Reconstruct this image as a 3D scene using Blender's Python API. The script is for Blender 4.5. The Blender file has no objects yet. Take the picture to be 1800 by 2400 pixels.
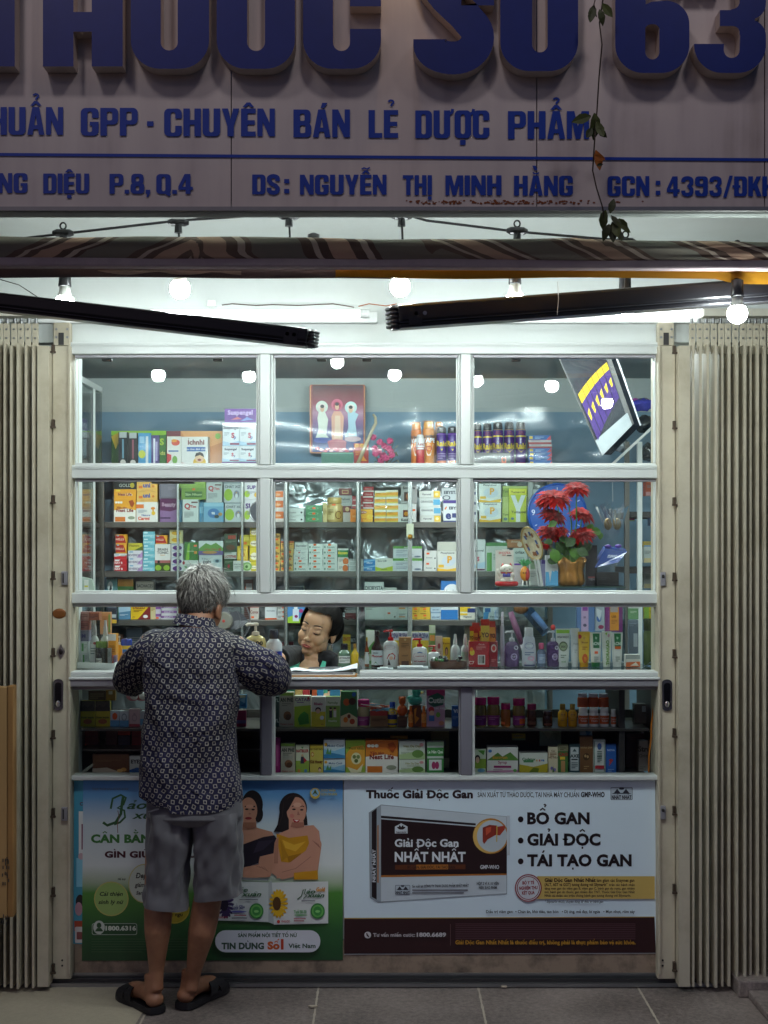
import bpy,bmesh,math,random
import numpy as np
from mathutils import Vector,Matrix,noise as mnoise
from mathutils.geometry import tessellate_polygon
R=math.radians
random.seed(7)
SC=bpy.context.scene
COL=SC.collection
# ---------------------------------------------------------------- camera, sky, exposure
D,H,F=5.376,1.654,3333.3 # camera distance from the shop front, eye height, focal length in photo pixels
cam_d=bpy.data.cameras.new('camera');cam=bpy.data.objects.new('camera',cam_d);COL.objects.link(cam)
cam.location=(0,-D,H);cam.rotation_euler=(R(90),0,0)
cam_d.sensor_fit='VERTICAL';cam_d.sensor_height=36;cam_d.lens=50
cam_d.shift_y=82/2400;cam_d.clip_start=.05;cam_d.clip_end=500
SC.camera=cam
W=bpy.data.worlds.new('World');SC.world=W;W.use_nodes=True
_n=W.node_tree.nodes;_n.clear()
_o=_n.new('ShaderNodeOutputWorld');_b=_n.new('ShaderNodeBackground');_s=_n.new('ShaderNodeTexSky')
_s.sky_type='NISHITA';_s.sun_disc=False;_s.sun_elevation=R(.6);_s.sun_rotation=R(205);_s.dust_density=1.2;_s.ozone_density=5.0
W.node_tree.links.new(_s.outputs[0],_b.inputs[0]);W.node_tree.links.new(_b.outputs[0],_o.inputs[0])
_b.inputs[1].default_value=0.15
sun_d=bpy.data.lights.new('sun','SUN');sun=bpy.data.objects.new('sun',sun_d);COL.objects.link(sun)
sun_d.energy=0.10;sun_d.angle=R(12);sun_d.color=(1.0,.80,.74) # last glow of dusk
sun.rotation_euler=(R(62),0,R(-20))
SC.view_settings.view_transform='Standard';SC.view_settings.look='None'
SC.view_settings.exposure=0.0;SC.view_settings.gamma=1.0
SC.cycles.use_denoising=True
SC.cycles.max_bounces=8;SC.cycles.transparent_max_bounces=24;SC.cycles.glossy_bounces=4
SC.cycles.sample_clamp_indirect=4.0
L_BULB,L_TUBE,L_INNER=320.0,4.0,230.0

# ---------------------------------------------------------------- helpers
def P(px,py,Y):
    """photo pixel (1800x2400) at distance Y behind the shop front -> world point"""
    k=(D+Y)/F
    return Vector(((px-900)*k,Y,H-(py-1282)*k))
CR={'A':(160,800,480),'B':(620,800,490),'C':(1080,800,500),
      'M':(160,1100,480),'N':(620,1100,490),'O':(1080,1100,500),
      'L':(160,1400,480),'K':(540,1400,560),'J':(1080,1400,520),
      'S':(0,0,1800),'W':(640,1400,220),'H':(200,1300,824.8),'X':(160,1800,660),'Z':(790,1800,770)}
def U(c,x,y):
    x0,y0,w=CR[c];s=w/1659.0
    return x0+x*s,y0+y*s
def Q(c,x,y,Y):return P(*U(c,x,y),Y)

def lin(h):
    h=h.lstrip('#')
    if len(h)==3:h=''.join(c*2 for c in h)
    r=[int(h[i:i+2],16)/255 for i in(0,2,4)]
    return tuple(((c+.055)/1.055)**2.4 if c>.04045 else c/12.92 for c in r)

_M={}
def M(h,rough=.45,metal=0.0,var=.10,scale=30,bump=0.0,bscale=60,spec=.5,coat=0.0,trans=0.0,emis=0,sub=0.0,alpha=1.0):
    key=(h,rough,metal,var,scale,bump,bscale,spec,coat,trans,emis,sub,alpha)
    if key in _M:return _M[key]
    m=bpy.data.materials.new('paint_'+h);m.use_nodes=True
    nt=m.node_tree;b=nt.nodes['Principled BSDF']
    c=(*lin(h),1)
    b.inputs['Roughness'].default_value=rough;b.inputs['Metallic'].default_value=metal
    b.inputs['Specular IOR Level'].default_value=spec;b.inputs['Coat Weight'].default_value=coat
    b.inputs['Transmission Weight'].default_value=trans;b.inputs['Alpha'].default_value=alpha
    if sub:b.inputs['Subsurface Weight'].default_value=sub;b.inputs['Subsurface Radius'].default_value=(.012,.005,.003)
    tc=nt.nodes.new('ShaderNodeTexCoord')
    if var:
        n=nt.nodes.new('ShaderNodeTexNoise');n.inputs['Scale'].default_value=scale;n.inputs['Detail'].default_value=3
        nt.links.new(tc.outputs['Object'],n.inputs['Vector'])
        mx=nt.nodes.new('ShaderNodeMix');mx.data_type='RGBA'
        mx.inputs['A'].default_value=tuple(x*(1-var)for x in c[:3])+(1,)
        mx.inputs['B'].default_value=tuple(min(1,x*(1+var))for x in c[:3])+(1,)
        nt.links.new(n.outputs['Fac'],mx.inputs['Factor']);nt.links.new(mx.outputs['Result'],b.inputs['Base Color'])
    else:b.inputs['Base Color'].default_value=c
    if bump:
        n2=nt.nodes.new('ShaderNodeTexNoise');n2.inputs['Scale'].default_value=bscale;n2.inputs['Detail'].default_value=4
        nt.links.new(tc.outputs['Object'],n2.inputs['Vector'])
        bp=nt.nodes.new('ShaderNodeBump');bp.inputs['Strength'].default_value=bump;bp.inputs['Distance'].default_value=.01
        nt.links.new(n2.outputs['Fac'],bp.inputs['Height']);nt.links.new(bp.outputs['Normal'],b.inputs['Normal'])
    if emis:
        b.inputs['Emission Color'].default_value=c;b.inputs['Emission Strength'].default_value=emis
    _M[key]=m;return m
def nodes_mat(name):
    m=bpy.data.materials.new(name);m.use_nodes=True
    nt=m.node_tree;return m,nt,nt.nodes['Principled BSDF'],nt.nodes.new('ShaderNodeTexCoord')
def node(nt,t,**kw):
    n=nt.nodes.new(t)
    for k,v in kw.items():
        if hasattr(n,k):setattr(n,k,v)
        else:n.inputs[k].default_value=v
    return n
def ramp(nt,stops,interp='LINEAR'):
    n=nt.nodes.new('ShaderNodeValToRGB');e=n.color_ramp;e.interpolation=interp
    while len(e.elements)>1:e.elements.remove(e.elements[-1])
    for i,(p,c)in enumerate(stops):
        c=(*lin(c),1)if isinstance(c,str)else(c,c,c,1)
        if i==0:e.elements[0].position=p;e.elements[0].color=c
        else:e.elements.new(p).color=c
    return n

def glass(name,tint=(.96,.985,.98),refl=1.0,rough=0.0,dirt=.0):
    m=bpy.data.materials.new(name);m.use_nodes=True
    nt=m.node_tree;nt.nodes.clear();L=nt.links.new
    out=nt.nodes.new('ShaderNodeOutputMaterial')
    t=node(nt,'ShaderNodeBsdfTransparent',Color=(*tint,1));g=node(nt,'ShaderNodeBsdfGlossy',Roughness=rough)
    fr=node(nt,'ShaderNodeFresnel',IOR=1.5);mu=node(nt,'ShaderNodeMath',operation='MULTIPLY');mu.inputs[1].default_value=refl
    mx=nt.nodes.new('ShaderNodeMixShader')
    L(fr.outputs[0],mu.inputs[0]);L(mu.outputs[0],mx.inputs[0]);L(t.outputs[0],mx.inputs[1]);L(g.outputs[0],mx.inputs[2])
    last=mx.outputs[0]
    if dirt:
        d=node(nt,'ShaderNodeBsdfDiffuse',Color=(.75,.8,.8,1));tc=nt.nodes.new('ShaderNodeTexCoord')
        n=node(nt,'ShaderNodeTexNoise',Scale=9.0,Detail=8.0,Distortion=1.5);L(tc.outputs['Object'],n.inputs['Vector'])
        rp=ramp(nt,[(.42,0.0),(.8,dirt)]);L(n.outputs['Fac'],rp.inputs[0])
        m2=nt.nodes.new('ShaderNodeMixShader');L(rp.outputs[0],m2.inputs[0]);L(last,m2.inputs[1]);L(d.outputs[0],m2.inputs[2]);last=m2.outputs[0]
    L(last,out.inputs[0]);return m

# text ---------------------------------------------------------------
_T={}
def _tm(s,bold,shear):
    c=bpy.data.curves.new('lettering','FONT');c.body=s;c.resolution_u=3;c.offset=bold;c.shear=shear;c.space_character=1+bold
    o=bpy.data.objects.new('lettering',c);me=o.to_mesh()
    v=np.array([x.co[:2]for x in me.vertices]).reshape(-1,2);f=[tuple(p.vertices)for p in me.polygons]
    o.to_mesh_clear();bpy.data.objects.remove(o);bpy.data.curves.remove(c);return v,f
import unicodedata
def _band(pts,t):
    a,b=[],[]
    for i,p in enumerate(pts):
        q0,q1=pts[max(i-1,0)],pts[min(i+1,len(pts)-1)];dx,dy=q1[0]-q0[0],q1[1]-q0[1];l=math.hypot(dx,dy)or 1
        a.append((p[0]-dy/l*t/2,p[1]+dx/l*t/2));b.append((p[0]+dy/l*t/2,p[1]-dx/l*t/2))
    n=len(pts);return a+b,[(n+k,n+k+1,k+1,k)for k in range(n-1)]
def tmesh(s,bold=.0,shear=0.0):
    """lettering; Vietnamese marks are set apart from the base letters so that heavy weights stay clean"""
    k=(s,bold,shear)
    if k in _T:return _T[k]
    dec=[unicodedata.normalize('NFD',c)if c not in 'Đđ' else('D' if c=='Đ' else 'd')+'/' for c in s]
    base=''.join(d[0]for d in dec);v,f=_tm(base,bold,shear);h=.7;t=.055+bold
    for i,d in enumerate(dec):
        if len(d)==1:continue
        gv=_tm(d[0],bold,0)[0];pv=_tm(base[:i+1],bold,0)[0];x1=pv[:,0].max();x0=x1-(gv[:,0].max()-gv[:,0].min());top=gv[:,1].max()if d[0]not in 'id' else gv[:,1].max();c=(x0+x1)/2;y=top+.07+bold;u=min(.16,(x1-x0)*.35+.03)
        segs=[]
        if '\u0302' in d:segs.append([(c-u,y),(c,y+.13),(c+u,y)]);y2,c2=y+.16+bold,c+u*.9
        elif '\u0306' in d:segs.append([(c-u,y+.1),(c-u*.6,y+.02),(c,y),(c+u*.6,y+.02),(c+u,y+.1)]);y2,c2=y+.14+bold,c
        else:y2,c2=y,c
        if '\u0301' in d:segs.append([(c2-.03,y2-.02),(c2+.09,y2+.13)])
        if '\u0300' in d:segs.append([(c2+.03,y2-.02),(c2-.09,y2+.13)])
        if '\u0309' in d:segs.append([(c2-.07,y2+.13),(c2,y2+.18),(c2+.06,y2+.12),(c2,y2+.05),(c2,y2-.01)])
        if '\u0303' in d:segs.append([(c2-.13,y2+.02),(c2-.05,y2+.08),(c2+.05,y2+.03),(c2+.13,y2+.09)])
        if '\u0323' in d:segs.append([(c-.05,-.14-bold),(c+.05,-.14-bold)])
        if '\u031b' in d:q=top;segs.append([(x1-.06,q-.03),(x1+.06,q+.02),(x1+.08,q+.12)])
        if d[1]=='/':q=.36 if d[0]=='D' else.60;segs.append([(x0-.09,q),(x0+.24,q)]if d[0]=='D' else[(x1-.25,q),(x1+.09,q)])
        for sg_ in segs:
            a,fc=_band(sg_,t*(1.25 if len(sg_)==2 and '\u0323' in d and sg_[0][1]<0 else.9));n=len(v);v=np.vstack([v,[(p+q_*shear,q_)for p,q_ in a]]);f=f+[tuple(n+e for e in g)for g in fc]
    _T[k]=(v,f);return _T[k]
_cap=None
def capheight():
    global _cap
    if _cap is None:_cap=float(tmesh('H')[0][:,1].max())
    return _cap

# mesh builder ---------------------------------------------------------
class MB:
    def __init__(s):s.v=[];s.f=[];s.fm=[];s.mats=[];s.uv=[];s.hasuv=False
    def mi(s,m):
        if isinstance(m,str):m=M(m)
        if m not in s.mats:s.mats.append(m)
        return s.mats.index(m)
    def add(s,vs,fs,m,uvs=None):
        n=len(s.v);i=s.mi(m)
        s.v+=[tuple(x)for x in vs]
        for k,f in enumerate(fs):
            s.f.append(tuple(n+a for a in f));s.fm.append(i)
            if uvs is not None:s.hasuv=True;s.uv.append(uvs[k])
            else:s.uv.append([(0,0)]*len(f))
        return s
    def box(s,x0,x1,y0,y1,z0,z1,m,ch=0.0):
        if ch:
            lo,hi=ch,1
            vs=[];bm=bmesh.new();bmesh.ops.create_cube(bm,size=1)
            for v in bm.verts:v.co=((x0+x1)/2+v.co.x*(x1-x0),(y0+y1)/2+v.co.y*(y1-y0),(z0+z1)/2+v.co.z*(z1-z0))
            bmesh.ops.bevel(bm,geom=bm.edges[:],offset=ch,segments=2,affect='EDGES',profile=.5)
            bm.verts.index_update()
            s.add([v.co[:]for v in bm.verts],[[v.index for v in f.verts]for f in bm.faces],m);bm.free();return s
        vs=[(x,y,z)for z in(z0,z1)for y in(y0,y1)for x in(x0,x1)]
        return s.add(vs,[(0,2,3,1),(4,5,7,6),(0,1,5,4),(2,6,7,3),(0,4,6,2),(1,3,7,5)],m)
    def bar(s,p0,p1,w,h,m,up=(0,0,1)):
        p0,p1=Vector(p0),Vector(p1);d=(p1-p0).normalized();a=d.cross(Vector(up))
        if a.length<1e-4:a=d.cross(Vector((0,1,0)))
        a.normalize();b=a.cross(d).normalized()
        vs=[p+a*sx*w/2+b*sy*h/2 for p in(p0,p1)for sx,sy in((-1,-1),(1,-1),(1,1),(-1,1))]
        return s.add(vs,[(3,2,1,0),(4,5,6,7),(0,1,5,4),(1,2,6,5),(2,3,7,6),(3,0,4,7)],m)
    def tube(s,pts,r,m,n=8,cap=True):
        pts=[Vector(p)for p in pts];rs=r if isinstance(r,(list,tuple))else[r]*len(pts)
        vs=[];a=None
        for i,p in enumerate(pts):
            d=(pts[min(i+1,len(pts)-1)]-pts[max(i-1,0)]).normalized()
            if a is None:
                a=d.cross(Vector((0,0,1)));a=a if a.length>.05 else d.cross(Vector((0,1,0)))
            a=(a-d*a.dot(d)).normalized();b=d.cross(a)
            vs+=[p+(a*math.cos(t)+b*math.sin(t))*rs[i]for t in(2*math.pi*k/n for k in range(n))]
        fs=[(i*n+k,i*n+(k+1)%n,(i+1)*n+(k+1)%n,(i+1)*n+k)for i in range(len(pts)-1)for k in range(n)]
        if cap:fs+=[tuple(range(n-1,-1,-1)),tuple((len(pts)-1)*n+k for k in range(n))]
        return s.add(vs,fs,m)
    def lathe(s,c,prof,m,n=20,sx=1.0,sy=1.0,axis='z',caps=True):
        c=Vector(c);vs=[]
        for r,h in prof:
            for k in range(n):
                t=2*math.pi*k/n;x,y=r*math.cos(t)*sx,r*math.sin(t)*sy
                vs.append(c+(Vector((x,y,h))if axis=='z' else Vector((x,h,y))if axis=='y' else Vector((h,x,y))))
        N=len(prof)
        fs=[(i*n+k,i*n+(k+1)%n,(i+1)*n+(k+1)%n,(i+1)*n+k)for i in range(N-1)for k in range(n)]
        if axis=='y':fs=[f[::-1]for f in fs]
        if caps:
            fs+=[tuple(range(n-1,-1,-1)),tuple((N-1)*n+k for k in range(n))]
        return s.add(vs,fs,m)
    def ell(s,c,r,m,nu=16,nv=10,rot=None):
        c=Vector(c);vs=[];r=(r,r,r)if not isinstance(r,(tuple,list))else r
        for i in range(1,nv):
            t=math.pi*i/nv
            for k in range(nu):
                p=2*math.pi*k/nu
                v=Vector((r[0]*math.sin(t)*math.cos(p),r[1]*math.sin(t)*math.sin(p),r[2]*math.cos(t)))
                vs.append(c+(rot@v if rot else v))
        a=Vector((0,0,r[2]));a=rot@a if rot else a
        vs+=[c+a,c-a];T,B=len(vs)-2,len(vs)-1
        fs=[(i*nu+(k+1)%nu,i*nu+k,(i+1)*nu+k,(i+1)*nu+(k+1)%nu)for i in range(nv-2)for k in range(nu)]
        fs+=[(T,k,(k+1)%nu)for k in range(nu)]+[(B,(nv-2)*nu+(k+1)%nu,(nv-2)*nu+k)for k in range(nu)]
        return s.add(vs,fs,m)
    def poly(s,pts,m,holes=(),depth=0.0,to3=None,mside=None):
        """flat outline (2-D) turned into 3-D by to3(x, z, d); depth > 0 gives walls behind it"""
        loops=[list(pts)]+[list(h)for h in holes]
        flat=[p for l in loops for p in l]
        tri=tessellate_polygon([[Vector((p[0],p[1],0))for p in l]for l in loops])
        fix=[]
        for t in tri:
            a,b,c=(flat[i]for i in t)
            ar=(b[0]-a[0])*(c[1]-a[1])-(b[1]-a[1])*(c[0]-a[0])
            fix.append(tuple(t)if ar>0 else tuple(t[::-1]))
        s.add([to3(p[0],p[1],0)for p in flat],fix,m)
        if depth:
            for l in loops:
                n=len(l);vs=[to3(p[0],p[1],0)for p in l]+[to3(p[0],p[1],depth)for p in l]
                s.add(vs,[(k,(k+1)%n,n+(k+1)%n,n+k)for k in range(n)],mside or m)
        return s
    def text(s,t,x,z,h,m,w=None,to3=None,bold=.0,shear=0.0,center=False,d=0.0,depth=0.0,maxw=None):
        """x,z = left (or centre) of the baseline, h = cap height, w = forced width"""
        v,f=tmesh(t,bold,shear)
        if not len(v):return s
        k=h/capheight();x0,x1=v[:,0].min(),v[:,0].max()
        kx=w/(x1-x0)if w else k
        if maxw and(x1-x0)*kx>maxw:kx=maxw/(x1-x0)
        off=x-(x1-x0)*kx/2 if center else x
        vs=[to3(off+(a-x0)*kx,z+b*k,d)for a,b in v]
        s.add(vs,f,m);return s
    def xf(s,mat,start=0):
        s.v[start:]=[tuple(mat@Vector(p))for p in s.v[start:]];return s
    def fn(s,f,start=0):s.v[start:]=[tuple(f(*p))for p in s.v[start:]];return s
    def build(s,name,parent=None,origin=None,smooth=False,angle=None):
        if parent is not None:origin=ORG[parent]
        a=np.array(s.v)
        if origin is None:
            lo,hi=a.min(0),a.max(0);origin=Vector(((lo[0]+hi[0])/2,(lo[1]+hi[1])/2,lo[2]))
        origin=Vector(origin);me=bpy.data.meshes.new(name)
        me.from_pydata((a-np.array(origin)).tolist(),[],s.f)
        for m in s.mats:me.materials.append(m)
        me.polygons.foreach_set('material_index',s.fm)
        if s.hasuv:
            l=me.uv_layers.new(name='UVMap');l.data.foreach_set('uv',[c for f in s.uv for p in f for c in p])
        if smooth:me.polygons.foreach_set('use_smooth',[True]*len(me.polygons))
        me.validate();me.update()
        if smooth and angle:me.set_sharp_from_angle(angle=R(angle))
        o=bpy.data.objects.new(name,me);COL.objects.link(o)
        if parent is not None:o.parent=parent;ORG[o]=ORG[parent]
        else:o.location=origin;ORG[o]=origin
        return o
ORG={}
def tag(o,label=None,cat=None,group=None,kind=None):
    if label:o['label']=label
    if cat:o['category']=cat
    if group:o['group']=group
    if kind:o['kind']=kind
    return o
def thing(name,label,cat,loc,group=None):
    o=bpy.data.objects.new(name,None);COL.objects.link(o);o.location=loc;o.empty_display_size=.05
    ORG[o]=Vector(loc);return tag(o,label,cat,group)
# ---------------------------------------------------------------- shared materials
ALU=M('cdd1cf',.40,.12,var=.06,scale=4)
ALU_DK=M('96949a',.42,.35,var=.08,scale=6)
WHITE=M('e6e8e6',.6,var=.05,scale=3)
CREAM=M('b9b39f',.42,var=.07,scale=5,bump=.02,bscale=200)
BLACK=M('17161a',.35,var=.15,scale=20)
DARK=M('2c2a2b',.5,var=.2)
STEEL=M('9a9c9e',.28,.9,var=.1,scale=12)
GLASS=glass('window_glass',refl=1.0,dirt=.06)
CASEGLASS=glass('cabinet_glass',(.93,.97,.96),.8)
def wall_mat(name,base,stain,amt=.35,scale=1.6):
    m,nt,b,tc=nodes_mat(name);L=nt.links.new
    n=node(nt,'ShaderNodeTexNoise',Scale=scale,Detail=7.0,Roughness=.65);L(tc.outputs['Object'],n.inputs['Vector'])
    r=ramp(nt,[(.45,0.0),(.8,amt)]);L(n.outputs['Fac'],r.inputs[0])
    mx=node(nt,'ShaderNodeMix',data_type='RGBA');mx.inputs['A'].default_value=(*lin(base),1);mx.inputs['B'].default_value=(*lin(stain),1)
    L(r.outputs[0],mx.inputs['Factor']);L(mx.outputs['Result'],b.inputs['Base Color']);b.inputs['Roughness'].default_value=.75
    n2=node(nt,'ShaderNodeTexNoise',Scale=60.0,Detail=3.0);L(tc.outputs['Object'],n2.inputs['Vector'])
    bp=node(nt,'ShaderNodeBump',Strength=.12,Distance=.004);L(n2.outputs['Fac'],bp.inputs['Height']);L(bp.outputs[0],b.inputs['Normal'])
    return m
def stone_mat(name,c1,c2,rough=.55,grout=None,x0=-.246,y0=-.02,sp=.6):
    m,nt,b,tc=nodes_mat(name);L=nt.links.new
    n=node(nt,'ShaderNodeTexNoise',Scale=48.0,Detail=9.0,Roughness=.85);L(tc.outputs['Object'],n.inputs['Vector'])
    big=node(nt,'ShaderNodeTexNoise',Scale=2.2,Detail=6.0);L(tc.outputs['Object'],big.inputs['Vector'])
    v=node(nt,'ShaderNodeTexVoronoi',Scale=210.0);L(tc.outputs['Object'],v.inputs['Vector'])
    ad=node(nt,'ShaderNodeMath',operation='MULTIPLY_ADD');L(n.outputs['Fac'],ad.inputs[0]);ad.inputs[1].default_value=.75
    mu=node(nt,'ShaderNodeMath',operation='MULTIPLY');L(big.outputs['Fac'],mu.inputs[0]);mu.inputs[1].default_value=.42;L(mu.outputs[0],ad.inputs[2])
    r=ramp(nt,[(.42,c1),(.74,c2)]);L(ad.outputs[0],r.inputs[0]);col=r.outputs[0]
    if grout:
        sx=node(nt,'ShaderNodeSeparateXYZ');L(tc.outputs['Object'],sx.inputs[0]);lines=[]
        nz=node(nt,'ShaderNodeTexNoise',Scale=25.0);L(tc.outputs['Object'],nz.inputs['Vector'])
        for ax,o in((0,x0),(1,y0)):
            a=node(nt,'ShaderNodeMath',operation='SUBTRACT');L(sx.outputs[ax],a.inputs[0]);a.inputs[1].default_value=o-sp/2
            p=node(nt,'ShaderNodeMath',operation='PINGPONG');L(a.outputs[0],p.inputs[0]);p.inputs[1].default_value=sp/2
            s=node(nt,'ShaderNodeMath',operation='SUBTRACT');s.inputs[0].default_value=sp/2;L(p.outputs[0],s.inputs[1])
            w=node(nt,'ShaderNodeMath',operation='MULTIPLY');L(nz.outputs['Fac'],w.inputs[0]);w.inputs[1].default_value=.0075
            l=node(nt,'ShaderNodeMath',operation='LESS_THAN');L(s.outputs[0],l.inputs[0]);L(w.outputs[0],l.inputs[1]);lines.append(l)
        mxx=node(nt,'ShaderNodeMath',operation='MAXIMUM');L(lines[0].outputs[0],mxx.inputs[0]);L(lines[1].outputs[0],mxx.inputs[1])
        mx=node(nt,'ShaderNodeMix',data_type='RGBA');L(mxx.outputs[0],mx.inputs['Factor']);L(col,mx.inputs['A']);mx.inputs['B'].default_value=(*lin(grout),1);col=mx.outputs['Result']
    L(col,b.inputs['Base Color']);b.inputs['Roughness'].default_value=rough
    bp=node(nt,'ShaderNodeBump',Strength=.25,Distance=.002);L(v.outputs['Distance'],bp.inputs['Height']);L(bp.outputs[0],b.inputs['Normal'])
    return m
GRAN=stone_mat('granite_tiles','2b2524','9a8c86',.5,'b5aa9a')
BEIGE=stone_mat('beige_tiles','9c9180','b3a893',.5)
PLINTH=wall_mat('stained_plinth','94806f','2d2422',1.0,11)

# ---------------------------------------------------------------- ground
g=MB();g.add([(-60,-60,0),(60,-60,0),(60,3.2,0),(-60,3.2,0)],[(0,1,2,3)],GRAN)
tag(g.build('pavement',origin=(0,0,0)),kind='structure')
g=MB();g.add([(-2.6,-.9,.004),(-.87,-.9,.004),(-.849,-.045,.004),(-2.6,-.045,.004)],[(0,1,2,3)],BEIGE)
tag(g.build('pavement_beige_tile',origin=(0,0,0)),kind='structure')
g=MB();g.box(1.30,2.6,-.16,-.012,0,.062,GRAN,.006);g.box(1.335,2.6,-.42,-.1615,0,.03,GRAN,.006)
tag(g.build('step',origin=(0,0,0)),kind='structure')

# ---------------------------------------------------------------- building
ZS=2.80 # underside of the storey above
b=thing('shop_building','white walled pharmacy building with its shop front opening under an overhang','building',(0,0,0))
w=wall_mat('lime_wash','d0d5d3','a8a69a',.35,1.4)
m=MB();m.box(-3.2,3.2,.02,.16,2.43,ZS,w);m.box(-3.2,-1.175,.10,.16,.0,2.43,w);m.box(1.175,3.2,.10,.16,.0,2.43,w);m.build('front_wall',b)
m=MB();m.box(-3.2,3.2,-1.40,3.2,ZS,ZS+.15,w);m.build('soffit',b)
m=MB();m.tube([(-3.2,-1.415,2.60),(3.2,-1.415,2.60)],.028,wall_mat('mouldy_beam','c8d0ca','7c8078',.7,3),14);m.box(-3.2,3.2,-1.435,-1.395,2.61,ZS+.15,w);m.build('fascia_beam',b)
bw=wall_mat('interior_upper_paint','a3abaa','909898',.4,1.2);bl=wall_mat('interior_blue_paint','6f8b9f','5f7b90',.5,2)
m=MB();m.box(-2.3,2.3,2.86,3.0,2.436,2.64,bw);m.build('upper_back_wall',b)
m=MB();m.box(-2.3,2.3,2.862,3.0,0,2.436,bl);m.build('blue_back_wall',b)
m=MB();m.box(-2.3,2.3,.16,2.86,2.63,2.70,bw);m.build('interior_ceiling',b)
for x in(-2.42,2.3):m=MB();m.box(x,x+.12,.16,3.0,0,2.63,bl);m.build('side_wall',b)
m=MB();m.box(-2.3,2.3,.16,2.86,.0,.012,M('8b8478',.3));m.build('interior_floor',b)
m=MB();m.box(-1.17,1.17,.0,.10,.03,.165,PLINTH);m.build('plinth',b)
m=MB();m.box(-1.25,1.25,-.045,.0,.004,.018,STEEL);m.box(-1.25,1.25,-.030,-.020,.018,.030,DARK);m.box(-1.25,1.25,-.004,.0,.018,.045,STEEL);m.build('gate_track',b)
m=MB();m.box(-3.2,3.2,2.2,2.25,0,.01,DARK)

# ---------------------------------------------------------------- signboard
YS=-1.45
def to_sign(x,z,d):return(P(x*1800/1659,z*1800/1659,YS)+Vector((0,d,0)))[:]
sg=thing('signboard','wide white shop sign with raised blue letters, two blue text lines and a rule','sign',(0,YS,2.6))
m,nt,bb,tc=nodes_mat('weathered_sign');L=nt.links.new
n=node(nt,'ShaderNodeTexNoise',Scale=1.7,Detail=8.0,Roughness=.65);L(tc.outputs['Object'],n.inputs['Vector'])
mp=node(nt,'ShaderNodeMapping');mp.inputs['Scale'].default_value=(9,1,.7);L(tc.outputs['Object'],mp.inputs[0])
n2=node(nt,'ShaderNodeTexNoise',Scale=2.0,Detail=5.0);L(mp.outputs[0],n2.inputs['Vector'])
mu=node(nt,'ShaderNodeMath',operation='MULTIPLY');L(n.outputs['Fac'],mu.inputs[0]);L(n2.outputs['Fac'],mu.inputs[1])
r=ramp(nt,[(.12,'cfc6bd'),(.30,'c2b8b2'),(.5,'a3978f')]);L(mu.outputs[0],r.inputs[0]);L(r.outputs[0],bb.inputs['Base Color']);bb.inputs['Roughness'].default_value=.5
SIGNM=m
zb=P(0,484,YS).z
m=MB()
xs=[-3.0,P(542,0,YS).x,P(1258,0,YS).x,P(1792,0,YS).x,3.0]
for a,c in zip(xs,xs[1:]):m.box(a+.0015,c-.0015,YS,YS+.03,zb,3.9,SIGNM)
m.build('panel',sg)
m=MB();m.box(-3,3,YS-.004,YS+.028,zb-.012,zb-.001,M('8f8f8d',.4,.5));m.build('bottom_trim',sg)
m=MB()
for k in range(170): # rust along the lower edge
    x=random.gauss(1120,90)if k<130 else random.uniform(900,1000);y=438+random.random()**2*-7+2
    rr=random.uniform(.6,2.6)
    pts=[(x+rr*1.6*math.cos(t)*random.uniform(.6,1.2),y+rr*math.sin(t)*random.uniform(.6,1.2))for t in[i*math.pi/3.5 for i in range(7)]]
    m.poly(pts,M('7d4526',.9),to3=lambda x,z,d,k=k:to_sign(x,z,-.0012-k*1e-6))
m.build('rust_stain',sg)
BLUE=M('153a9c',.38,var=.08);BLUE_BIG=M('12246e',.38,var=.12);SIDE=M('c9b9ac',.5)
m=MB()
def arc(cx,cy,rx,ry,a0,a1,n=14):return[(cx+rx*math.cos(R(a0+(a1-a0)*i/n)),cy+ry*math.sin(R(a0+(a1-a0)*i/n)))for i in range(n+1)]
def ribbon(path,w):
    a,b=[],[]
    for i,p in enumerate(path):
        q0,q1=path[max(i-1,0)],path[min(i+1,len(path)-1)]
        dx,dy=q1[0]-q0[0],q1[1]-q0[1];l=math.hypot(dx,dy)or 1
        ww=w[i]if isinstance(w,list)else w
        a.append((p[0]-dy/l*ww/2,p[1]+dx/l*ww/2));b.append((p[0]+dy/l*ww/2,p[1]-dx/l*ww/2))
    return a+b[::-1]
def rrect(x0,x1,y0,y1,r,n=5):
    return arc(x1-r,y1-r,r,r,0,90,n)+arc(x0+r,y1-r,r,r,90,180,n)+arc(x0+r,y0+r,r,r,180,270,n)+arc(x1-r,y0+r,r,r,270,360,n)
def rc_(x0,x1,y0,y1):return[(x0,y0),(x1,y0),(x1,y1),(x0,y1)]
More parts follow.
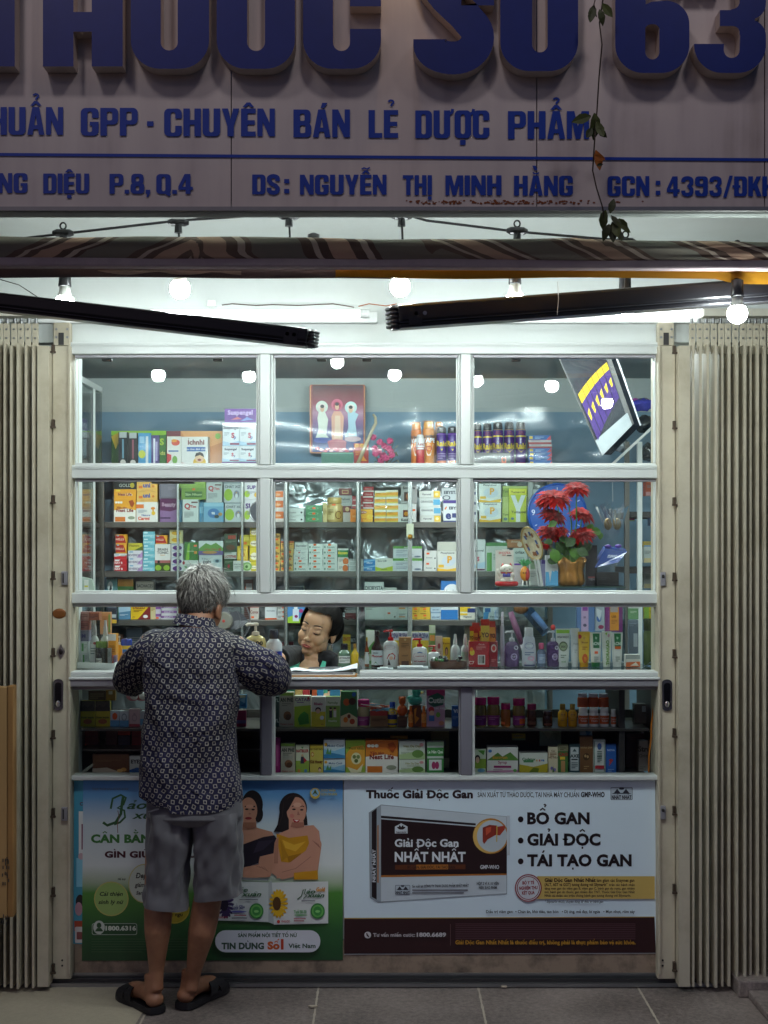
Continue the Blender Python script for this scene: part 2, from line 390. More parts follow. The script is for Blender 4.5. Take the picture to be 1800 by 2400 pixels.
def glyph(ch):
    """heavy condensed capital in a box one unit tall: list of (outline, holes), width"""
    w,s,t=.60,.222,.175
    B=lambda*a:(rc_(*a),[])
    ring=lambda x0,x1,y0,y1:(rrect(x0,x1,y0,y1,.17),[rrect(x0+s,x1-s,y0+t*.8,y1-t*.8,min(.09,(y1-y0-1.6*t)/2.2))])
    def C(bar):
        o=arc(.17,.17,.17,.17,180,270)+arc(w-.17,.17,.17,.17,270,360)+([(w,.5),(w/2,.5),(w/2,.36),(w-s,.36)]if bar else[(w,.38),(w-s,.38)])
        o+=arc(w/2,.2,w/2-s,.07,0,-180)+arc(w/2,.8,w/2-s,.07,180,0)+[(w-s,.64),(w,.64)]+arc(w-.17,.83,.17,.17,0,90)+arc(.17,.83,.17,.17,90,180)
        return(o,[])
    S=(ribbon([(w-s/2,.66),(w-s/2,.76)]+arc(w/2,.80,w/2-s/2,.115,0,180,8)+[(s/2,.68),(w*.35,.54),(w*.68,.43),(w-s/2,.32)]+arc(w/2,.20,w/2-s/2,.115,0,-180,8)+[(s/2,.34)],s*.95),[])
    D=([(0,0)]+arc(w-.17,.17,.17,.17,270,360)+arc(w-.17,.83,.17,.17,0,90)+[(0,1)],[rrect(s,w-s,t*.8,1-t*.8,.07)])
    Pp=([(0,0),(s,0),(s,.40)]+arc(w-.17,.57,.17,.17,270,360)+arc(w-.17,.83,.17,.17,0,90)+[(0,1)],[rrect(s,w-s*.9,.55,.86,.06)])
    A=([(0,0),(.19,0),(.225,.2),(.375,.2),(.41,0),(.6,0),(.42,1),(.18,1)],[[(.25,.35),(.35,.35),(.30,.72)]])
    base={'Ẩ':'A','Ẳ':'A','Á':'A','À':'A','Ằ':'A','Ê':'E','Ễ':'E','Ẻ':'E','Ệ':'E','Ư':'U','Ợ':'O','Ị':'I','Đ':'D'}.get(ch,ch)
    if base=='A':g=[A]
    elif base=='B':g=[([(0,0)]+arc(w-.15,.16,.15,.16,270,360)+[(w,.40),(w-.06,.52),(w-.02,.6)]+arc(w-.17,.84,.15,.16,0,90)+[(0,1)],[rrect(s,w-s*.9,.15,.43,.05),rrect(s,w-s,.59,.85,.05)])]
    elif base in 'CG':g=[C(base=='G')]
    elif base=='D':g=[D]
    elif base=='E':g=[([(0,0),(.5,0),(.5,t),(s,t),(s,.42),(.47,.42),(.47,.58),(s,.58),(s,1-t),(.5,1-t),(.5,1),(0,1)],[])];w=.5
    elif base=='H':g=[([(0,0),(s,0),(s,.42),(w-s,.42),(w-s,0),(w,0),(w,1),(w-s,1),(w-s,.59),(s,.59),(s,1),(0,1)],[])]
    elif base=='I':g=[B(0,s,0,1)];w=s
    elif base=='K':g=[([(0,0),(s,0),(s,.28),(.27,.40),(.40,0),(.63,0),(.42,.6),(.6,1),(.39,1),(s,.62),(s,1),(0,1)],[])]
    elif base=='L':g=[([(0,0),(.48,0),(.48,t),(s,t),(s,1),(0,1)],[])];w=.48
    elif base=='M':g=[([(0,0),(.17,0),(.17,.62),(.29,0),(.45,0),(.57,.62),(.57,0),(.74,0),(.74,1),(.49,1),(.37,.45),(.25,1),(0,1)],[])];w=.74
    elif base=='N':g=[([(0,0),(.18,0),(.18,.52),(.40,0),(.6,0),(.6,1),(.42,1),(.42,.48),(.2,1),(0,1)],[])]
    elif base in 'O0':g=[ring(0,w,0,1)]
    elif base=='Q':g=[ring(0,w,0,1),([(.34,.02),(.52,-.12),(.62,-.02),(.44,.2)],[])]
    elif base=='P':g=[Pp]
    elif base=='S':g=[S]
    elif base=='T':g=[([(.17,0),(.17+s,0),(.17+s,1-t),(.54,1-t),(.54,1),(0,1),(0,1-t),(.17,1-t)],[])];w=.54
    elif base=='U':g=[([(0,1)]+arc(.17,.17,.17,.17,180,270)+arc(w-.17,.17,.17,.17,270,360)+[(w,1),(w-s,1)]+arc(w/2,.22,w/2-s,.08,0,-180)+[(s,1)],[])]
    elif base=='X':g=[]
    elif base=='Y':g=[([(.19,0),(.41,0),(.41,.36),(.6,1),(.39,1),(.30,.62),(.21,1),(0,1),(.19,.36)],[])]
    elif base=='3':g=[(ribbon([(s/2,.71),(s/2,.79)]+arc(w/2,.80,w/2-s/2,.115,180,0,8)+[(w-s/2,.64),(w*.62,.51),(w-s/2,.38),(w-s/2,.24)]+arc(w/2,.20,w/2-s/2,.115,0,-180,8)+[(s/2,.29)],s*.88),[])]
    elif base=='4':g=[([(.30,0),(.5,0),(.5,.2),(.6,.2),(.6,.36),(.5,.36),(.5,1),(.26,1),(0,.38),(0,.2),(.30,.2)],[[(.15,.36),(.30,.36),(.30,.72)]])]
    elif base=='8':g=[(rrect(0,w,0,.54,.16),[rrect(s,w-s,.16,.38,.06)]),(rrect(.035,w-.035,.46,1,.16),[rrect(s,w-s,.62,.84,.06)])]
    elif base=='9':g=[([(0,.30),(0,.2)]+arc(.17,.17,.17,.17,180,270)+arc(w-.17,.17,.17,.17,270,360)+arc(w-.17,.83,.17,.17,0,90)+arc(.17,.83,.17,.17,90,180)+arc(.17,.66,.17,.17,180,270)+[(w-s,.49),(w-s,.2),(w/2,.13),(s,.2),(s,.30)],[rrect(s,w-s,.63,.86,.06)])]
    elif base=='/':g=[([(0,-.06),(.16,-.06),(.46,1.04),(.30,1.04)],[])];w=.46
    elif base=='-':g=[B(0,.3,.36,.54)];w=.3
    elif base=='.':g=[B(0,.2,0,.2)];w=.2
    elif base==',':g=[([(0,.2),(.2,.2),(.2,.02),(.1,-.16),(.02,-.16),(.08,0),(0,0)],[])];w=.2
    elif base==':':g=[B(0,.2,.06,.28),B(0,.2,.56,.78)];w=.2
    else:g=[]
    c=w/2
    if ch=='Đ':g=g+[B(-.08,.3,.43,.56)]
    if ch in 'ẨÊỄỆ':g.append(([(c-.2,1.05),(c-.08,1.05),(c,1.13),(c+.08,1.05),(c+.2,1.05),(c+.06,1.22),(c-.06,1.22)],[]))
    if ch in 'Ằ':g.append((ribbon(arc(c,1.2,.14,.11,200,340,6),.07),[]))
    if ch in 'ẨẺ':g.append((ribbon(arc(c,1.28+(.12 if ch=='Ẩ' else 0),.09,.07,170,-70,6)+[(c,1.14+(.12 if ch=='Ẩ' else 0))],.07),[]))
    if ch=='Ễ':g.append((ribbon([(c-.18,1.27),(c-.08,1.34),(c+.06,1.28),(c+.18,1.36)],.08),[]))
    if ch=='Á':g.append(([(c-.04,1.05),(c+.08,1.05),(c+.2,1.24),(c+.02,1.24)],[]))
    if ch in 'ÀẰ':d=.12 if ch=='Ằ' else 0;g.append(([(c-.06,1.07+d+.08),(c+.07,1.07+d+.08),(c,1.38+d),(c-.16,1.38+d)],[]))
    if ch in 'ỆỊỢ':g.append(B(c-.1,c+.1,-.24,-.06))
    if ch in 'ƯỢ':g.append((ribbon([(w-.06,.86),(w+.06,.92),(w+.09,1.05)],.11),[]))
    if ch=='Ư':w+=.1
    return g,w
def sl(t,x0,x1,base,cap,bold=0):
    m=MB();gs=[glyph(c)for c in t];gap=.055
    tot=sum(w for g,w in gs)+gap*(len(gs)-1);k=(x1-x0)/tot;x=x0;q=0
    for g,w in gs:
        for o,hs in g:
            q+=1;f=lambda u,v,d,q=q:to_sign(x+u*k,base-v*cap,-.003-(q%5)*.0002)
            m.poly(o,BLUE,hs,to3=f)
        x+=(w+gap)*k
    m.build('lettering',sg)
for t,x0,x1 in(('CHUẨN',-62,137),('GPP',175,298),('-',318,332),('CHUYÊN',355,594),('BÁN',634,756),('LẺ',796,860),('DƯỢC',897,1057),('PHẨM',1097,1272)):
    sl(t,x0,x1,292.5+x0*.0075,60,.045)
for t,x0,x1 in(('HOÀNG',-102,60),('DIỆU',94,193),('P.8,',237,325),('Q.4',338,417),('DS',545,605),(':',614,625),('NGUYỄN',648,835),('THỊ',870,933),('MINH',962,1083),('HẰNG',1110,1237),('GCN',1312,1402),(':',1416,1426),('4393/ĐKHĐ',1440,1704)):
    sl(t,x0,x1,418+x0*.0046,43,.045)
m=MB();m.poly([(-700,326),(2400,347.5),(2400,354),(-700,332.5)],BLUE,to3=lambda x,z,d:to_sign(x,z,-.003));m.build('rule_line',sg)
def letter(outer,holes=(),dz=.055):
    m=MB();f=lambda x,z,d:to_sign(x,z,-dz+d)
    out=[]
    m.poly(outer,BLUE_BIG,holes,depth=dz-.001,to3=f,mside=SIDE);m.build('letter',sg)
def u_shape(x0,x1,g0,g1,bot,gb,top=-190,r=62):
    return[(x0,top)]+arc(x0+r,bot-r,r,r,180,90)+arc(x1-r,bot-r,r,r,90,0)+[(x1,top),(g1,top)]+arc((g0+g1)/2,gb-17,(g1-g0)/2,17,0,180)+[(g0,top)]
def o_shape(x0,x1,g0,g1,bot,gb,top=-190,r=62,gt=None):
    gt=top+45 if gt is None else gt
    o=arc(x0+r,bot-r,r,r,180,90)+arc(x1-r,bot-r,r,r,90,0)+arc(x1-r,top+r,r,r,0,-90)+arc(x0+r,top+r,r,r,-90,-180)
    g=(g0+g1)/2;q=(g1-g0)/2
    i=arc(g,gb-q,q,q,0,180)+arc(g,gt+q,q,q,180,360)
    return o,[i]
letter([(-43,158),(-43,-150),(-110,-150),(-110,-190),(111-20,-190),(91,-150),(43,-150),(43,158)])
letter([(103,158),(103,-190),(168,-190),(168,42),(207,42),(207,-190),(273,-190),(273,158),(207,158),(207,84),(168,84),(168,158)])
letter(u_shape(290,457,354,390,163,124))
letter(*o_shape(473,640,538,576,163,125))
c=arc(657+62,163-62,62,62,180,90)+arc(823-62,163-62,62,62,90,0)+[(823,78),(757,78)]+arc(739,107,18,18,0,180)+arc(739,-120,18,18,180,360)+[(757,30),(823,30)]+arc(823-62,-128,62,62,0,-90)+arc(657+62,-128,62,62,-90,-180)
letter(c)
letter(ribbon([(927,100)]+arc(977,112,50,28,180,90,10)+arc(978,96,51,44,90,-30,12)+[(1000,48),(962,12),(938,-18)]+arc(977,-60,50,50,160,300,12)+[(1029,-50),(1029,28)],70))
letter(*o_shape(1077,1243,1145,1178,168,128))
o6=arc(1322+60,172-60,60,60,180,90)+arc(1480-60,172-60,60,60,90,0)+arc(1480-50,18+50,50,50,0,-90)+[(1400,20),(1387,26),(1387,-120),(1413,-120),(1413,-20),(1480,-20)]+arc(1420,-130,60,60,0,-90)+arc(1382,-130,60,60,-90,-180)
i6=arc(1401,127,15,16,0,180)+arc(1401,78,15,10,180,360)
letter(o6,[i6])
letter([(1490,110),(1554,110)]+arc(1570,122,17,18,180,0,10)+[(1588,92)]+arc(1572,86,15,14,10,-90,6)+[(1545,72),(1545,38),(1568,38)]+arc(1570,20,17,16,90,0,6)+[(1587,-120),(1554,-120),(1554,-20),(1490,-20)]+arc(1550,-130,60,60,180,270)+arc(1583,-130,60,60,270,360)+[(1643,20)]+arc(1608,24,35,34,0,70,6)+arc(1606,92,37,34,-70,0,6)+arc(1583,112,60,60,0,90)+arc(1550,112,60,60,90,180))
# lamps above the frame that graze the sign from its top edge
for x,e in((.02,1.5),(-.62,.22),(1.1,.12)):
    ld=bpy.data.lights.new('sign_lamp','SPOT');lo=bpy.data.objects.new('sign_lamp',ld);COL.objects.link(lo)
    ld.energy=e;ld.color=(1,.66,.36);ld.spot_size=R(95);ld.spot_blend=.8;ld.shadow_soft_size=.02
    lo.location=(x,YS-.16,3.46);lo.rotation_euler=(R(18),0,0)

for x in(-1.25,0.0,1.25): # unseen spots added above the frame to brighten the sign
    ld=bpy.data.lights.new('sign_fill','SPOT');lo=bpy.data.objects.new('sign_fill',ld);COL.objects.link(lo)
    ld.energy=17;ld.color=(1.0,.90,.95);ld.spot_size=R(80);ld.spot_blend=.5;ld.shadow_soft_size=.12
    lo.location=(x,YS-1.15,4.25);lo.rotation_euler=(Vector((x,YS,2.5))-lo.location).to_track_quat('-Z','Y').to_euler()

# ---------------------------------------------------------------- light fittings
def emit(name,col,s):
    m=bpy.data.materials.new(name);m.use_nodes=True;nt=m.node_tree;nt.nodes.clear()
    e=node(nt,'ShaderNodeEmission',Strength=s,Color=(*col,1));o=nt.nodes.new('ShaderNodeOutputMaterial');nt.links.new(e.outputs[0],o.inputs[0]);return m
E_BULB=emit('lit_bulb',(.90,1.0,.985),L_BULB);E_TUBE=emit('lit_tube',(.92,1.0,.99),L_TUBE);E_IN=emit('lit_inner_tube',(.86,1.0,.97),L_INNER)
def tube_light(x0,x1,y,z,mat,label,rad=.014):
    t=thing('tube_light',label,'tube light',((x0+x1)/2,y,z),'tube lights on the header wall and ceiling')
    m=MB();m.tube([(x0+.03,y,z),(x1-.03,y,z)],rad,mat,12);m.build('tube',t,smooth=True)
    for a,c in((x0,x0+.035),(x1-.035,x1)):
        m=MB();m.tube([(a,y,z),(c,y,z)],rad+.003,WHITE,12);m.build('end_cap',t)
    return t
ytl=-.045
a=P(-60,735,ytl);c=P(866,735,ytl);t=tube_light(a.x,c.x,ytl,a.z,E_TUBE,'lit tube light above the window, over the arm with the small bulbs at its back')
m=MB();m.box(a.x-.02,c.x+.03,-.02,.019,a.z-.03,a.z+.012,WHITE,.004);m.build('batten',t)
a=P(925,733,ytl);c=P(1668,733,ytl);t=tube_light(a.x,c.x,ytl,a.z,E_TUBE,'lit tube light above the window behind the rising black awning arm')
t['label']='lit tube light on the header wall behind the longer upward sloping awning arm'
m=MB();m.box(a.x-.03,2.0,-.02,.019,a.z-.034,a.z+.010,WHITE,.004);m.build('batten',t)
for x0,x1,y in((-1.35,-.15,.95),(.15,1.35,.95)):
    t=tube_light(x0,x1,y,2.59,E_IN,'lit tube light under the shop ceiling, '+('over the customer' if x0<0 else 'over the flower vase'))
    m=MB();m.box(x0,x1,y-.02,y+.02,2.608,2.629,WHITE);m.build('batten',t)
YB=-1.09
bulbs=[(152,712,-.92,'half hidden by the lower black awning arm'),(422,677,YB,'under the middle of the dark striped canvas'),(735,628,YB,'hidden behind the rolled awning canvas'),(938,672,YB,'above the elbow of the rising awning arm'),(1207,706,-1.03,'with bare socket above the rising awning arm'),(1465,726,-1.02,'peeping out below the rising awning arm'),(1728,735,-1.27,'shining in front of the black arm by the gate')]
for px,py,Y,lab in bulbs:
    c=P(px,py,Y);k=(D+Y)/F
    t=thing('light_bulb','lit round white bulb '+lab,'light bulb',c,'bulbs strung under the awning')
    r=23.5*k
    m=MB();m.lathe(c,[(r*math.sin(R(x)),-r*math.cos(R(x)))for x in(2,15,30,45,60,75,90,105,120,128)],E_BULB,20);m.build('globe',t,smooth=True)
    m=MB();m.lathe(c,[(r*.788,r*.616),(r*.7,r*.85),(r*.56,r*1.25),(r*.52,r*1.7)],M('d9dbd4',.4),18);m.build('neck',t,smooth=True)
    m=MB();m.lathe(c,[(r*.62,r*1.7),(r*.66,r*1.8),(r*.6,r*2.3),(r*.6,r*3.3),(r*.2,r*3.5)],BLACK,16);m.build('socket',t,smooth=True)
cab=thing('light_string','thin black cable with moulded fittings strung under the soffit above the awning','cable',(0,YB,2.7))
pts=[(-120,566),(60,558),(148,548),(418,517),(677,500),(941,500),(1000,517),(1212,543),(1480,566),(1740,590),(1950,600)]
m=MB();m.tube([P(x,y,YB)for x,y in pts],.0042,BLACK,6);m.build('wire',cab)
def fitting(px,py,hook=True):
    c=P(px,py,YB);m=MB()
    m.tube([c+Vector((-.032,0,.001)),c+Vector((-.02,0,0)),c+Vector((.02,0,-.001)),c+Vector((.032,0,-.002))],[.006,.012,.012,.006],BLACK,10)
    m.lathe(c,[(.012,-.032),(.011,-.012),(.009,0)],BLACK,10)
    if hook:m.tube([c+Vector((.009*math.cos(R(a)),0,.021+.010*math.sin(R(a))))for a in range(-90,271,30)],.0028,BLACK,6)
    m.build('fitting',cab)
for a in((148,546,1),(1212,541,1),(1466,566,1),(1728,588,1),(418,521,0),(677,506,0),(941,506,0)):fitting(*a)
m=MB()
for px,py,q in((418,521,640),(677,506,620),(941,506,636),(1207,543,620),(148,548,610),(1465,566,680),(1728,590,670)):m=MB();m.tube([P(px,py,YB),P(px+3,(py+q)/2,YB),P(px,q,YB)],.0035,BLACK,6);m.build('drop_wire',cab)

# ---------------------------------------------------------------- awning, rolled up, with its two folding arms
aw=thing('awning','rolled striped canvas awning with dusty front bar, yellow lining and two black folding arms','awning',(0,-1.25,2.4))
def canvas_mat():
    m,nt,b,tc=nodes_mat('striped_canvas');L=nt.links.new
    sx=node(nt,'ShaderNodeSeparateXYZ');uv=node(nt,'ShaderNodeUVMap');L(uv.outputs[0],sx.inputs[0])
    md=node(nt,'ShaderNodeMath',operation='FRACT');dv=node(nt,'ShaderNodeMath',operation='DIVIDE');L(sx.outputs[0],dv.inputs[0]);dv.inputs[1].default_value=.355;L(dv.outputs[0],md.inputs[0])
    r=ramp(nt,[(0,'85857a'),(.36,'5f4c45'),(.45,'dccbb8'),(.50,'5f4c45'),(.58,'d8b298'),(.76,'5f4c45'),(.85,'dccbb8'),(.91,'5f4c45'),(.96,'85857a')],'CONSTANT');L(md.outputs[0],r.inputs[0])
    n=node(nt,'ShaderNodeTexNoise',Scale=5.0,Detail=6.0);L(tc.outputs['Object'],n.inputs['Vector'])
    rp=ramp(nt,[(.3,.05),(.75,.55)]);L(n.outputs['Fac'],rp.inputs[0])
    mx=node(nt,'ShaderNodeMix',data_type='RGBA');L(rp.outputs[0],mx.inputs['Factor']);L(r.outputs[0],mx.inputs['A']);mx.inputs['B'].default_value=(*lin('a08b78'),1)
    L(mx.outputs['Result'],b.inputs['Base Color']);b.inputs['Roughness'].default_value=.8;b.inputs['Specular IOR Level'].default_value=.2
    return m
CAN=canvas_mat()
m=MB();NX,NV=160,12;vs,fs,uvs=[],[],[]
prof=[(-1.13,602),(-1.22,580),(-1.28,564),(-1.315,554),(-1.330,559),(-1.332,566),(-1.330,573),(-1.326,580),(-1.322,587),(-1.318,594),(-1.316,600),(-1.31,605),(-1.29,607)]
for i in range(NX+1):
    x=-2.2+4.4*i/NX
    px0=x/((D-1.3)/F)+900
    for j,(Y,py)in enumerate(prof):
        wv=mnoise.noise((x*1.5,j*.22,3))*6+mnoise.noise((x*5,j*.5,9))*2.5
        q=P(px0,py+px0*.0045+(wv if 1<j<9 else 0)+(3 if px0>1350 and j<6 else 0),Y);vs.append((x,q.y+.008*mnoise.noise((x*3,j*.7,1)),q.z))
lean=lambda x,j:x+(j-3)*.018*(1.0 if x>.15 else-.9 if x<-.55 else.3)+.02*mnoise.noise((x*2,j*.3,5))
for i in range(NX):
    for j in range(NV):
        a=i*(NV+1)+j
        fs.append((a,a+NV+1,a+NV+2,a+1))
        X=lambda ii,jj:(lean(-2.2+4.4*ii/NX+5,jj)if False else-2.2+4.4*ii/NX+5-(lean(-2.2+4.4*ii/NX,jj)-(-2.2+4.4*ii/NX)),jj*.02)
        uvs.append([X(i,j),X(i+1,j),X(i+1,j+1),X(i,j+1)])
m.add(vs,fs,CAN,uvs);m.build('canvas',aw,smooth=True)
m=MB();z0=lambda px,py,Y:P(px,py,Y).z
zt,zm=z0(900,605,-1.30),z0(900,629,-1.30)
vsl=[(-2.3,-2.3*-.0042)]
m.box(-2.3,2.3,-1.312,-1.27,zm,zt,M('b3a2a6',.6,var=.25,scale=14,bump=.2,bscale=40),.006)
m.fn(lambda x,y,z:(x,y,z-x*.004));m.build('front_bar',aw)
YEL,LIN=M('dc9c20',.7,var=.12,scale=6),M('6a5c5c',.8,var=.15,scale=8)
for nm,xa,xb,col,pyb in(('lining',-2.3,.02,LIN,653),('yellow_lining',-.14,2.3,YEL,650)):
    m=MB();n=40;vs=[]
    for i in range(n+1):
        x=xa+(xb-xa)*i/n;y=-1.255 if nm=='lining' else-1.262
        zz=z0(900,pyb+4*mnoise.noise((x*2.2,1,0))+(10 if x>1.0 and nm!='lining' else 0),y)-x*.004
        vs+=[(x,y,zm+.016-x*.004),(x,y+.012*mnoise.noise((x*3,0,0)),zz)]
    m.add(vs,[(2*i,2*i+1,2*i+3,2*i+2)for i in range(n)],col)
    k=len(m.v);m.v+=[(v[0],v[1]+.004,v[2])for v in m.v];m.f+=[(f[3]+k,f[2]+k,f[1]+k,f[0]+k)for f in m.f[:]];m.fm*=2;m.uv*=2
    m.build(nm,aw)
m=MB();n=14;vs=[]
for i in range(n+1): # pale underside showing between bar and lining
    x=P(230+i*24,0,-1.25).x;vs+=[(x,-1.2575,zm-.001-x*.004),(x,-1.2575,zm-.001-x*.004-(.011*abs(math.sin(i*.55))+.001))]
m.add(vs,[(2*i,2*i+1,2*i+3,2*i+2)for i in range(n)],M('b5a49a',.8));m.build('pale_hem',aw)
def arm(pts,hgt,elbow_px,sgn):
    m=MB();a,c=pts
    d=(c-a).normalized();up=Vector((0,1,0)).cross(d);up=up if up.z>0 else-up
    h=hgt
    def prism(off,hh,y0,y1,mat,ch=.004):
        k=len(m.v);m.box(0,(c-a).length,y0,y1,off-hh/2,off+hh/2,mat,ch)
        m.fn(lambda x,y,z:tuple(a+d*x+Vector((0,y,0))+up*z),k)
    prism(h*.12,h*.76,-.030,.030,BLACK,.008);prism(-h*.37,h*.20,-.026,.026,BLACK,.005)
    prism(-h*.26,h*.03,-.031,.022,M('55555a',.3,.6),0);prism(-h*.47,h*.03,-.028,.022,M('6a6a70',.3,.6),0)
    for f in(.16,.24): # bolts
        p=c-d*h*(f*4.5)+up*h*.05+Vector((0,-.031,0));m.lathe(p,[(.006,-.003),(.006,0),(.003,.002)],STEEL,10,axis='y')
    ar=m.build('folding_arm',aw)
    m=MB()
    for k in range(5):
        z=h*(.36-.18*k);o=c+d*.012+up*z
        kk=len(m.v);m.lathe((0,0,0),[(h*.44,-h*.055),(h*.47,-h*.03),(h*.47,h*.03),(h*.44,h*.055)],BLACK if k%2==0 else M('3c3c41',.3,.3),18)
        m.fn(lambda x,y,z:tuple(o+d*x*.8+Vector((0,y*.8,0))+up*z),kk)
    m.tube([c+d*.012+up*h*.5,c+d*.012-up*h*.5],h*.2,STEEL,12)
    m.box(c.x-sgn*.05-.02,c.x-sgn*.05+.02,c.y-.034,c.y-.0325,c.z-h*.35,c.z+h*.35,BLACK,0)
    m.build('elbow_joint',ar)
arm((P(-300,675,-1.2),P(722,794,-1.2)),.055,0,1)
arm((P(2100,660,-1.16),P(934,745,-1.16)),.072,0,-1)
# ---------------------------------------------------------------- folding steel gates
def gate(side):
    s=side
    lab='cream folding steel gate collapsed into ribs beside the '+('customer' if s<0 else 'liver medicine poster')
    t=thing('folding_gate',lab,'folding gate',(s*1.35,-.1,0),'folding gates of the shop front')
    fl=wall_mat('gate_enamel','bfb6a2','85775f',.65,5);fl.node_tree.nodes['Principled BSDF'].inputs['Roughness'].default_value=.62
    x0=P(168 if s<0 else 1540,0,-.03).x;x1=P(125 if s<0 else 1581,0,-.03).x
    lo,hi=min(x0,x1),max(x0,x1)
    zt,zb=P(0,812,-.03).z,P(0,2292,-.03).z
    m=MB();m.box(lo,hi,-.045,.095,zb,zt,fl,.003);m.build('post',t)
    xe=x0+s*.009
    m=MB();m.box(min(x0,xe),max(x0,xe),-.055,-.0455,zb+.02,zt,fl,.002);m.build('post_lip',t)
    m=MB();m.box(lo+.002,hi-.004,-.04,.0,zt+.002,P(0,757,-.03).z,fl,.003)
    for a in(.2,.8):
        for zz in(.025,.055):m.lathe((lo+(hi-lo)*a,-.04,P(0,757,-.03).z-zz),[(.005,-.003),(.005,0)],STEEL,10,axis='y')
    m.box(lo+.022,lo+.042,-.0425,-.04,zt+.004,zt+.05,DARK);m.build('post_hanger',t)
    pit=.0262
    xs=x1+s*.002
    # wide leaf then the ribs
    def leaf(xa,w,yf,ang,zt2,wide=False):
        m=MB();k=0
        xb=xa+s*w
        lo,hi=min(xa,xb),max(xa,xb)
        m.box(lo,hi,yf,yf+.004,.022,zt2,fl,.0)
        xi=xa if not wide else xb-s*.004
        m.box(min(xa,xa+s*.004),max(xa,xa+s*.004),yf+.0045,yf+.085,.022,zt2,fl)
        m.box(min(xb-s*.004,xb),max(xb-s*.004,xb),yf+.0045,yf+.018,.022,zt2,fl)
        # folded-over slanted top of the rib
        m.add([(lo,yf,zt2),(hi,yf,zt2),(hi,yf+.06,zt2-.03),(lo,yf+.06,zt2-.03)],[(0,1,2,3)],fl)
        return m.build('rib',t)
    leaf(xs,.041,-.10,0,P(0,810,-.1).z,True)
    x=xs+s*.050;k=0
    while abs(x)<1.9:
        yf=-.115+.012*math.sin(k*2.1)if s<0 else-.10+.010*math.sin(k*1.7)
        if s>0 and k>3:yf+=.0
        m=leaf(x,.0075+.002*(k%2),yf,0,P(0,808+3*math.sin(k*2.7),-.1).z)
        m.name='rib'
        h=MB();zh=P(0,758,-.06).z
        h.box(min(x-s*.004,x+s*(pit-.007)),max(x-s*.004,x+s*(pit-.007)),-.062,-.058,P(0,830,-.06).z,zh,fl,.001)
        for zz in(.022,.055):h.lathe((x+s*.008,-.062,zh-zz),[(.0042,-.0025),(.0042,0)],STEEL,8,axis='y')
        h.tube([(x+s*.008,-.05,zh),(x+s*.008,-.05,zh+.02)],.006,STEEL,8)
        h.build('hanger_plate',t)
        x+=s*(pit+random.uniform(-.002,.002));k+=1
    # hooks, handle, lock plates
    HK=M('4a3d33',.6,.4)
    for py in((820,995,1172,1350,1530,1722,1905,2090,2270)if s<0 else(822,998,1177,1353,1533,1718,1900,2083,2265)):
        m=MB();p=P(125 if s<0 else 1579,py,-.05);m.box(p.x-.004,p.x+.006,-.062,-.0455,p.z-.012,p.z+.018,HK);m.box(p.x-.009,p.x+.013,-.075,-.062,p.z-.014,p.z-.008,HK);m.build('hook',t)
    hx=P(137 if s<0 else 1563,0,-.05)
    p=P(137 if s<0 else 1563,1628 if s<0 else 1629,-.046)
    m=MB();STL=M('6d6a74',.25,.8)
    o=[(p.x+.019*math.cos(R(a)),p.z+(.045 if a<=180 else-.045)+.014*math.sin(R(a)))for a in range(0,360,20)]
    m.poly(o,STL,depth=.006,to3=lambda x,z,d:(x,-.052+d,z));hd=m.build('handle',t)
    m=MB();o2=[(p.x+.0125*math.cos(R(a)),p.z+(.036 if a<=180 else-.036)+.010*math.sin(R(a)))for a in range(0,360,20)]
    m.poly(o2,M('26252c',.25,.8),to3=lambda x,z,d:(x,-.0528,z));m.ell((p.x,-.0528,p.z-.034),(.009,.003,.012),M('d8d8d8',.2,.9),10,6);m.build('grip',hd)
    if s<0:
        p=P(139,1438,-.046);m=MB();m.ell(p,(.026,.004,.019),M('7b4a23',.4,.3,var=.3,scale=60),18,8);m.build('badge',t,smooth=True)
        p=P(143,1527,-.046);m=MB();m.poly([(p.x,p.z+.028),(p.x+.016,p.z),(p.x,p.z-.028),(p.x-.016,p.z)],STEEL,depth=.004,to3=lambda x,z,d:(x,-.05+d,z));m.ell((p.x,-.05,p.z),(.008,.004,.012),M('3a3538',.3,.8),10,6);m.build('keyhole',t)
        for py in(1355,1907):p=P(152,py,-.046);m=MB();m.box(p.x-.012,p.x+.012,-.056,-.046,p.z-.026,p.z+.026,ALU_DK,.003);m.box(p.x-.006,p.x-.001,-.058,-.056,p.z-.018,p.z+.018,DARK);m.build('catch',t)
    else:
        for py in(1357,1904):p=P(1553,py,-.046);m=MB();m.box(p.x-.011,p.x+.011,-.056,-.046,p.z-.026,p.z+.026,ALU_DK,.003);m.ell((p.x,-.056,p.z+.01),.006,DARK,8,6);m.build('catch',t)
    p=P(146 if s<0 else 1553,2258,-.046);m=MB()
    for dz in(-.008,.012):m.lathe((p.x,-.046,p.z+dz),[(.004,-.002),(.004,0)],DARK,8,axis='y')
    m.build('bolt_hole',t)
    m=MB();a,c=sorted((s*1.19,s*2.3));m.box(a,c,-.09,.015,P(0,757,-.06).z+.022,P(0,745,-.06).z+.03,M('cfcbbd',.5));m.build('top_rail',t)
gate(-1);gate(1)
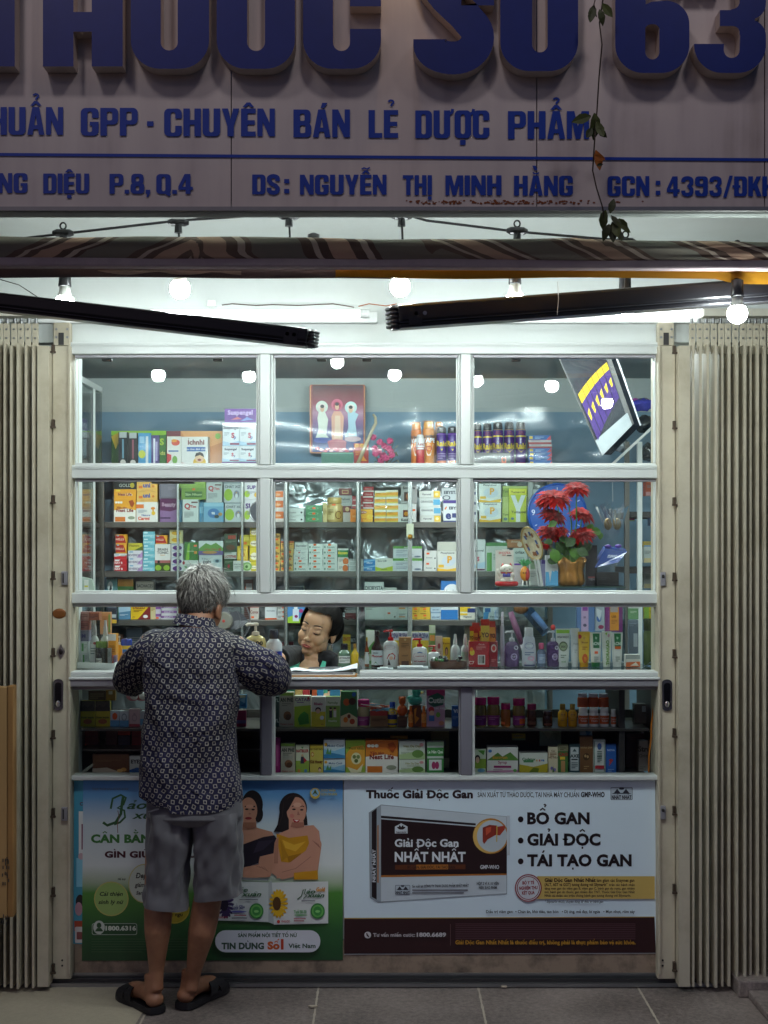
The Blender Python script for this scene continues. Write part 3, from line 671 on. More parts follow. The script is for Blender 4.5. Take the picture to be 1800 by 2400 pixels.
# leaning cardboard sheet by the gate
cb=thing('cardboard_sheet','brown flattened cardboard box propped against the ribs of the folding gate','cardboard',(-1.5,-.2,0))
CBM=M('a07d50',.85,var=.12,scale=5,bump=.05,bscale=30)
a=P(28,1607,-.22);c=P(37,2147,-.22)
m=MB();m.box(-1.95,a.x-.012,-.245,-.20,c.z,a.z-.004,CBM);m.build('panel',cb)
m=MB();m.box(a.x-.011,a.x+.012,-.247,-.198,c.z+.002,a.z+.002,M('8a6437',.85,var=.2,scale=9),.004);m.build('folded_edge',cb)
m=MB();
for k in range(26):
    q=P(random.uniform(2,24),random.choice((1990,2010,2030,2110,2130))+random.uniform(-12,12),0);m.box(q.x*.955-.0018,q.x*.955+.0018,-.2475,-.2465,q.z-.006,q.z+.006,DARK)
m.build('printed_marks',cb)
m=MB();m.box(-1.9,-1.48,-.25,-.19,.0,c.z-.002,M('6d5a3c',.9));m.build('bottom_flap',cb)

# ---------------------------------------------------------------- aluminium shop window and counter
def xz(px,py,Y=0.0):p=P(px,py,Y);return p.x,p.z
k9=1800/1659
XL,XR=P(155*k9,0,0).x,P(1420*k9,0,0).x
Zd=lambda v,Y=0:P(0,v*k9,Y).z
Xd=lambda u,Y=0:P(u*k9,0,Y).x
wf=thing('shop_window','wide aluminium framed shop window of six panes over an open serving hatch','window',(0,0,Zd(1450)))
m=MB()
def hb(v0,v1,y0=-.028,y1=.05,mat=ALU,xa=None,xb=None):m.box(XL if xa is None else xa,XR if xb is None else xb,y0,y1,Zd(v1),Zd(v0),mat,.004)
hb(741,767);hb(747,750,-.031,-.027)
hb(1005,1034);hb(1011,1014,-.030,-.027,ALU)
hb(1280,1303);hb(1303.5,1311,-.012,.045)
m.build('rail',wf)
for u0,u1 in((557,591),(989,1021)):
    for v0,v1 in((767,1005),(1034,1280)):
        m=MB();c=(u0+u1)/2
        m.box(Xd(c-11),Xd(c+11),-.034,.045,Zd(v1)+.0005,Zd(v0)-.0005,ALU,.003)
        m.box(Xd(u0+.5),Xd(c-11.3),-.022,.03,Zd(v1)+.0005,Zd(v0)-.0005,ALU,.003);m.box(Xd(c+11.3),Xd(u1-.5),-.022,.03,Zd(v1)+.0005,Zd(v0)-.0005,ALU,.003)
        m.build('mullion',wf)
m=MB();m.box(XL-.004,XL+.0055,-.03,.05,Zd(1448),Zd(767)-.0005,ALU);m.box(XR-.0055,XR+.004,-.03,.05,Zd(1448),Zd(767)-.0005,ALU);m.build('side_frame',wf)
for u0,u1 in((163,557),(591,989),(1021,1416)):
    for v0,v1 in((767,1005),(1034,1280)):
        q=MB() # glazing beads round the pane
        xa,xb,za,zb_=Xd(u0),Xd(u1),Zd(v1),Zd(v0)
        for(x0,x1,z0,z1)in((xa,xb,za,za+.008),(xa,xb,zb_-.012,zb_),(xa,xa+.006,za+.008,zb_-.012),(xb-.006,xb,za+.008,zb_-.012)):q.box(x0+.0004,x1-.0004,-.010,.022,z0+.0004,z1-.0004,ALU_DK if z1>zb_-.001 and z0>za+.05 and x1-x0>.1 else ALU,.0015)
        q.build('glazing_bead',wf)
        ty=.003 if u0>1000 else 0;q=MB();q.add([(xa,.004+ty,za),(xb,.004-ty,za),(xb,.004-ty,zb_),(xa,.004+ty,zb_)],[(0,1,2,3)],GLASS);q.build('pane',wf)
# fixed panes beside the hatch
for u0,u1 in((163,252),(776,1091),(1092,1316),(1317,1416)):
    q=MB();q.box(Xd(u0),Xd(u1),.012,.0165,Zd(1446),Zd(1311)-.001,glass('hatch_glass',refl=.7,dirt=.04));q.build('hatch_pane',wf)
q=MB();q.box(Xd(774),Xd(788),.004,.024,Zd(1447),Zd(1311)-.001,glass('hazed_glass',(.7,.75,.74),dirt=.5));q.build('pane_edge',wf)
# counter / display case
dc=thing('display_counter','aluminium display counter with glazed shelves under the serving hatch','counter',(0,0,0))
m=MB();m.box(XL,Xd(566),-.045,.05,Zd(1459),Zd(1449),ALU,.004);m.box(Xd(777),XR,-.045,.05,Zd(1459),Zd(1449),ALU,.004);[m.box(u0,u1,.40,.43,Zd(1459),Zd(1449),ALU,.004)for u0,u1 in((XL,Xd(590)),(Xd(777),XR))];m.box(XL,XR,-.060,.05,Zd(1466),Zd(1459.4),ALU,.005);m.box(XL,XR,-.052,.05,Zd(1481),Zd(1466.4),ALU_DK,.005);m.build('counter_top',dc)
q=MB();[q.box(u0,u1,.0505,.3995,Zd(1449)-.008,Zd(1449)-.0005,glass('counter_glass',(.9,.95,.94),.8))for u0,u1 in((XL,Xd(590)),(Xd(777),XR))];q.build('glass_top',dc)
m=MB();m.box(XL,XR,-.02,.05,Zd(1489),Zd(1481.4),ALU_DK,.003);m.box(XL,XR,-.03,.05,Zd(1683),Zd(1673),ALU,.003);m.build('rail',dc)
for u0,u1 in((562,594),(991,1025)):
    m=MB();m.box(Xd(u0+3),Xd(u1-6),-.03,.04,Zd(1673)+.0005,Zd(1481.4)-.0005,M('7d7b86',.4,.3,var=.08,scale=5),.004);m.box(Xd(u1-5.7),Xd(u1),-.02,.03,Zd(1673)+.0005,Zd(1489)-.0005,ALU,.002);m.box(Xd(u0),Xd(u0+2.7),-.015,.03,Zd(1673)+.0005,Zd(1489)-.0005,ALU_DK,.001);m.build('mullion',dc)
for u0,u1 in((163,562),(594,991),(1025,1416)):
    q=MB();q.add([(Xd(u0),.004,Zd(1673)),(Xd(u1),.004,Zd(1673)),(Xd(u1),.004,Zd(1489)),(Xd(u0),.004,Zd(1489))],[(0,1,2,3)],glass('case_glass',(.93,.96,.95),refl=.45));q.build('pane',dc)
m=MB();m.box(XL,XR,.005,.42,.17,Zd(1676,.2),M('cfd0cc',.6));m.build('base_panel',dc)
SHELF=M('4b4846',.3,.5,var=.1)
YD=.11 # front faces of the goods in the case
zsh=lambda py,Y:P(0,py,Y).z
Z_D1=zsh(1703.5,YD);Z_D2=zsh(1813,YD)
m=MB();m.box(XL+.02,XR-.02,.06,.41,Z_D1-.010,Z_D1-.0005,SHELF);m.build('shelf',dc)
m=MB();m.box(XL+.02,XR-.02,.055,.41,Z_D2-.012,Z_D2-.0005,SHELF);m.build('shelf',dc)
m=MB();m.box(XL,XR,.42,.43,Z_D2-.02,Zd(1560),M('4a4744',.5,var=.2,scale=3));m.box(XL-.005,XL+.004,.06,.42,Z_D2,Zd(1489),SHELF);m.box(XR-.004,XR+.004,.06,.42,Z_D2,Zd(1489),SHELF)
m.box(P(1448,0,.15).x-.008,P(1448,0,.15).x+.014,.07,.41,Z_D2,Zd(1489),DARK);m.build('carcass',dc)

# ---------------------------------------------------------------- cabinets inside
YC=2.50 # front faces of the goods on the back cabinet
ZB=[P(0,y,YC).z for y in(1095,1223.5,1338.5,1452)]
xa,xb=P(238,0,YC).x,P(1292,0,YC).x
bc=thing('medicine_cabinet','tall grey metal medicine cabinet with glass doors against the blue back wall','cabinet',(0,YC+.1,0))
MET=M('6f6c68',.35,.75,var=.12,scale=5)
m=MB()
ZB.append(P(0,1560,YC).z)
for i,z in enumerate(ZB):m.box(xa,xb,YC-.035,YC+.32,z-.032,z-.0005,MET,.002)
m.box(xa,xb,YC-.035,YC+.32,.5,.53,MET);m.build('shelf',bc)
m2,nt,pb,tc=nodes_mat('crumpled_film');L=nt.links.new
n=node(nt,'ShaderNodeTexNoise',Scale=3.6,Detail=2.5,Distortion=1.2);L(tc.outputs['Object'],n.inputs['Vector'])
bp=node(nt,'ShaderNodeBump',Strength=.9,Distance=.06);L(n.outputs['Fac'],bp.inputs['Height']);L(bp.outputs[0],pb.inputs['Normal'])
pb.inputs['Base Color'].default_value=(*lin('bfc6cc'),1);pb.inputs['Metallic'].default_value=.5;pb.inputs['Roughness'].default_value=.16
m=MB();m.box(xa,xb,YC+.32,YC+.335,.4,ZB[0]-.03,m2);m.build('back_panel',bc)
m=MB()
for px in(238,671,840,1243,1289):x=P(px,0,YC-.05).x;m.box(x-.014,x+.014,YC-.06,YC-.036,.4,ZB[0]+(.0 if px!=238 else 0),MET if px in(238,1289)else M('8c8f8f',.3,.8),.002)
m.build('upright',bc)
for px,w_ in((417,.012),(568,.012),(671,.012),(839,.013),(961,.024),(1117,.009)):
    x=P(px,0,YC-.09).x;m=MB();m.box(x-w_/2,x+w_/2,YC-.10,YC-.075,.6,P(0,1098,YC-.09).z,M('c4ccca',.25,.8),.002)
    if px==961:m.box(x-.02,x+.02,YC-.115,YC-.1005,P(0,1262,YC).z,P(0,1228,YC).z,M('b9bfa8',.4),.003);m.ell((x,YC-.118,P(0,1258,YC).z),(.014,.008,.014),M('a87b2c',.3,.8),10,6)
    m.build('door_stile',bc)
for x0,x1 in((417,568),(671,839),(839,961),(1117,1292)):
    q=MB();a,c=P(x0,0,YC-.085).x,P(x1,0,YC-.085).x;q.box(a+.007,c-.007,YC-.09,YC-.086,.6,P(0,1100,YC-.09).z,CASEGLASS);q.build('glass_door',bc)
# side cabinet along the wall, seen at a slant through the window
sc=thing('side_cabinet','glass fronted side cabinet of pale boxes running along the wall to the back','cabinet',(-1.7,2.0,0))
xs_=-1.56
m=MB()
for z in(2.13,1.80,1.54,1.27,1.0):m.box(xs_-.3,xs_,1.0,YC-.06,z-.02,z,MET)
m.box(xs_-.33,xs_-.31,1.0,YC-.04,.4,2.52,m2);m.box(xs_-.3,xs_+.005,YC-.055,YC-.035,.4,2.50,MET);m.box(xs_-.02,xs_+.012,1.0,YC-.055,2.50,2.53,ALU);m.build('shelf',sc)
q=MB();q.box(xs_+.006,xs_+.010,1.0,YC-.06,.9,2.50,glass('cabinet_mirror_glass',(.93,.97,.96),.7));q.build('glass_door',sc)
m=MB();m.box(xs_+.011,xs_+.02,2.20,2.215,.9,2.5,ALU);m.box(xs_+.011,xs_+.02,1.86,1.875,.9,2.5,ALU);m.build('door_stile',sc)
rc=thing('corner_rack','dark metal corner rack with cluttered shelves beyond the red flowers','rack',(1.55,2.2,0))
m=MB()
for px in(1470,1500):x=P(px,0,2.0).x;m.box(x-.012,x+.012,2.0,2.03,.3,2.2,MET if px==1470 else ALU)
for py in(1200,1330):z=P(0,py,2.1).z;m.box(P(1478,0,2.0).x,2.2,2.02,2.5,z-.03,z,DARK)
m.build('frame',rc)
# black inner curtain rail along the window head
cr=thing('curtain_rail','dark rail with clips along the inside of the window head','rail',(0,.07,Zd(771)))
m=MB();m.box(XL+.01,XR-.01,.06,.075,P(0,840,.06).z,P(0,833,.06).z,M('5f6467',.3,.7));m.build('rail',cr)
for px in(250,510,754,860,1210):
    m=MB();a=P(px,838,.055);m.box(a.x-.018,a.x+.018,.05,.08,a.z-.014,a.z+.006,DARK,.004);m.build('clip',cr)
# ---------------------------------------------------------------- goods: builders
ZONE={'4':(ZB[4],YC,'on the lowest cabinet shelf'),'T':(ZB[0],YC,'on top of the back cabinet'),'1':(ZB[1],YC,'on the upper cabinet shelf'),'2':(ZB[2],YC,'on the middle cabinet shelf'),
        '3':(ZB[3],YC,'on the lower cabinet shelf'),'d':(Z_D1,YD,'on the display case upper shelf'),'e':(Z_D2,YD,'on the display case floor'),
        'c':(Zd(1449)+.0005,.16,'on the serving counter'),'g':(P(0,1373.7,.42).z,.42,'on the small glass shelf')}
def PM(h):return M(h,.38,var=.05,scale=12)
def prints(m,spec,w,h,to3,n=1):
    """draw a printed design on a face w x h metres: to3(X, Z, layer), X in 0..w, Z in -h..0"""
    q=[0]
    def rect(a,b,c,d,col):
        q[0]+=1;k=max(1,n);vs=[]
        for i in range(k+1):
            X=(a+(c-a)*i/k)*w;vs+=[to3(X,-d*h,q[0]),to3(X,-b*h,q[0])]
        m.add(vs,[(2*i,2*i+2,2*i+3,2*i+1)for i in range(k)],PM(col))
    for tok in spec.split('|'):
        f=tok.split(',');k=f[0].strip()
        if not k:continue
        if k=='r':rect(*map(float,f[1:5]),f[5])
        elif k=='s':x,y=map(float,f[1:3]);sw=min(.5,.016/w);sh=min(.4,.010/h);rect(x-sw/2,y-sh/2,x+sw/2,y+sh/2,'f0662a')
        elif k=='e':
            x,y,rx,ry=map(float,f[1:5]);q[0]+=1
            m.poly([((x+rx*math.cos(a))*w,-(y+ry*math.sin(a))*h)for a in[i*math.pi/9 for i in range(18)]],PM(f[5]),to3=lambda X,Z,d:to3(X,Z,q[0]))
        elif k=='p':
            q[0]+=1;v=list(map(float,f[2:]));m.poly([(v[i]*w,-v[i+1]*h)for i in range(0,len(v),2)],PM(f[1]),to3=lambda X,Z,d:to3(X,Z,q[0]))
        elif k in 'tT':
            q[0]+=1;x,y,hh=map(float,f[1:4]);cap=hh*h
            m.text(','.join(f[5:]),x*w,-y*h-cap/2,cap,PM(f[4]),to3=lambda X,Z,d:to3(X,Z,q[0]),bold=.045 if k=='T' else.02,center=True,maxw=.92*w)
        elif k=='l':
            x0,y0,x1=map(float,f[1:4]);c=int(f[4]);st=.055 if len(f)<7 else float(f[6])
            for i in range(c):rect(x0,y0+i*st,x0+(x1-x0)*(1 if i<c-1 else.6),y0+i*st+st*.45,f[5])
_u=set()
def fin(o,desc,suffix,cat,group=None):
    lab=(desc+' '+suffix).strip()
    if lab in _u:print('DUPLICATE LABEL',lab)
    if not 4<=len(lab.split())<=16:print('LABEL LENGTH',lab)
    _u.add(lab);tag(o,lab,cat,group);return o
GRP={'4':'boxes on the cabinet shelves','T':'goods on top of the back cabinet','1':'boxes on the cabinet shelves','2':'boxes on the cabinet shelves','3':'boxes on the cabinet shelves','d':'goods in the display case','e':'goods in the display case','c':'goods on the serving counter','g':'things on the small glass shelf'}
def pbox(zone,c,x0,y0,x1,y1,col,desc,spec='',dep=None,back=0.0,name='medicine_box',cat='box',lift=True,side=None,tilt=None,suffix=None):
    zb,Y,sfx=ZONE[zone];Y+=back
    a=Q(c,x0,y0,Y);b_=Q(c,x1,y1 if y1 else 0,Y)
    za=a.z;z0=b_.z if y1 else zb+.0003
    w,h=b_.x-a.x,za-z0;dep=dep or min(max(w,.035)*.6,.11)
    m=MB();m.box(-w/2+.0004,w/2-.0004,0,dep,0.0003,h-.0003,M(side or col,.4,var=.06,scale=10))
    if not spec:spec='r,.0,.72,1,1,%s|l,.12,.25,.8,4,777777'%random.choice(('c9b98a','8fae7f','7d98b8','b98a8a'))
    prints(m,spec,w,h,lambda X,Z,l:(X-w/2,-.0005*l,h+Z))
    rot=tilt if tilt is not None else random.gauss(0,1.3)
    m.xf(Matrix.Translation(((a.x+b_.x)/2,Y+random.uniform(0,.006),z0))@Matrix.Rotation(R(rot),4,'Z'))
    return fin(m.build(name),desc,sfx if suffix is None else suffix,cat,GRP[zone])
ORD={2:('upper','lower'),3:('top','middle','bottom'),4:('topmost','second','third','lowest'),5:('topmost','second','third','fourth','lowest'),6:('topmost','second','third','fourth','fifth','lowest'),7:('topmost','second','third','fourth','fifth','sixth','lowest')}
NUM={2:'two',3:'three',4:'four',5:'five',6:'six',7:'seven'}
def stack(zone,c,x0,x1,ys,col,desc,spec='',**kw):
    """boxes piled from ys[0] (top edge) down to the shelf; desc in the plural"""
    n=len(ys)-1
    for i in range(n):
        pbox(zone,c,x0+random.uniform(-3,3),ys[i],x1+random.uniform(-3,3),ys[i+1],col,'%s of %s stacked %s'%(ORD[n][i],NUM[n],desc),spec,**kw)
PROF={
 'can':(dict(body=[(.97,0),(1,.01),(1,.80),(.9,.835)],cap=[(.86,.84),(.88,.86),(.84,.97),(.6,1.0)]),1),
 'jar':(dict(body=[(.9,0),(1,.04),(1,.66),(.85,.74)],lid=[(.92,.745),(.95,.76),(.95,.97),(.88,1)]),1),
 'pill':(dict(body=[(.95,0),(1,.03),(1,.66),(.8,.73)],lid=[(.84,.735),(.86,.75),(.86,.98),(.8,1)]),1),
 'bottle':(dict(body=[(.93,0),(1,.03),(1,.50),(.8,.6),(.42,.70),(.33,.80)],cap=[(.36,.80),(.38,.82),(.36,.98),(.3,1)]),1),
 'sauce':(dict(body=[(.93,0),(1,.02),(1,.48),(.85,.56),(.4,.70),(.33,.86)],cap=[(.36,.86),(.38,.87),(.36,.99),(.3,1)]),1),
 'pump':(dict(body=[(.9,0),(1,.03),(1,.55),(.9,.64),(.5,.70)],pump=[(.36,.70),(.38,.71),(.36,.79),(.14,.80),(.12,.93),(.3,.935),(.3,.985),(.2,1)]),.62),
 'lotion':(dict(body=[(.85,0),(.98,.05),(1,.4),(.8,.72),(.62,.78)],cap=[(.6,.785),(.62,.8),(.56,.98),(.5,1)]),.6),
 'spray':(dict(body=[(.93,0),(1,.03),(1,.5),(.75,.6),(.38,.66)],cap=[(.42,.665),(.44,.68),(.36,.84),(.26,.9),(.24,1)]),1),
 'mini':(dict(body=[(.93,0),(1,.04),(1,.6),(.6,.72),(.5,.74)],cap=[(.56,.745),(.58,.76),(.56,.98),(.5,1)]),1),
}
def bottle(zone,c,x0,ytop,x1,kind,cols,desc,spec='',name=None,back=0.0,y1=None,clear=False,cat=None,suffix=None):
    zb,Y,sfx=ZONE[zone]
    a=Q(c,x0,ytop,Y+back);b_=Q(c,x1,y1 or 0,Y+back);r=(b_.x-a.x)/2;z0=b_.z if y1 else zb+.0004;h=a.z-z0;cx=(a.x+b_.x)/2
    pr,sy=PROF[kind];cy=Y+back+r*sy
    nm=name or{'can':'spray_can','jar':'jar','pill':'pill_bottle','pump':'pump_bottle','lotion':'lotion_bottle'}.get(kind,'bottle')
    t=thing(nm,None,None,(cx,cy,z0))
    cs=cols.split()
    for i,(part,pf)in enumerate(pr.items()):
        m=MB();mat=M(cs[min(i,len(cs)-1)],.25,var=.05,spec=.6,**(dict(trans=.55)if clear and i==0 else{}))
        m.lathe((cx,cy,z0),[(q*r,z*h)for q,z in pf],mat,20,sy=sy)
        if part=='pump':m.tube([(cx,cy,z0+h*.96),(cx-r*.75,cy-r*.1,z0+h*.965),(cx-r*.9,cy-r*.12,z0+h*.93)],r*.14,mat,8)
        m.build(part,t,smooth=True,angle=40)
    if spec:
        m=MB();w=2*r
        def wrap(X,Z,l):
            th=(X/w-.5)*math.pi*.86;q=1.006+.003*l;f=-Z/h
            pf=pr['body'];zz=(h+Z)/h;rr=next((p0[0]+(p1[0]-p0[0])*(zz-p0[1])/(p1[1]-p0[1])for p0,p1 in zip(pf,pf[1:])if p0[1]<=zz<=p1[1]),1.0)
            return(cx+r*q*rr*math.sin(th),cy-r*sy*q*rr*math.cos(th)-.0003*l,z0+h+Z)
        prints(m,spec,w,h,wrap,n=8);m.build('label',t)
    return fin(t,desc,sfx if suffix is None else suffix,cat or nm.replace('_',' '),GRP[zone])
def cream_tube(zone,c,x0,ytop,x1,cols,desc,spec='',back=0.0):
    zb,Y,sfx=ZONE[zone];a=Q(c,x0,ytop,Y+back);b_=Q(c,x1,0,Y+back);r=(b_.x-a.x)/2;z0=zb+.0004;h=a.z-z0;cx,cy=(a.x+b_.x)/2,Y+back+r*.7
    t=thing('cream_tube',None,None,(cx,cy,z0));cs=cols.split()
    m=MB();m.lathe((cx,cy,z0),[(.70*r,0),(.72*r,.01*h),(.72*r,.13*h)],M(cs[1],.3),18,sy=.8);m.build('cap',t,smooth=True,angle=40)
    m=MB();n=20;vs=[];L_=[(.78,.7,.131),(.84,.7,.2),(.92,.5,.6),(1.0,.06,.94),(1.0,.05,1.0)]
    for q,d,z in L_:vs+=[(cx+r*q*math.cos(2*math.pi*k/n),cy+r*d*math.sin(2*math.pi*k/n),z0+z*h)for k in range(n)]
    fs=[(i*n+k,i*n+(k+1)%n,(i+1)*n+(k+1)%n,(i+1)*n+k)for i in range(4)for k in range(n)]+[tuple(4*n+k for k in range(n))]
    m.add(vs,fs,M(cs[0],.3,var=.04));m.build('body',t,smooth=True,angle=50)
    if spec:
        m=MB();w=2*r
        def fl(X,Z,l):
            zz=(h+Z)/h;q=np.interp(zz,[a_[2]for a_ in L_],[a_[0]for a_ in L_]);d=np.interp(zz,[a_[2]for a_ in L_],[a_[1]for a_ in L_])
            u=max(-.94,min(.94,(X/w-.5)*1.85));return(cx+r*q*u,cy-r*d*math.sqrt(1-u*u)*1.0-.001-.0004*l,z0+h+Z)
        prints(m,spec,w,h,fl,n=6);m.build('label',t)
    return fin(t,desc,sfx,'tube',GRP[zone])
# ---------------------------------------------------------------- goods on the back cabinet
S5='T,.5,.2,.13,3a3350,Suspengel|T,.62,.55,.2,c02a4a,S|t,.74,.62,.14,2a50a0,p|l,.1,.42,.4,3,9aa4b0|p,b8d4ea,0,1,0,.8,.5,.88,1,.78,1,1|r,.45,.88,1,.96,8a2a50'
pbox('T','A',345,725,795,0,'2f5a2a','wide green toothbrush display carton','r,0,0,1,.12,9acb3c|p,e0b93a,0,.15,.12,.05,.2,.1,.08,.5|p,3a7a2a,.5,.3,1,.1,1,1,.6,1|T,.86,.3,.16,b8d838,P/S|t,.9,.6,.1,d8e070,Kids',back=.07,dep=.05)
for i,(a,b_,q,t0,sp)in enumerate(((405,480,'24282c',735,'r,.1,.0,.9,.16,c8cccc|r,.4,.2,.6,.75,7ba6bc|e,.5,.86,.3,.08,e0d8d0'),(486,560,'2a2428',740,'r,.1,.0,.9,.16,c8cccc|r,.4,.2,.6,.75,a85a6a|e,.5,.86,.3,.08,e0d8d0'),(566,668,'5aa6d8',742,'e,.3,.62,.28,.12,d8dc50|r,.6,.1,.8,.95,e8eef2|r,.1,.1,.5,.3,a8d4f0'),(672,735,'5a4a86',760,'r,.25,.1,.5,.95,eceaf2|r,.55,.2,.8,.8,b8a8d8'))):
    pbox('T','A',a,t0,b_,0,q,('black toothbrush pack with pale blue handle','black toothbrush pack with pink handle','light blue kids toothbrush pack','violet toothbrush pack with white handle')[i],sp,dep=.02,back=.02*(i%2),name='toothbrush_pack',cat='toothbrush')
pbox('T','A',797,726,1248,0,'c8824a','wide orange brown carton behind kids box','r,0,0,.25,.14,7a2030|p,e0a060,.25,0,.5,.6,1,.3,1,0|e,.92,.14,.05,.08,8ab84a|t,.8,.9,.06,5a3018,0-3 tuổi',back=.08,dep=.05)
pbox('T','A',800,770,915,0,'f0ece4','narrow white kids box with red wave','e,.6,.2,.3,.1,e05030|e,.5,.14,.2,.05,f0a030|r,.1,.45,.8,.5,5078b0|p,d03038,0,.55,.3,.6,.3,.75,.1,.85,0,.9|e,.55,.76,.18,.13,78b048',back=.01)
pbox('T','A',916,772,1132,0,'f2f0ec','white kids box with a laughing boy','T,.55,.18,.15,7a2a2a,íchnhi|r,.2,.34,.9,.48,2a62b0|t,.55,.41,.06,ffffff,đêm chức dinh dưỡng|p,c82a34,0,.85,.4,.9,.4,1,0,1|e,.68,.84,.24,.18,e8b83a|e,.68,.7,.17,.15,f0c8a0|p,2a1c1a,.5,.66,.55,.54,.7,.5,.82,.56,.86,.68,.7,.6|e,.68,.76,.07,.04,8a2020|r,.84,.88,1,1,2a52a8')
pbox('T','A',1265,545,1525,657,'6a2f96','purple display tray lid topping white swirl boxes','T,.5,.3,.3,3a1a5a,Suspengel|T,.49,.28,.3,c8a8e0,Suspengel|p,d86a7a,.2,.8,.4,.6,.55,.75|p,8090d8,.5,.9,.7,.6,.9,.8',back=.03)
for i,(a,t0,b_,q)in enumerate(((1250,658,1384,846),(1386,658,1520,846),(1247,848,1382,974),(1384,848,1518,974))):
    pbox('T','A',a,t0,b_,q,'e8ecf0','%s of four white boxes with red and blue swirl'%('upper box nearer the orange carton','upper box nearer the mullion','lower box nearer the orange carton','lower box nearer the mullion')[i],S5,suffix='')
pbox('T','A',1243,975,1522,0,'5a2a80','purple base tray under four white boxes','t,.2,.4,.3,c0a8d8,Suspengel')
# red and orange sprays, purple insect sprays
VA='r,0,.0,1,.01,e88a2a|T,.5,.34,.06,303038,JUMBO|T,.5,.42,.09,f0f0f0,VAPE|p,e6dcc8,.2,.5,.8,.5,.6,.75,.4,.75|e,.5,.6,.2,.06,b83a2a'
bottle('T','B',1163,640,1246,'can','d9772a e58a2c','slimmer orange spray can with white lettering',VA)
bottle('T','B',1256,630,1352,'can','dd8a36 eaa03a','widest orange spray can with domed cap',VA)
bottle('T','B',1350,636,1420,'can','d9772a e0832c','orange spray can behind the purple cans','',back=.11)
bottle('T','B',1204,738,1270,'can','c02a30 d8d2d0','short red and white spray can','r,0,.12,1,.4,e8e4e4|T,.5,.3,.08,a03030,Ant|r,.1,.42,.9,.46,f0f0f0',back=-.03)
RA='r,0,.18,1,.2,8a5ab8|T,.5,.42,.12,e8c832,Raid|p,e8c832,.2,.5,.5,.56,.8,.5,.5,.6|r,.1,.84,.9,.96,d0602a|l,.2,.66,.8,3,8a70b0'
bottle('T','B',1366,674,1447,'can','4a2a80 26242c','purple spray can with orange base beside orange cans',RA)
bottle('T','B',1451,674,1534,'can','4a2a80 26242c','purple spray can touching the middle mullion',RA)
RB='r,0,.17,1,.33,e3c53a|t,.5,.22,.03,a03030,Kills|t,.5,.26,.03,a03030,Dead|T,.5,.53,.12,e3c53a,Raid|p,e3c53a,.25,.6,.75,.6,.5,.68|r,.15,.9,.85,.97,b84a2a'
for i,(a,b_)in enumerate(((102,166),(173,247),(249,334),(339,420),(428,511))):
    bottle('T','C',a,626+(9 if i<2 else 0),b_,'can','4d2b7c 2a282e',('purple can with yellow band next to the mullion','second purple can from the mullion with yellow band','middle of five purple cans with yellow bands','fourth purple can from the mullion with yellow band','purple can with yellow band beside blue packs')[i],RB,back=.02 if i<2 else 0)
pbox('T','C',98,865,388,0,'26262a','black carton with a small orange badge before purple cans','r,.76,.38,.88,.8,c8502a|e,.82,.55,.04,.12,2a1a14',back=-.12,dep=.08)
for i,(t0,q,col)in enumerate(((730,765,'b'),(765,797,'r'),(797,830,'r'),(830,862,'b'),(862,893,'b'),(893,925,'b'),(925,0,'b'))):
    pbox('T','C',525+(i*3)%7,t0,700+(i*5)%11,q,'2a6ab8' if col=='b' else 'b03a40','%s of seven flat %s coil packs piled'%(ORD[7][i],'blue' if col=='b' else 'silver and red'),'r,.05,.2,.2,.8,e8c832|l,.3,.35,.7,2,9ac8e8,.3|p,d04a58,.8,1,1,0,1,1' if col=='b' else 'r,0,.1,1,.6,c8c8cc|l,.1,.2,.8,1,8a8a90,.3',dep=.1,name='coil_pack')
# altar corner
pbox('T','B',450,880,705,0,'2f6a58','low dark green chest before the picture','r,.02,.04,.98,.1,5a9a86|p,b83030,.3,.98,.5,.8,.8,.78,.95,.98,.8,.86,.5,.88',back=-.03,dep=.09,name='chest',cat='chest')
pbox('T','B',708,808,826,0,'a82a22','red altar packet with gold blossoms','e,.2,.1,.14,.08,e8a832|e,.55,.1,.14,.08,e8a832|e,.2,.1,.05,.03,7a2a18|e,.55,.1,.05,.03,7a2a18|p,d88a2a,.4,.75,.6,.45,.7,.6,.9,.75|l,.1,.35,.5,2,d88a2a,.1|r,0,.88,1,.9,d88a2a',back=-.01,name='altar_packet',cat='packet')

# ---------------------------------------------------------------- upper shelf of the back cabinet
NL='r,0,0,1,.28,e8a42c|p,f3efe6,0,.5,.6,.42,1,.5,1,1,0,1|T,.5,.5,.13,8a2a20,Nest Life|t,.35,.38,.09,a03028,Yến sào|r,.05,.78,.52,.98,d8782a|e,.8,.82,.16,.07,9aa088|e,.1,.16,.06,.05,f6f0e0|e,.22,.16,.06,.05,f6f0e0|e,.34,.16,.06,.05,f6f0e0|p,a84a18,.68,.1,.86,.05,.95,.2,.85,.38,.76,.3'
pbox('1','M',370,100,550,160,'22262a','black carton with yellow bear above orange nest boxes','t,.5,.5,.4,a8b0a8,GOLD|e,.82,.5,.1,.35,b8a838')
pbox('1','M',370,160,548,238,'e8a42c','flat orange nest box lying over a taller one','T,.5,.55,.26,f6ecd8,Nest Life|T,.49,.55,.25,8a2a20,Nest Life|r,.08,.05,.28,.25,f0d040')
pbox('1','M',370,238,546,0,'ecaa34','tall orange and white nest box',NL)
UN='T,.48,.35,.4,2a4a9a,uni|r,.1,.4,.28,.65,e07830|r,.2,.75,.8,.9,d8a860|e,.8,.45,.06,.12,d07a30'
pbox('1','M',553,100,721,182,'e3b45c','upper of two tan boxes lettered in blue',UN);pbox('1','M',553,183,721,263,'e3b45c','lower of two tan boxes lettered in blue',UN)
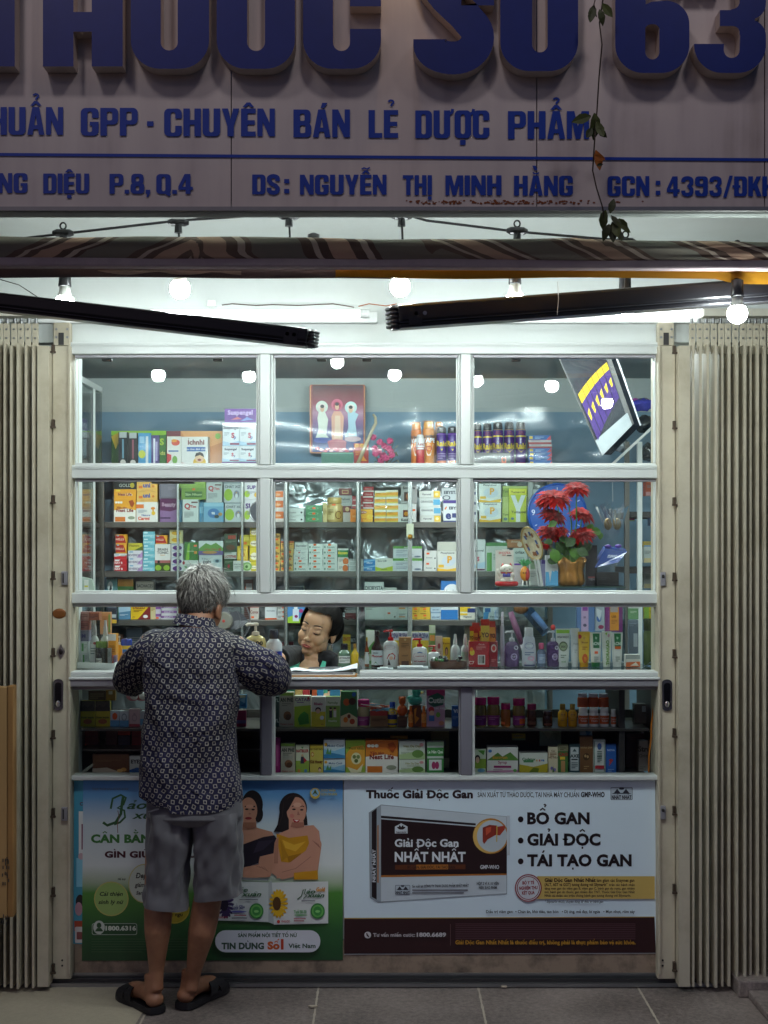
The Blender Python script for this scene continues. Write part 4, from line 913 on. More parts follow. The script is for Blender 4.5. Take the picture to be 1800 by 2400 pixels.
pbox('1','M',550,264,725,0,'eae8e2','white kids box with orange giraffe','r,.0,.12,.35,.32,e07a38|t,.45,.66,.1,2a5aa0,Nature|T,.35,.82,.15,d8502a,Carmi|e,.78,.32,.1,.07,e08a3a|r,.75,.36,.82,.6,e0a040|e,.8,.56,.09,.1,e8c03a|l,.1,.4,.5,3,a8b4c0')
pbox('1','M',737,100,882,235,'6d6b78','clear plastic grey violet pack above purple carton','r,.1,.1,.9,.9,7d7b88|l,.5,.3,.9,4,9a98a8')
pbox('1','M',742,236,886,0,'5a2052','deep purple carton with lilac band','T,.5,.25,.14,b89ab0,Beauty|r,.3,.33,.7,.36,a080a0|p,8a6a98,0,.5,.6,.55,1,.45,1,1,0,1|r,0,.8,.6,.86,3a1a4a')
pbox('1','M',900,100,1112,150,'8fae4a','topmost lime green carton by the door stile','r,.0,.0,1,.25,b0c868')
pbox('1','M',915,150,1115,246,'7c9c3c','olive green carton with dark green panel','r,.15,.3,.85,.8,3f6a2a|t,.5,.55,.2,c8d8a0,Sâm Nhung|s,.5,.12')
pbox('1','M',900,250,925,0,'4a8ab0','slim blue carton edge behind a white box','r,.2,.2,.8,.8,6aa6c8',back=.05)
QT='T,.3,.3,.22,c03038,Q|T,.66,.32,.11,c03038,Tim|l,.1,.55,.7,5,8a8a90|r,.55,.1,.95,.16,602028'
pbox('1','M',926,243,1055,0,'dfe2e2','white box with big red Q',QT);pbox('1','M',1056,250,1096,0,'5a9ac0','blue carton beside the white Q box','r,.0,.3,1,.6,8abcd8',back=.04)
pbox('1','M',1118,105,1246,268,'c4c8c8','grey white box with red Q stacked on blue',QT)
pbox('1','M',1097,269,1258,0,'7ab0d4','sky blue box with round blue seal','e,.5,.55,.3,.25,3a78b8|T,.48,.55,.11,e8f0f4,9B|e,.65,.72,.12,.09,2a3a30|e,.84,.6,.11,.09,c89a58|r,0,0,1,.2,a0cce4')
CX='e,.25,.62,.25,.3,9fbf45|t,.5,.22,.12,3a3a48,CHẤT XƠ|e,.72,.6,.16,.2,8a8a98|e,.72,.68,.08,.12,dcdce0|p,d8a030,.68,.5,.76,.5,.72,.56|r,0,0,1,.06,9aa0a8'
pbox('1','M',1262,105,1402,268,'c3c6cc','upper of two grey green fibre boxes',CX);pbox('1','M',1268,269,1420,0,'c3c6cc','lower of two grey green fibre boxes',CX)
SU='T,.5,.3,.2,4a2a78,SUP|e,.2,.7,.2,.2,a8c84a|e,.85,.75,.15,.15,d8b040|l,.2,.55,.8,3,8a90a0'
pbox('1','M',1426,105,1540,240,'d4d8da','upper white box with violet heading by the mullion',SU);pbox('1','M',1426,241,1540,0,'d4d8da','lower white box with violet heading by the mullion',SU)
OW='r,.05,.05,.95,.68,d87232|e,.4,.4,.25,.2,e89a58|t,.5,.4,.16,f4e8d8,Sido'
stack('1','N',72,152,[170,245,330,0],'e8e4de','white boxes with orange panels',OW)
pbox('1','N',160,307,315,362,'dfe1e0','upper white box with small black heart','t,.4,.65,.2,707078,Domeol|e,.86,.65,.05,.14,2a2a30');pbox('1','N',160,363,315,0,'dfe1e0','lower white box with small black heart','t,.4,.65,.2,707078,Domeol|e,.86,.65,.05,.14,2a2a30')
stack('1','N',325,458,[285,330,372,0],'4f8a60','green cartons in clear film','e,.45,.5,.35,.3,78b088|e,.45,.5,.25,.18,4f8a60|s,.5,.5')
pbox('1','N',462,265,497,0,'d8c088','slim cream gold carton','l,.2,.3,.8,6,a08040',back=.02)
bottle('1','N',492,222,622,'jar','d0b070 c8a868','squat gold tub with lid','r,.1,.42,.5,.9,e0c890|e,.68,.72,.16,.16,7a4a28|s,.45,.3|l,.15,.5,.45,4,8a6a38',name='tub')
pbox('1','N',588,150,692,205,'6a2028','maroon carton with gold crest','r,.25,.25,.75,.8,c0a070|r,.3,.35,.7,.7,8a3a30',back=.02);pbox('1','N',590,206,692,290,'a8aaa8','pale grey carton below the maroon one','t,.5,.35,.22,303038,Falcon|l,.1,.6,.8,2,808088',back=.02)
pbox('1','N',622,291,690,0,'b8b0ac','grey carton with maroon top half','r,0,0,1,.4,6a2028|e,.5,.2,.25,.14,c0a070',back=.02)
pbox('1','N',695,210,780,312,'a02832','single red carton behind orange vitamin box','l,.1,.3,.9,2,d8c8c8|r,0,.7,1,.8,d8d0d0',back=.03)
stack('1','N',783,866,[138,180,226,272,314],'a2202a','red and white cartons','r,0,.72,1,.95,dcd6d6|t,.5,.4,.28,d8a0a0,Obimin',back=.02)
pbox('1','N',695,313,866,0,'7a2830','maroon carton under red stack behind orange box','r,0,.5,1,.6,c8c0c0',back=.06)
pbox('1','N',680,316,858,0,'e8842a','wide orange vitamin box with lemon','p,f0b030,.35,0,1,0,1,1,.6,1|e,.55,.24,.2,.12,a03038|t,.55,.24,.12,f4e0d0,LENON|e,.85,.6,.12,.2,f0c040|t,.6,.75,.1,b84a20,Lemon|l,.1,.5,.4,3,f0c080',back=-.03)
YW='r,0,.0,1,.3,e4e2d4|p,e8a030,.0,.5,1,.3,1,.75,0,.8|t,.3,.42,.16,a85a18,XANG'
stack('1','N',872,963,[170,220,270,322,375,0],'e2c65a','yellow boxes nearer the orange box',YW);stack('1','N',966,1060,[165,217,270,322,375,0],'e2c65a','yellow boxes nearer the lock',YW)
pbox('1','N',1082,130,1210,272,'a9a7a8','grey carton with brown portrait panel','T,.5,.12,.14,303038,Solantia|r,.2,.35,.7,.85,4a2a24|e,.45,.6,.14,.2,a8603a')
pbox('1','N',1058,274,1206,0,'e2e2e0','white box with dark red square','r,.28,.34,.62,.72,6a2020|e,.45,.55,.12,.12,d8902a|T,.5,.88,.13,2a2a30,Konimin|s,.86,.34')
VG='t,.35,.5,.28,505058,Varogel|r,.68,.05,.98,.95,e8c040|e,.82,.5,.08,.22,f0e0a0';GG='t,.36,.42,.22,505860,GRANGEL|r,.66,.15,.98,.8,5aa8d0'
pbox('1','N',1226,170,1396,226,'d4d6d2','topmost white box with yellow end by the lock',VG);pbox('1','N',1230,228,1396,296,'dadedc','upper of two white boxes with blue end',GG);pbox('1','N',1234,297,1400,364,'dadedc','lower of two white boxes with blue end',GG);pbox('1','N',1234,365,1400,0,'d4d6d2','lowest white box with yellow end by the lock',VG)
pbox('1','N',1406,150,1532,244,'c0c6ca','grey box with dark capitals over purple banded box','T,.6,.35,.24,303848,EBYSTA|e,.3,.8,.25,.2,404858|e,.3,.8,.18,.14,c0c6ca');pbox('1','N',1418,245,1535,0,'e0e2e6','white box with violet band and round e emblem','r,0,0,1,.14,4a3a8a|T,.68,.36,.12,303848,EBYS|p,e87a3a,.08,.4,.2,.28,.26,.32,.14,.45|T,.35,.68,.34,303a78,e|r,.6,.6,1,.8,303a78|r,0,.94,1,1,303a78')
PH='t,.5,.08,.09,404048,Phosphalugel|e,.55,.5,.33,.26,cfd8e4|T,.6,.42,.32,e8a82c,P|p,e8b83a,0,.85,.5,.92,1,.82,1,1,0,1|r,.06,.68,.32,.82,e8b83a'
pbox('1','O',140,110,313,256,'e2e4e2','upper of two white boxes with yellow P',PH);pbox('1','O',145,258,313,0,'e2e4e2','lower of two white boxes with yellow P',PH)
pbox('1','O',98,150,128,0,'d0d4d6','narrow white carton edge with dark bars by the mullion','r,.1,.1,.9,.18,40486a|r,.1,.4,.9,.48,40486a|r,.1,.7,.9,.78,40486a')
pbox('1','O',325,130,522,210,'93a84a','lime carton lying behind the big Y box','t,.3,.5,.26,3a4a20,Yumangel|r,0,0,1,.2,b8c878',back=.03);pbox('1','O',322,212,374,0,'b2bf70','slim lime carton next to the big Y box','t,.5,.7,.08,3a4a20,Yum|e,.5,.88,.3,.06,6a8090',back=.02)
pbox('1','O',374,150,511,0,'c3cc3a','tall lime yellow box with giant white Y','r,0,0,1,.18,e6e04a|t,.5,.1,.07,3a4a20,Yumangel|p,e8ecec,.1,.2,.35,.2,.52,.45,.7,.2,.95,.2,.64,.62,.64,1,.4,1,.4,.62|t,.55,.7,.075,3a4a20,Yumangel|e,.2,.9,.1,.04,6a8090')
pbox('1','O',525,155,602,0,'8ac4e4','light blue and white carton behind the clock','p,f0f4f6,0,0,1,0,1,.3,.4,.6,0,.3|p,4aa0d8,0,.6,.5,.5,1,.7,1,1,0,1',back=.02)

# ---------------------------------------------------------------- middle shelf
WH='p,b02a22,0,.1,.7,.1,.95,.9,0,.9|e,.2,.12,.12,.08,8ab0c8|t,.35,.52,.2,f0d8c8,WELLS'
stack('2','M',385,470,[527,604,681],'e8a830','red and yellow boxes over red packs',WH)
pbox('2','M',372,682,473,725,'e4e4e4','small white and red pack above the red pair','p,c02028,0,.6,1,.3,1,1,0,1|r,.5,.2,.9,.5,b8bcc4|r,.1,.1,.4,.4,a8c0d0')
NB='p,e8e8e8,.05,.1,.5,.1,.35,.4,.05,.4|T,.35,.65,.3,f4e8e8,NAT B'
pbox('2','M',372,726,473,774,'b81c26','upper of two red packs with white lettering',NB);pbox('2','M',372,775,473,0,'b81c26','lower of two red packs with white lettering',NB)
pbox('2','M',485,597,601,657,'c4b83c','olive and yellow box above lilac packs','t,.4,.35,.28,6a5a18,Vitamins|p,5a6a28,.4,1,1,.4,1,1')
stack('2','M',485,601,[658,715,770,0],'e0dee4','white packs with lilac corner','p,b894c8,.6,1,1,.1,1,1|t,.4,.65,.3,6a5a80,BEVEREX|r,.08,.1,.35,.3,8ab4d0')
stack('2','M',606,700,[503,557,610,662,715,769,0],'6cb6c6','turquoise packs','r,.08,.1,.4,.3,d8ecf0|t,.45,.65,.24,e4f4f6,DEVITOC|p,8ccad8,.5,1,1,.4,1,1')
pbox('2','M',707,533,801,604,'e8a830','single red and yellow box over white ginkgo box',WH)
pbox('2','M',701,605,829,0,'e6e6e2','white tonic box with ginkgo leaves','t,.5,.2,.09,303030,BRAIN|t,.5,.32,.09,303030,TONIC|r,.35,.4,.65,.42,e0a040|r,0,.6,1,.7,a86060|r,0,.7,1,1,3a4a20|e,.22,.88,.2,.1,8ab03a|e,.75,.88,.2,.1,8ab03a|e,.25,.66,.08,.06,202020')
stack('2','M',822,922,[490,544,600],'e6dca0','pale yellow cartons with gold fruit','e,.5,.5,.35,.3,e0b030|t,.4,.25,.15,a88a30,Zentel')
stack('2','M',834,930,[601,655,710,765,0],'e2e2e6','white packs with purple fans','e,.5,.65,.38,.35,5a3078|r,.08,.05,.4,.2,a8c4d4')
pbox('2','M',940,590,1052,735,'3f7a34','green herbal box with leaf blades','p,8abf3a,.1,1,.25,.1,.4,.05,.35,1|t,.45,.5,.07,e0e8c0,Angelala|r,.7,.5,.9,.65,e08838|s,.8,.2')
pbox('2','M',924,736,1052,0,'dcdfdc','white pack with a red berry','e,.08,.25,.08,.16,b8283a|l,.2,.4,.9,3,8a9090,.1|p,5a9a4a,.1,.6,.25,.5,.3,.8')
pbox('2','M',1056,580,1256,696,'dfe4e6','wide box with green hills and purple band','p,6a9a4a,0,.55,.3,.15,.5,.3,.7,.12,1,.5,1,.7,0,.7|t,.5,.58,.13,a8502a,Hồng Đăng|r,0,.7,1,.98,6a5a94|e,.45,.8,.3,.1,c08a4a|e,.85,.6,.06,.1,a06040')
pbox('2','M',1060,697,1247,0,'d0d6da','pale grey box with a blue eye','T,.34,.44,.17,303848,EYES|t,.25,.22,.1,506070,T-Duo|e,.78,.35,.18,.14,a8bcc4|e,.78,.36,.09,.1,4a6a80|e,.78,.36,.04,.05,1a2a30|t,.35,.75,.1,506070,bổ mắt')
pbox('2','M',1262,520,1366,670,'46584a','dark green box with red top','r,.3,.1,.9,.3,a84a3a|e,.5,.75,.35,.15,6a4a3a|l,.1,.4,.9,2,8a9a88')
pbox('2','M',1262,671,1362,725,'c8ccc8','small white pack with red capitals','T,.5,.65,.34,a02838,L-CYSTINE|r,0,.0,.6,.2,8a9a90');pbox('2','M',1262,726,1345,0,'3c5a40','dark green pack with berries','e,.45,.6,.12,.16,a83040|l,.1,.2,.8,2,8aa088,.1',back=.01)
pbox('2','M',1390,530,1472,620,'c8c03c','lime yellow carton standing on the yellow one','r,.1,.2,.9,.5,e0d860|e,.5,.75,.2,.15,d07a30',back=.02);pbox('2','M',1368,621,1456,740,'dcb83c','yellow carton with orange drawing','r,.12,.12,.88,.9,e8cc60|t,.5,.25,.1,7a5a18,Actisô|e,.5,.6,.2,.2,c8802a')
pbox('2','M',1336,741,1480,0,'dde0dc','white pack with green cabbage','e,.78,.55,.28,.42,7aa860|e,.78,.55,.18,.28,a8c890|e,.76,.58,.08,.15,4a7a3a|t,.28,.35,.12,606870,FORTUNE|l,.08,.55,.45,2,9aa0a0,.12')
stack('2','M',1468,1545,[470,560,650,770,0],'d6c63e','yellow cartons beside the mullion','e,.5,.45,.4,.25,ece8d0|t,.5,.45,.14,7a5a20,Argyrol|r,0,.75,1,.85,b8a830')
YO='T,.4,.35,.24,3a2a18,VIEN|s,.45,.7|l,.1,.1,.8,1,8a6a30,.2'
stack('2','N',75,122,[510,575,645,710,760,0],'ddb95c','narrow yellow cartons with orange stickers',YO)
pbox('2','N',128,570,232,628,'dfae5a','tan carton lying over yellow ones','r,0,0,1,.25,b85a30|l,.1,.4,.9,2,8a6030,.2');stack('2','N',126,174,[629,690,748,0],'d8b468','tan cartons with orange stickers',YO);stack('2','N',176,228,[629,668,733,0],'dcba70','cream tan cartons with orange stickers',YO)
pbox('2','N',240,580,342,632,'ccd2cf','small white carton on top by the door stile','t,.5,.5,.3,404048,Stomalor');
DT='t,.3,.3,.22,707880,Kremil|e,.36,.66,.07,.14,b83048|l,.5,.6,.8,2,9098a0,.15'
stack('2','N',231,344,[633,675,718],'d4d9d6','white packs with red dots',DT)
KS='t,.55,.6,.3,6a8a80,Kamisin|e,.12,.6,.06,.2,6a8a80|s,.45,.2'
stack('2','N',230,346,[719,765,0],'d6dcd8','white packs with sage print',KS);stack('2','N',348,461,[590,634,677,721,765,0],'d8deda','stickered packs beside the sage printed ones',KS);stack('2','N',463,578,[590,634,677,721,765,0],'d4dad6','stickered packs beside the green pack',KS)
pbox('2','N',580,628,663,697,'3f8a56','green and yellow pack over orange ones','T,.5,.5,.3,e0c840,Maxcom|r,0,0,1,.2,d8dcd4');stack('2','N',580,663,[698,752,0],'e2ddd6','white packs with orange face','e,.75,.6,.28,.5,d87030|l,.1,.3,.5,3,9a9a98,.15')
stack('2','N',668,785,[710,768,0],'d3d7d6','plain pale grey packs','l,.1,.5,.6,2,a8b0b0,.18|p,b8c0c0,0,0,1,0,1,.2,.5,.35,0,.2');stack('2','N',788,877,[712,762,0],'3f86c6','bright blue packs','p,8cc0e8,0,.3,1,.0,1,.2,0,.6|t,.5,.6,.24,e8f0f8,Efferal')
pbox('2','N',879,707,1018,0,'dfe1da','white pack with lime green wave','p,b8c83a,0,.65,.4,.8,1,.6,1,1,0,1|t,.35,.2,.12,606870,dena 4.0|e,.6,.2,.05,.06,808890|t,.5,.85,.1,5a7a20,cho trẻ')
AN='r,0,.0,1,.2,6aa84f|T,.5,.1,.13,f0f4ec,Andrea|l,.1,.35,.5,2,a0a8b8,.12|l,.1,.65,.7,2,b0b8c8,.12|e,.85,.85,.12,.06,6a7a90'
stack('2','N',1020,1252,[610,706,0],'dadfe4','wide pale packs with green band',AN)
stack('2','N',1265,1366,[645,725,0],'d9dad6','white square packs with stickers','s,.3,.3|t,.4,.7,.12,606068,Domeol|e,.86,.75,.06,.07,2a2a30')
pbox('2','N',1370,650,1535,0,'dcdcd6','open topped white carton with yellow P',PH,dep=.1)
m=pbox('2','N',1370,575,1535,649,'c5c5bb','raised grey lid of the open white carton','p,a8a8a0,0,1,.15,.8,.1,1|p,a8a8a0,1,1,.85,.8,.9,1',dep=.004,back=.095)
pbox('2','O',98,545,191,0,'d2d5d6','pale box with red S by the middle mullion','t,.5,.35,.07,404048,pengel|T,.4,.62,.12,b82a48,S|r,.2,.93,.95,.98,6a2a50|p,b0c8dc,0,.8,1,.7,1,.9,0,.9')
pbox('2','O',195,570,361,0,'c9cfc8','tall white box with green columns','r,0,.0,1,.12,5a8a5a|r,.05,.35,.28,1,5a9a4a|r,.65,.3,.8,.6,8ab07a|l,.35,.4,.6,4,8a9488')
pbox('2','O',360,545,492,610,'a87452','brown box with white circle','t,.5,.25,.25,c8b8a8,Agumo|e,.75,.6,.15,.3,d0c0b0');pbox('2','O',405,612,515,0,'ccd4d0','white box with blurred green lettering','t,.5,.18,.13,405050,orlax|r,0,.9,1,1,6a9a78|l,.2,.4,.8,4,9aa8a4')

# ---------------------------------------------------------------- lower shelf: tops show above the rail, feet below it
pbox('3','M',310,862,396,0,'5f8c90','teal blister card with black device','e,.35,.25,.25,.12,c8d0d0|p,20282a,.25,.32,.4,.2,.5,.3,.3,.4|t,.4,.06,.05,102020,HAPPY',back=.04,dep=.02)
pbox('3','M',400,890,526,0,'5f9a4a','green and orange pack behind a blue one','r,0,0,1,.18,d0902c|t,.4,.38,.12,d8e8c8,CONVEX|e,.8,.3,.08,.06,2a5a2a',back=.07)
pbox('3','M',547,908,690,0,'c4c3ba','cream pack with dark capitals behind yellow box','t,.5,.12,.08,404040,SACHACES|l,.1,.25,.9,3,909088',back=.07)
pbox('3','M',1424,892,1496,0,'5a3a34','dark pack with orange sticker by the fan','s,.3,.2|r,.2,.1,.9,.3,8a8a88|r,0,.4,1,.6,7a2a2a',back=.05)
pbox('3','L',310,30,392,210,'3a3c48','hanging card of batteries','r,.05,.15,.95,.3,707888|r,.05,.38,.95,.52,303038|r,.05,.6,.95,.75,b0b4b8|p,d8a83a,0,.8,1,.85,1,1,0,1',back=-.07,dep=.02,name='battery_card',cat='battery card',suffix='clipped to the cabinet by the tray')
pbox('3','L',406,40,505,0,'5a86a8','muted blue pack beside the yellow box','p,a8c4d8,0,.3,1,.1,1,.5,0,.6|l,.1,.7,.8,2,d0dce4')
pbox('3','L',506,30,664,0,'e0b81e','yellow and maroon diagonal box','p,7a2020,1,.2,1,1,.35,1|T,.42,.36,.14,7a1a1a,DIZZO|e,.75,.84,.12,.09,e8e8e8|t,.15,.88,.08,5a1a1a,C1|l,.15,.5,.6,2,8a5a10')
pbox('3','L',666,40,705,0,'d8c89a','slim yellow carton beside the diagonal box','l,.1,.3,.9,4,9a8030');pbox('3','L',692,30,750,0,'d0cbd6','slim lilac striped carton','r,0,.25,1,.45,8a5aa0|r,0,.7,1,.85,8a5aa0|s,.5,.92',back=.01)
LS='r,0,.25,1,.7,8a5a9c|t,.45,.5,.3,e8dcec,DIALETTI'
stack('3','L',752,884,[58,98,140,0],'dad8dc','white cartons with violet stripe',LS)
pbox('3','N',186,926,313,0,'babfbe','grey white pack standing by the door stile','r,.02,.02,.98,.12,5a6068|t,.5,.2,.06,505860,Dutasvitae',back=.06)
pbox('3','N',794,895,946,0,'e2e6e4','white box with teal underline and curl','t,.5,.16,.1,404850,DIORYSTA|r,0,.3,.7,.42,4ab0b8|T,.85,.4,.16,4ab0b8,d|l,.08,.6,.6,3,a0a8a8')
pbox('3','N',949,938,1049,0,'d8dad6','shorter white pack with orange sticker','s,.4,.5|r,.15,.1,.6,.2,d8b048|e,.86,.88,.05,.05,303030')
pbox('3','N',750,958,786,0,'7a2030','small maroon pack behind the woman','l,.1,.3,.9,2,b87070',back=.02)
pbox('3','N',1400,884,1534,0,'2f78c0','white and blue pack with crescent','e,.65,.3,.5,.22,e8ecf0|t,.65,.28,.09,203050,Magdivix|r,0,.6,1,.75,e0e4e8')
pbox('3','K',136,50,196,0,'c8c0b8','white pack with red word by the fan','t,.5,.5,.2,7a2020,Corex|s,.3,.85|r,0,0,1,.2,a83030')
pbox('3','K',240,55,321,0,'d8dee0','white pack with orange foot','r,0,.9,1,1,d8602a|t,.5,.4,.08,607080,PROTAMIN|r,.0,0,1,.08,506a80')
stack('3','K',325,384,[60,90,120,0],'d8dad8','tiny white packs with stickers','s,.75,.4|l,.1,.3,.6,2,808888,.25')
pbox('3','K',397,48,517,178,'4a82b8','blue and lime hanging pouch with bottle picture','p,9ac03a,0,.7,.3,.6,.6,.85,1,.5,1,1,0,1|r,.3,.25,.65,.9,c8d4e0|r,.38,.1,.58,.25,e0e8ec|e,.78,.35,.12,.1,a83a78|e,.5,.65,.1,.08,8a2060',back=-.1,dep=.012,name='pouch',cat='pouch',suffix='hung beside the woman')
pbox('3','K',795,90,880,0,'6a2a30','dark red pack seen past the bun','r,0,0,1,.3,a0a0a0|l,.1,.5,.9,2,b08080')
pbox('3','K',1065,30,1155,0,'d9ddda','white pack with one orange sticker in the hatch','s,.4,.65|e,.85,.85,.06,.05,303030|r,.1,.05,.8,.15,d8b048');stack('3','K',1158,1229,[30,105,0],'d3d9d6','white tall packs with orange corner','r,.2,.55,.8,.7,e09a60|l,.2,.2,.8,3,8a9492,.12')
for i,(a,b_)in enumerate(((1262,1310),(1312,1386))):stack('3','K',a,b_,[62,105,0],'dfb63e',('narrow','wide')[i]+' yellow packs with stickers','s,.5,.45|l,.1,.1,.9,1,a07820,.3|t,.5,.8,.16,7a5a10,VIM')
stack('3','K',1391,1462,[58,100,0],'b9c8d6','pale blue grey packs','t,.5,.7,.18,506a88,MEROMT|r,0,0,1,.2,8aa0b8');pbox('3','K',1465,60,1521,0,'2f82c4','saturated blue pack between grey ones','r,.2,.2,.8,.35,a8d0ec|r,.1,.5,.6,.9,5aa0d8');pbox('3','K',1522,60,1584,0,'b8bcbe','plain grey pack beside the saturated blue one','p,d0d4d4,0,0,1,0,0,1')
pbox('3','J',-6,62,106,0,'e6e2d6','white box with yellow and navy blocks','r,0,.1,.7,.45,e8c030|r,.5,.2,1,.5,2a3a78|t,.5,.8,.12,404858,Hapacol|r,0,.55,.5,.7,e8c030');pbox('3','J',170,60,276,0,'d4dcdf','white and blue pack beside the leaning sachets','r,.1,.2,.5,.5,3a6aa8|p,4a90c8,0,.5,.4,.45,.3,1,0,1|t,.7,.8,.12,506070,Efexor')
# pale boxes in the side cabinet, on a slant
n_=0
SIDEC={'2.131':('pale blue','white','white','red and violet'),}
k_=0
for zi,(z,hs)in enumerate(((2.131,(.20,.24,.20)),(1.801,(.17,.21,.15,.2)),(1.541,(.2,.16,.19)),(1.271,(.14,.17,.2)))):
    y=1.60
    for j,h in enumerate(hs):
        w=.18+.03*((j+zi)%2)
        col=('d5dedb','c9d6d0','dfe3e0','c0cfd6')[(j+zi)%4]
        if zi==0 and j==2:col='cfd3de'
        m=MB();m.box(xs_-.11,xs_-.02,y,y+w,z,z+h,M(col,.45,var=.06))
        f=lambda X,Z,l:(xs_-.02+.0005*l,y+X,z+h+Z)
        prints(m,('r,0,.0,1,.3,7a3a98|T,.5,.14,.14,e0d0ea,Suspengel' if zi==0 else 'r,0,.75,1,1,%s'%('8fb39a','9fb4c4','b8c8a0','c09a98')[(j*2+zi)%4])+'|T,.5,.5,.1,50607a,%s|l,.15,.62,.7,2,8a98a0'%('Suspengel' if zi==0 else 'BIDI'),w,h,f)
        rk=('top','second','third','fourth')[zi];pk={3:('nearest','middle','far'),4:('nearest','second','third','far')}[len(hs)][j]
        fin(m.build('medicine_box'),'%s pale box on the %s shelf of the side cabinet'%(pk,rk),'','box','boxes in the side cabinet');y+=w+.012
# ---------------------------------------------------------------- display case under the counter
AP='r,0,0,1,.1,8ab04a|T,.5,.22,.11,404840,AN PHẾ|l,.15,.32,.8,2,8a8a80|r,.15,.42,.85,.5,b8b4a8|e,.55,.68,.28,.13,8a5a38|e,.6,.72,.2,.09,5a3a24|t,.5,.92,.05,a83a30,Hoàng Long'
pbox('d','K',342,660,440,0,'b9b0a2','beige and green cough box',AP)
pbox('d','K',300,690,338,0,'2f4a44','dark green carton edge by the mullion','T,.5,.12,.1,c8d8d0,YL|T,.5,.8,.1,c8d8d0,YL')
pbox('d','K',444,685,558,0,'d9dfc8','white and lime box with big green leaf','t,.5,.12,.1,6a4a8a,CATAD|l,.15,.2,.85,1,8a6aa0|p,a8c83a,0,.35,1,.3,1,1,0,1|p,4a9a3a,.2,.75,.35,.6,.6,.5,.85,.6,.9,.9,.3,.95|e,.85,.08,.07,.05,b83040')
pbox('d','K',561,690,660,0,'dfe0d6','white and yellow box with smiling girl','r,0,.5,1,1,e0d040|T,.5,.24,.08,a83a6a,Rhelo|e,.48,.44,.2,.09,2a1c1a|e,.48,.48,.15,.08,e8c0a0|p,e8d840,.25,.75,.35,.56,.65,.56,.75,.75|e,.75,.7,.14,.07,e8f0f4|t,.8,.92,.05,a85020,6+')
pbox('d','K',662,690,760,0,'8fb45a','leaf green box with two children','r,0,0,1,.3,dfe6d4|t,.5,.2,.07,5a8a3a,Ferrolip|r,.25,.45,.45,.7,30343c|r,.55,.45,.75,.68,e0e0dc|e,.35,.42,.1,.05,e0b898|e,.65,.42,.1,.05,e0b898|e,.35,.38,.1,.03,20181a|e,.65,.38,.1,.03,20181a|t,.5,.8,.06,f0f4e4,Healthy')
pbox('d','K',766,655,880,0,'45784a','green box with oranges and nuts','e,.35,.3,.2,.1,c85a2a|e,.7,.28,.22,.1,4a2a20|e,.8,.08,.12,.06,3a6ac0|p,d8c8a0,0,.7,.5,.6,1,.75,1,1,0,1|e,.3,.8,.14,.08,d87a2a|e,.7,.85,.16,.08,b84a2a|e,.5,.7,.1,.06,7a3a20')
bottle('d','K',882,714,967,'jar','d9c9a0 c42a78','pink lidded jar of pale pellets beside straws','r,.0,.62,1,.96,9a3a80|l,.2,.7,.8,2,c890b8',clear=True)
pbox('d','K',970,790,1092,0,'8a6a48','open tan carton holding wrapped straws','r,0,0,1,.3,a83a30|l,.1,.5,.9,3,5a4028',name='carton',cat='carton')
m=MB();zz=Q('K',0,790,YD).z
for k in range(26):
    x=Q('K',random.uniform(965,1085),0,YD).x;a=random.uniform(-.5,.5);l=random.uniform(.03,.05)
    m.bar((x-l*.9,YD+random.uniform(.0,.05),zz+random.uniform(-.004,.03)),(x+l*.9,YD+random.uniform(.0,.05),zz+random.uniform(-.004,.02)),.005,.003,M(random.choice(('c8482a','e0d8d0','d87040','7ab8d8')),.4))
fin(m.build('straw_bundle'),'heap of orange and white wrapped sticks over the tan carton','','straws',GRP['d'])
bottle('d','K',1092,730,1158,'mini','d8b832 2a50b8','yellow toy bottle with blue cap','r,0,.5,1,.7,2a3a78|e,.5,.42,.3,.1,e8e8e8|e,.5,.42,.22,.06,8a8a90|r,0,.86,1,.93,2a3a78')
def gummy(zone,c,x0,y0,x1,col,desc,duck=False,y1=None):
    zb,Y,sfx=ZONE[zone];a=Q(c,x0,y0,Y+.03);b_=Q(c,x1,y1 or 0,Y+.03);r=(b_.x-a.x)/2;z0=b_.z if y1 else zb;h=a.z-z0;cx,cy=(a.x+b_.x)/2,Y+.03
    t=thing('toy_figure',None,None,(cx,cy,z0));mt=M(col,.3,var=.05)
    m=MB();m.ell((cx,cy,z0+h*.3),(r*.95,r*.7,h*.3),mt);
    if duck:m.ell((cx-r*.65,cy,z0+h*.42),(r*.4,r*.3,h*.12),mt)
    m.build('body',t,smooth=True)
    m=MB();m.ell((cx+(r*.2 if duck else 0),cy,z0+h*.76),(r*.62,r*.55,h*.24),mt)
    if duck:m.ell((cx+r*.85,cy-r*.1,z0+h*.72),(r*.3,r*.25,h*.07),M('d0c060',.3))
    else:
        for s in(-1,1):m.ell((cx+s*r*.45,cy,z0+h*.92),(r*.2,r*.15,h*.09),mt)
    m.build('head',t,smooth=True);return fin(t,desc,sfx if not y1 else '','toy',GRP[zone])
pbox('d','K',1160,826,1228,0,'5a4030','brown carton carrying the orange toy bear','l,.1,.2,.9,4,8a6a48',dep=.06)
gummy('d','K',1155,688,1232,'d8662a','orange toy bear standing on a carton in the display case',y1=826)
pbox('d','K',1262,752,1325,0,'6a3a20','brown pack between two orange bottles','p,d8902a,.2,.2,.5,.1,.4,.5,.8,.6,.3,.9',dep=.05)
gummy('d','K',1229,625,1335,'4fbfae','turquoise toy duck perched above orange bottles in the display case',duck=True,y1=752)
for i,(a,b_)in enumerate(((1236,1270),(1326,1362))):bottle('d','K',a,755,b_,'mini','d8702a d8702a',('orange slim bottle under the turquoise duck tail','orange slim bottle next to the pink carton')[i],'r,0,.4,1,.8,e89a48|e,.5,.6,.3,.1,7a3018',back=-.01)
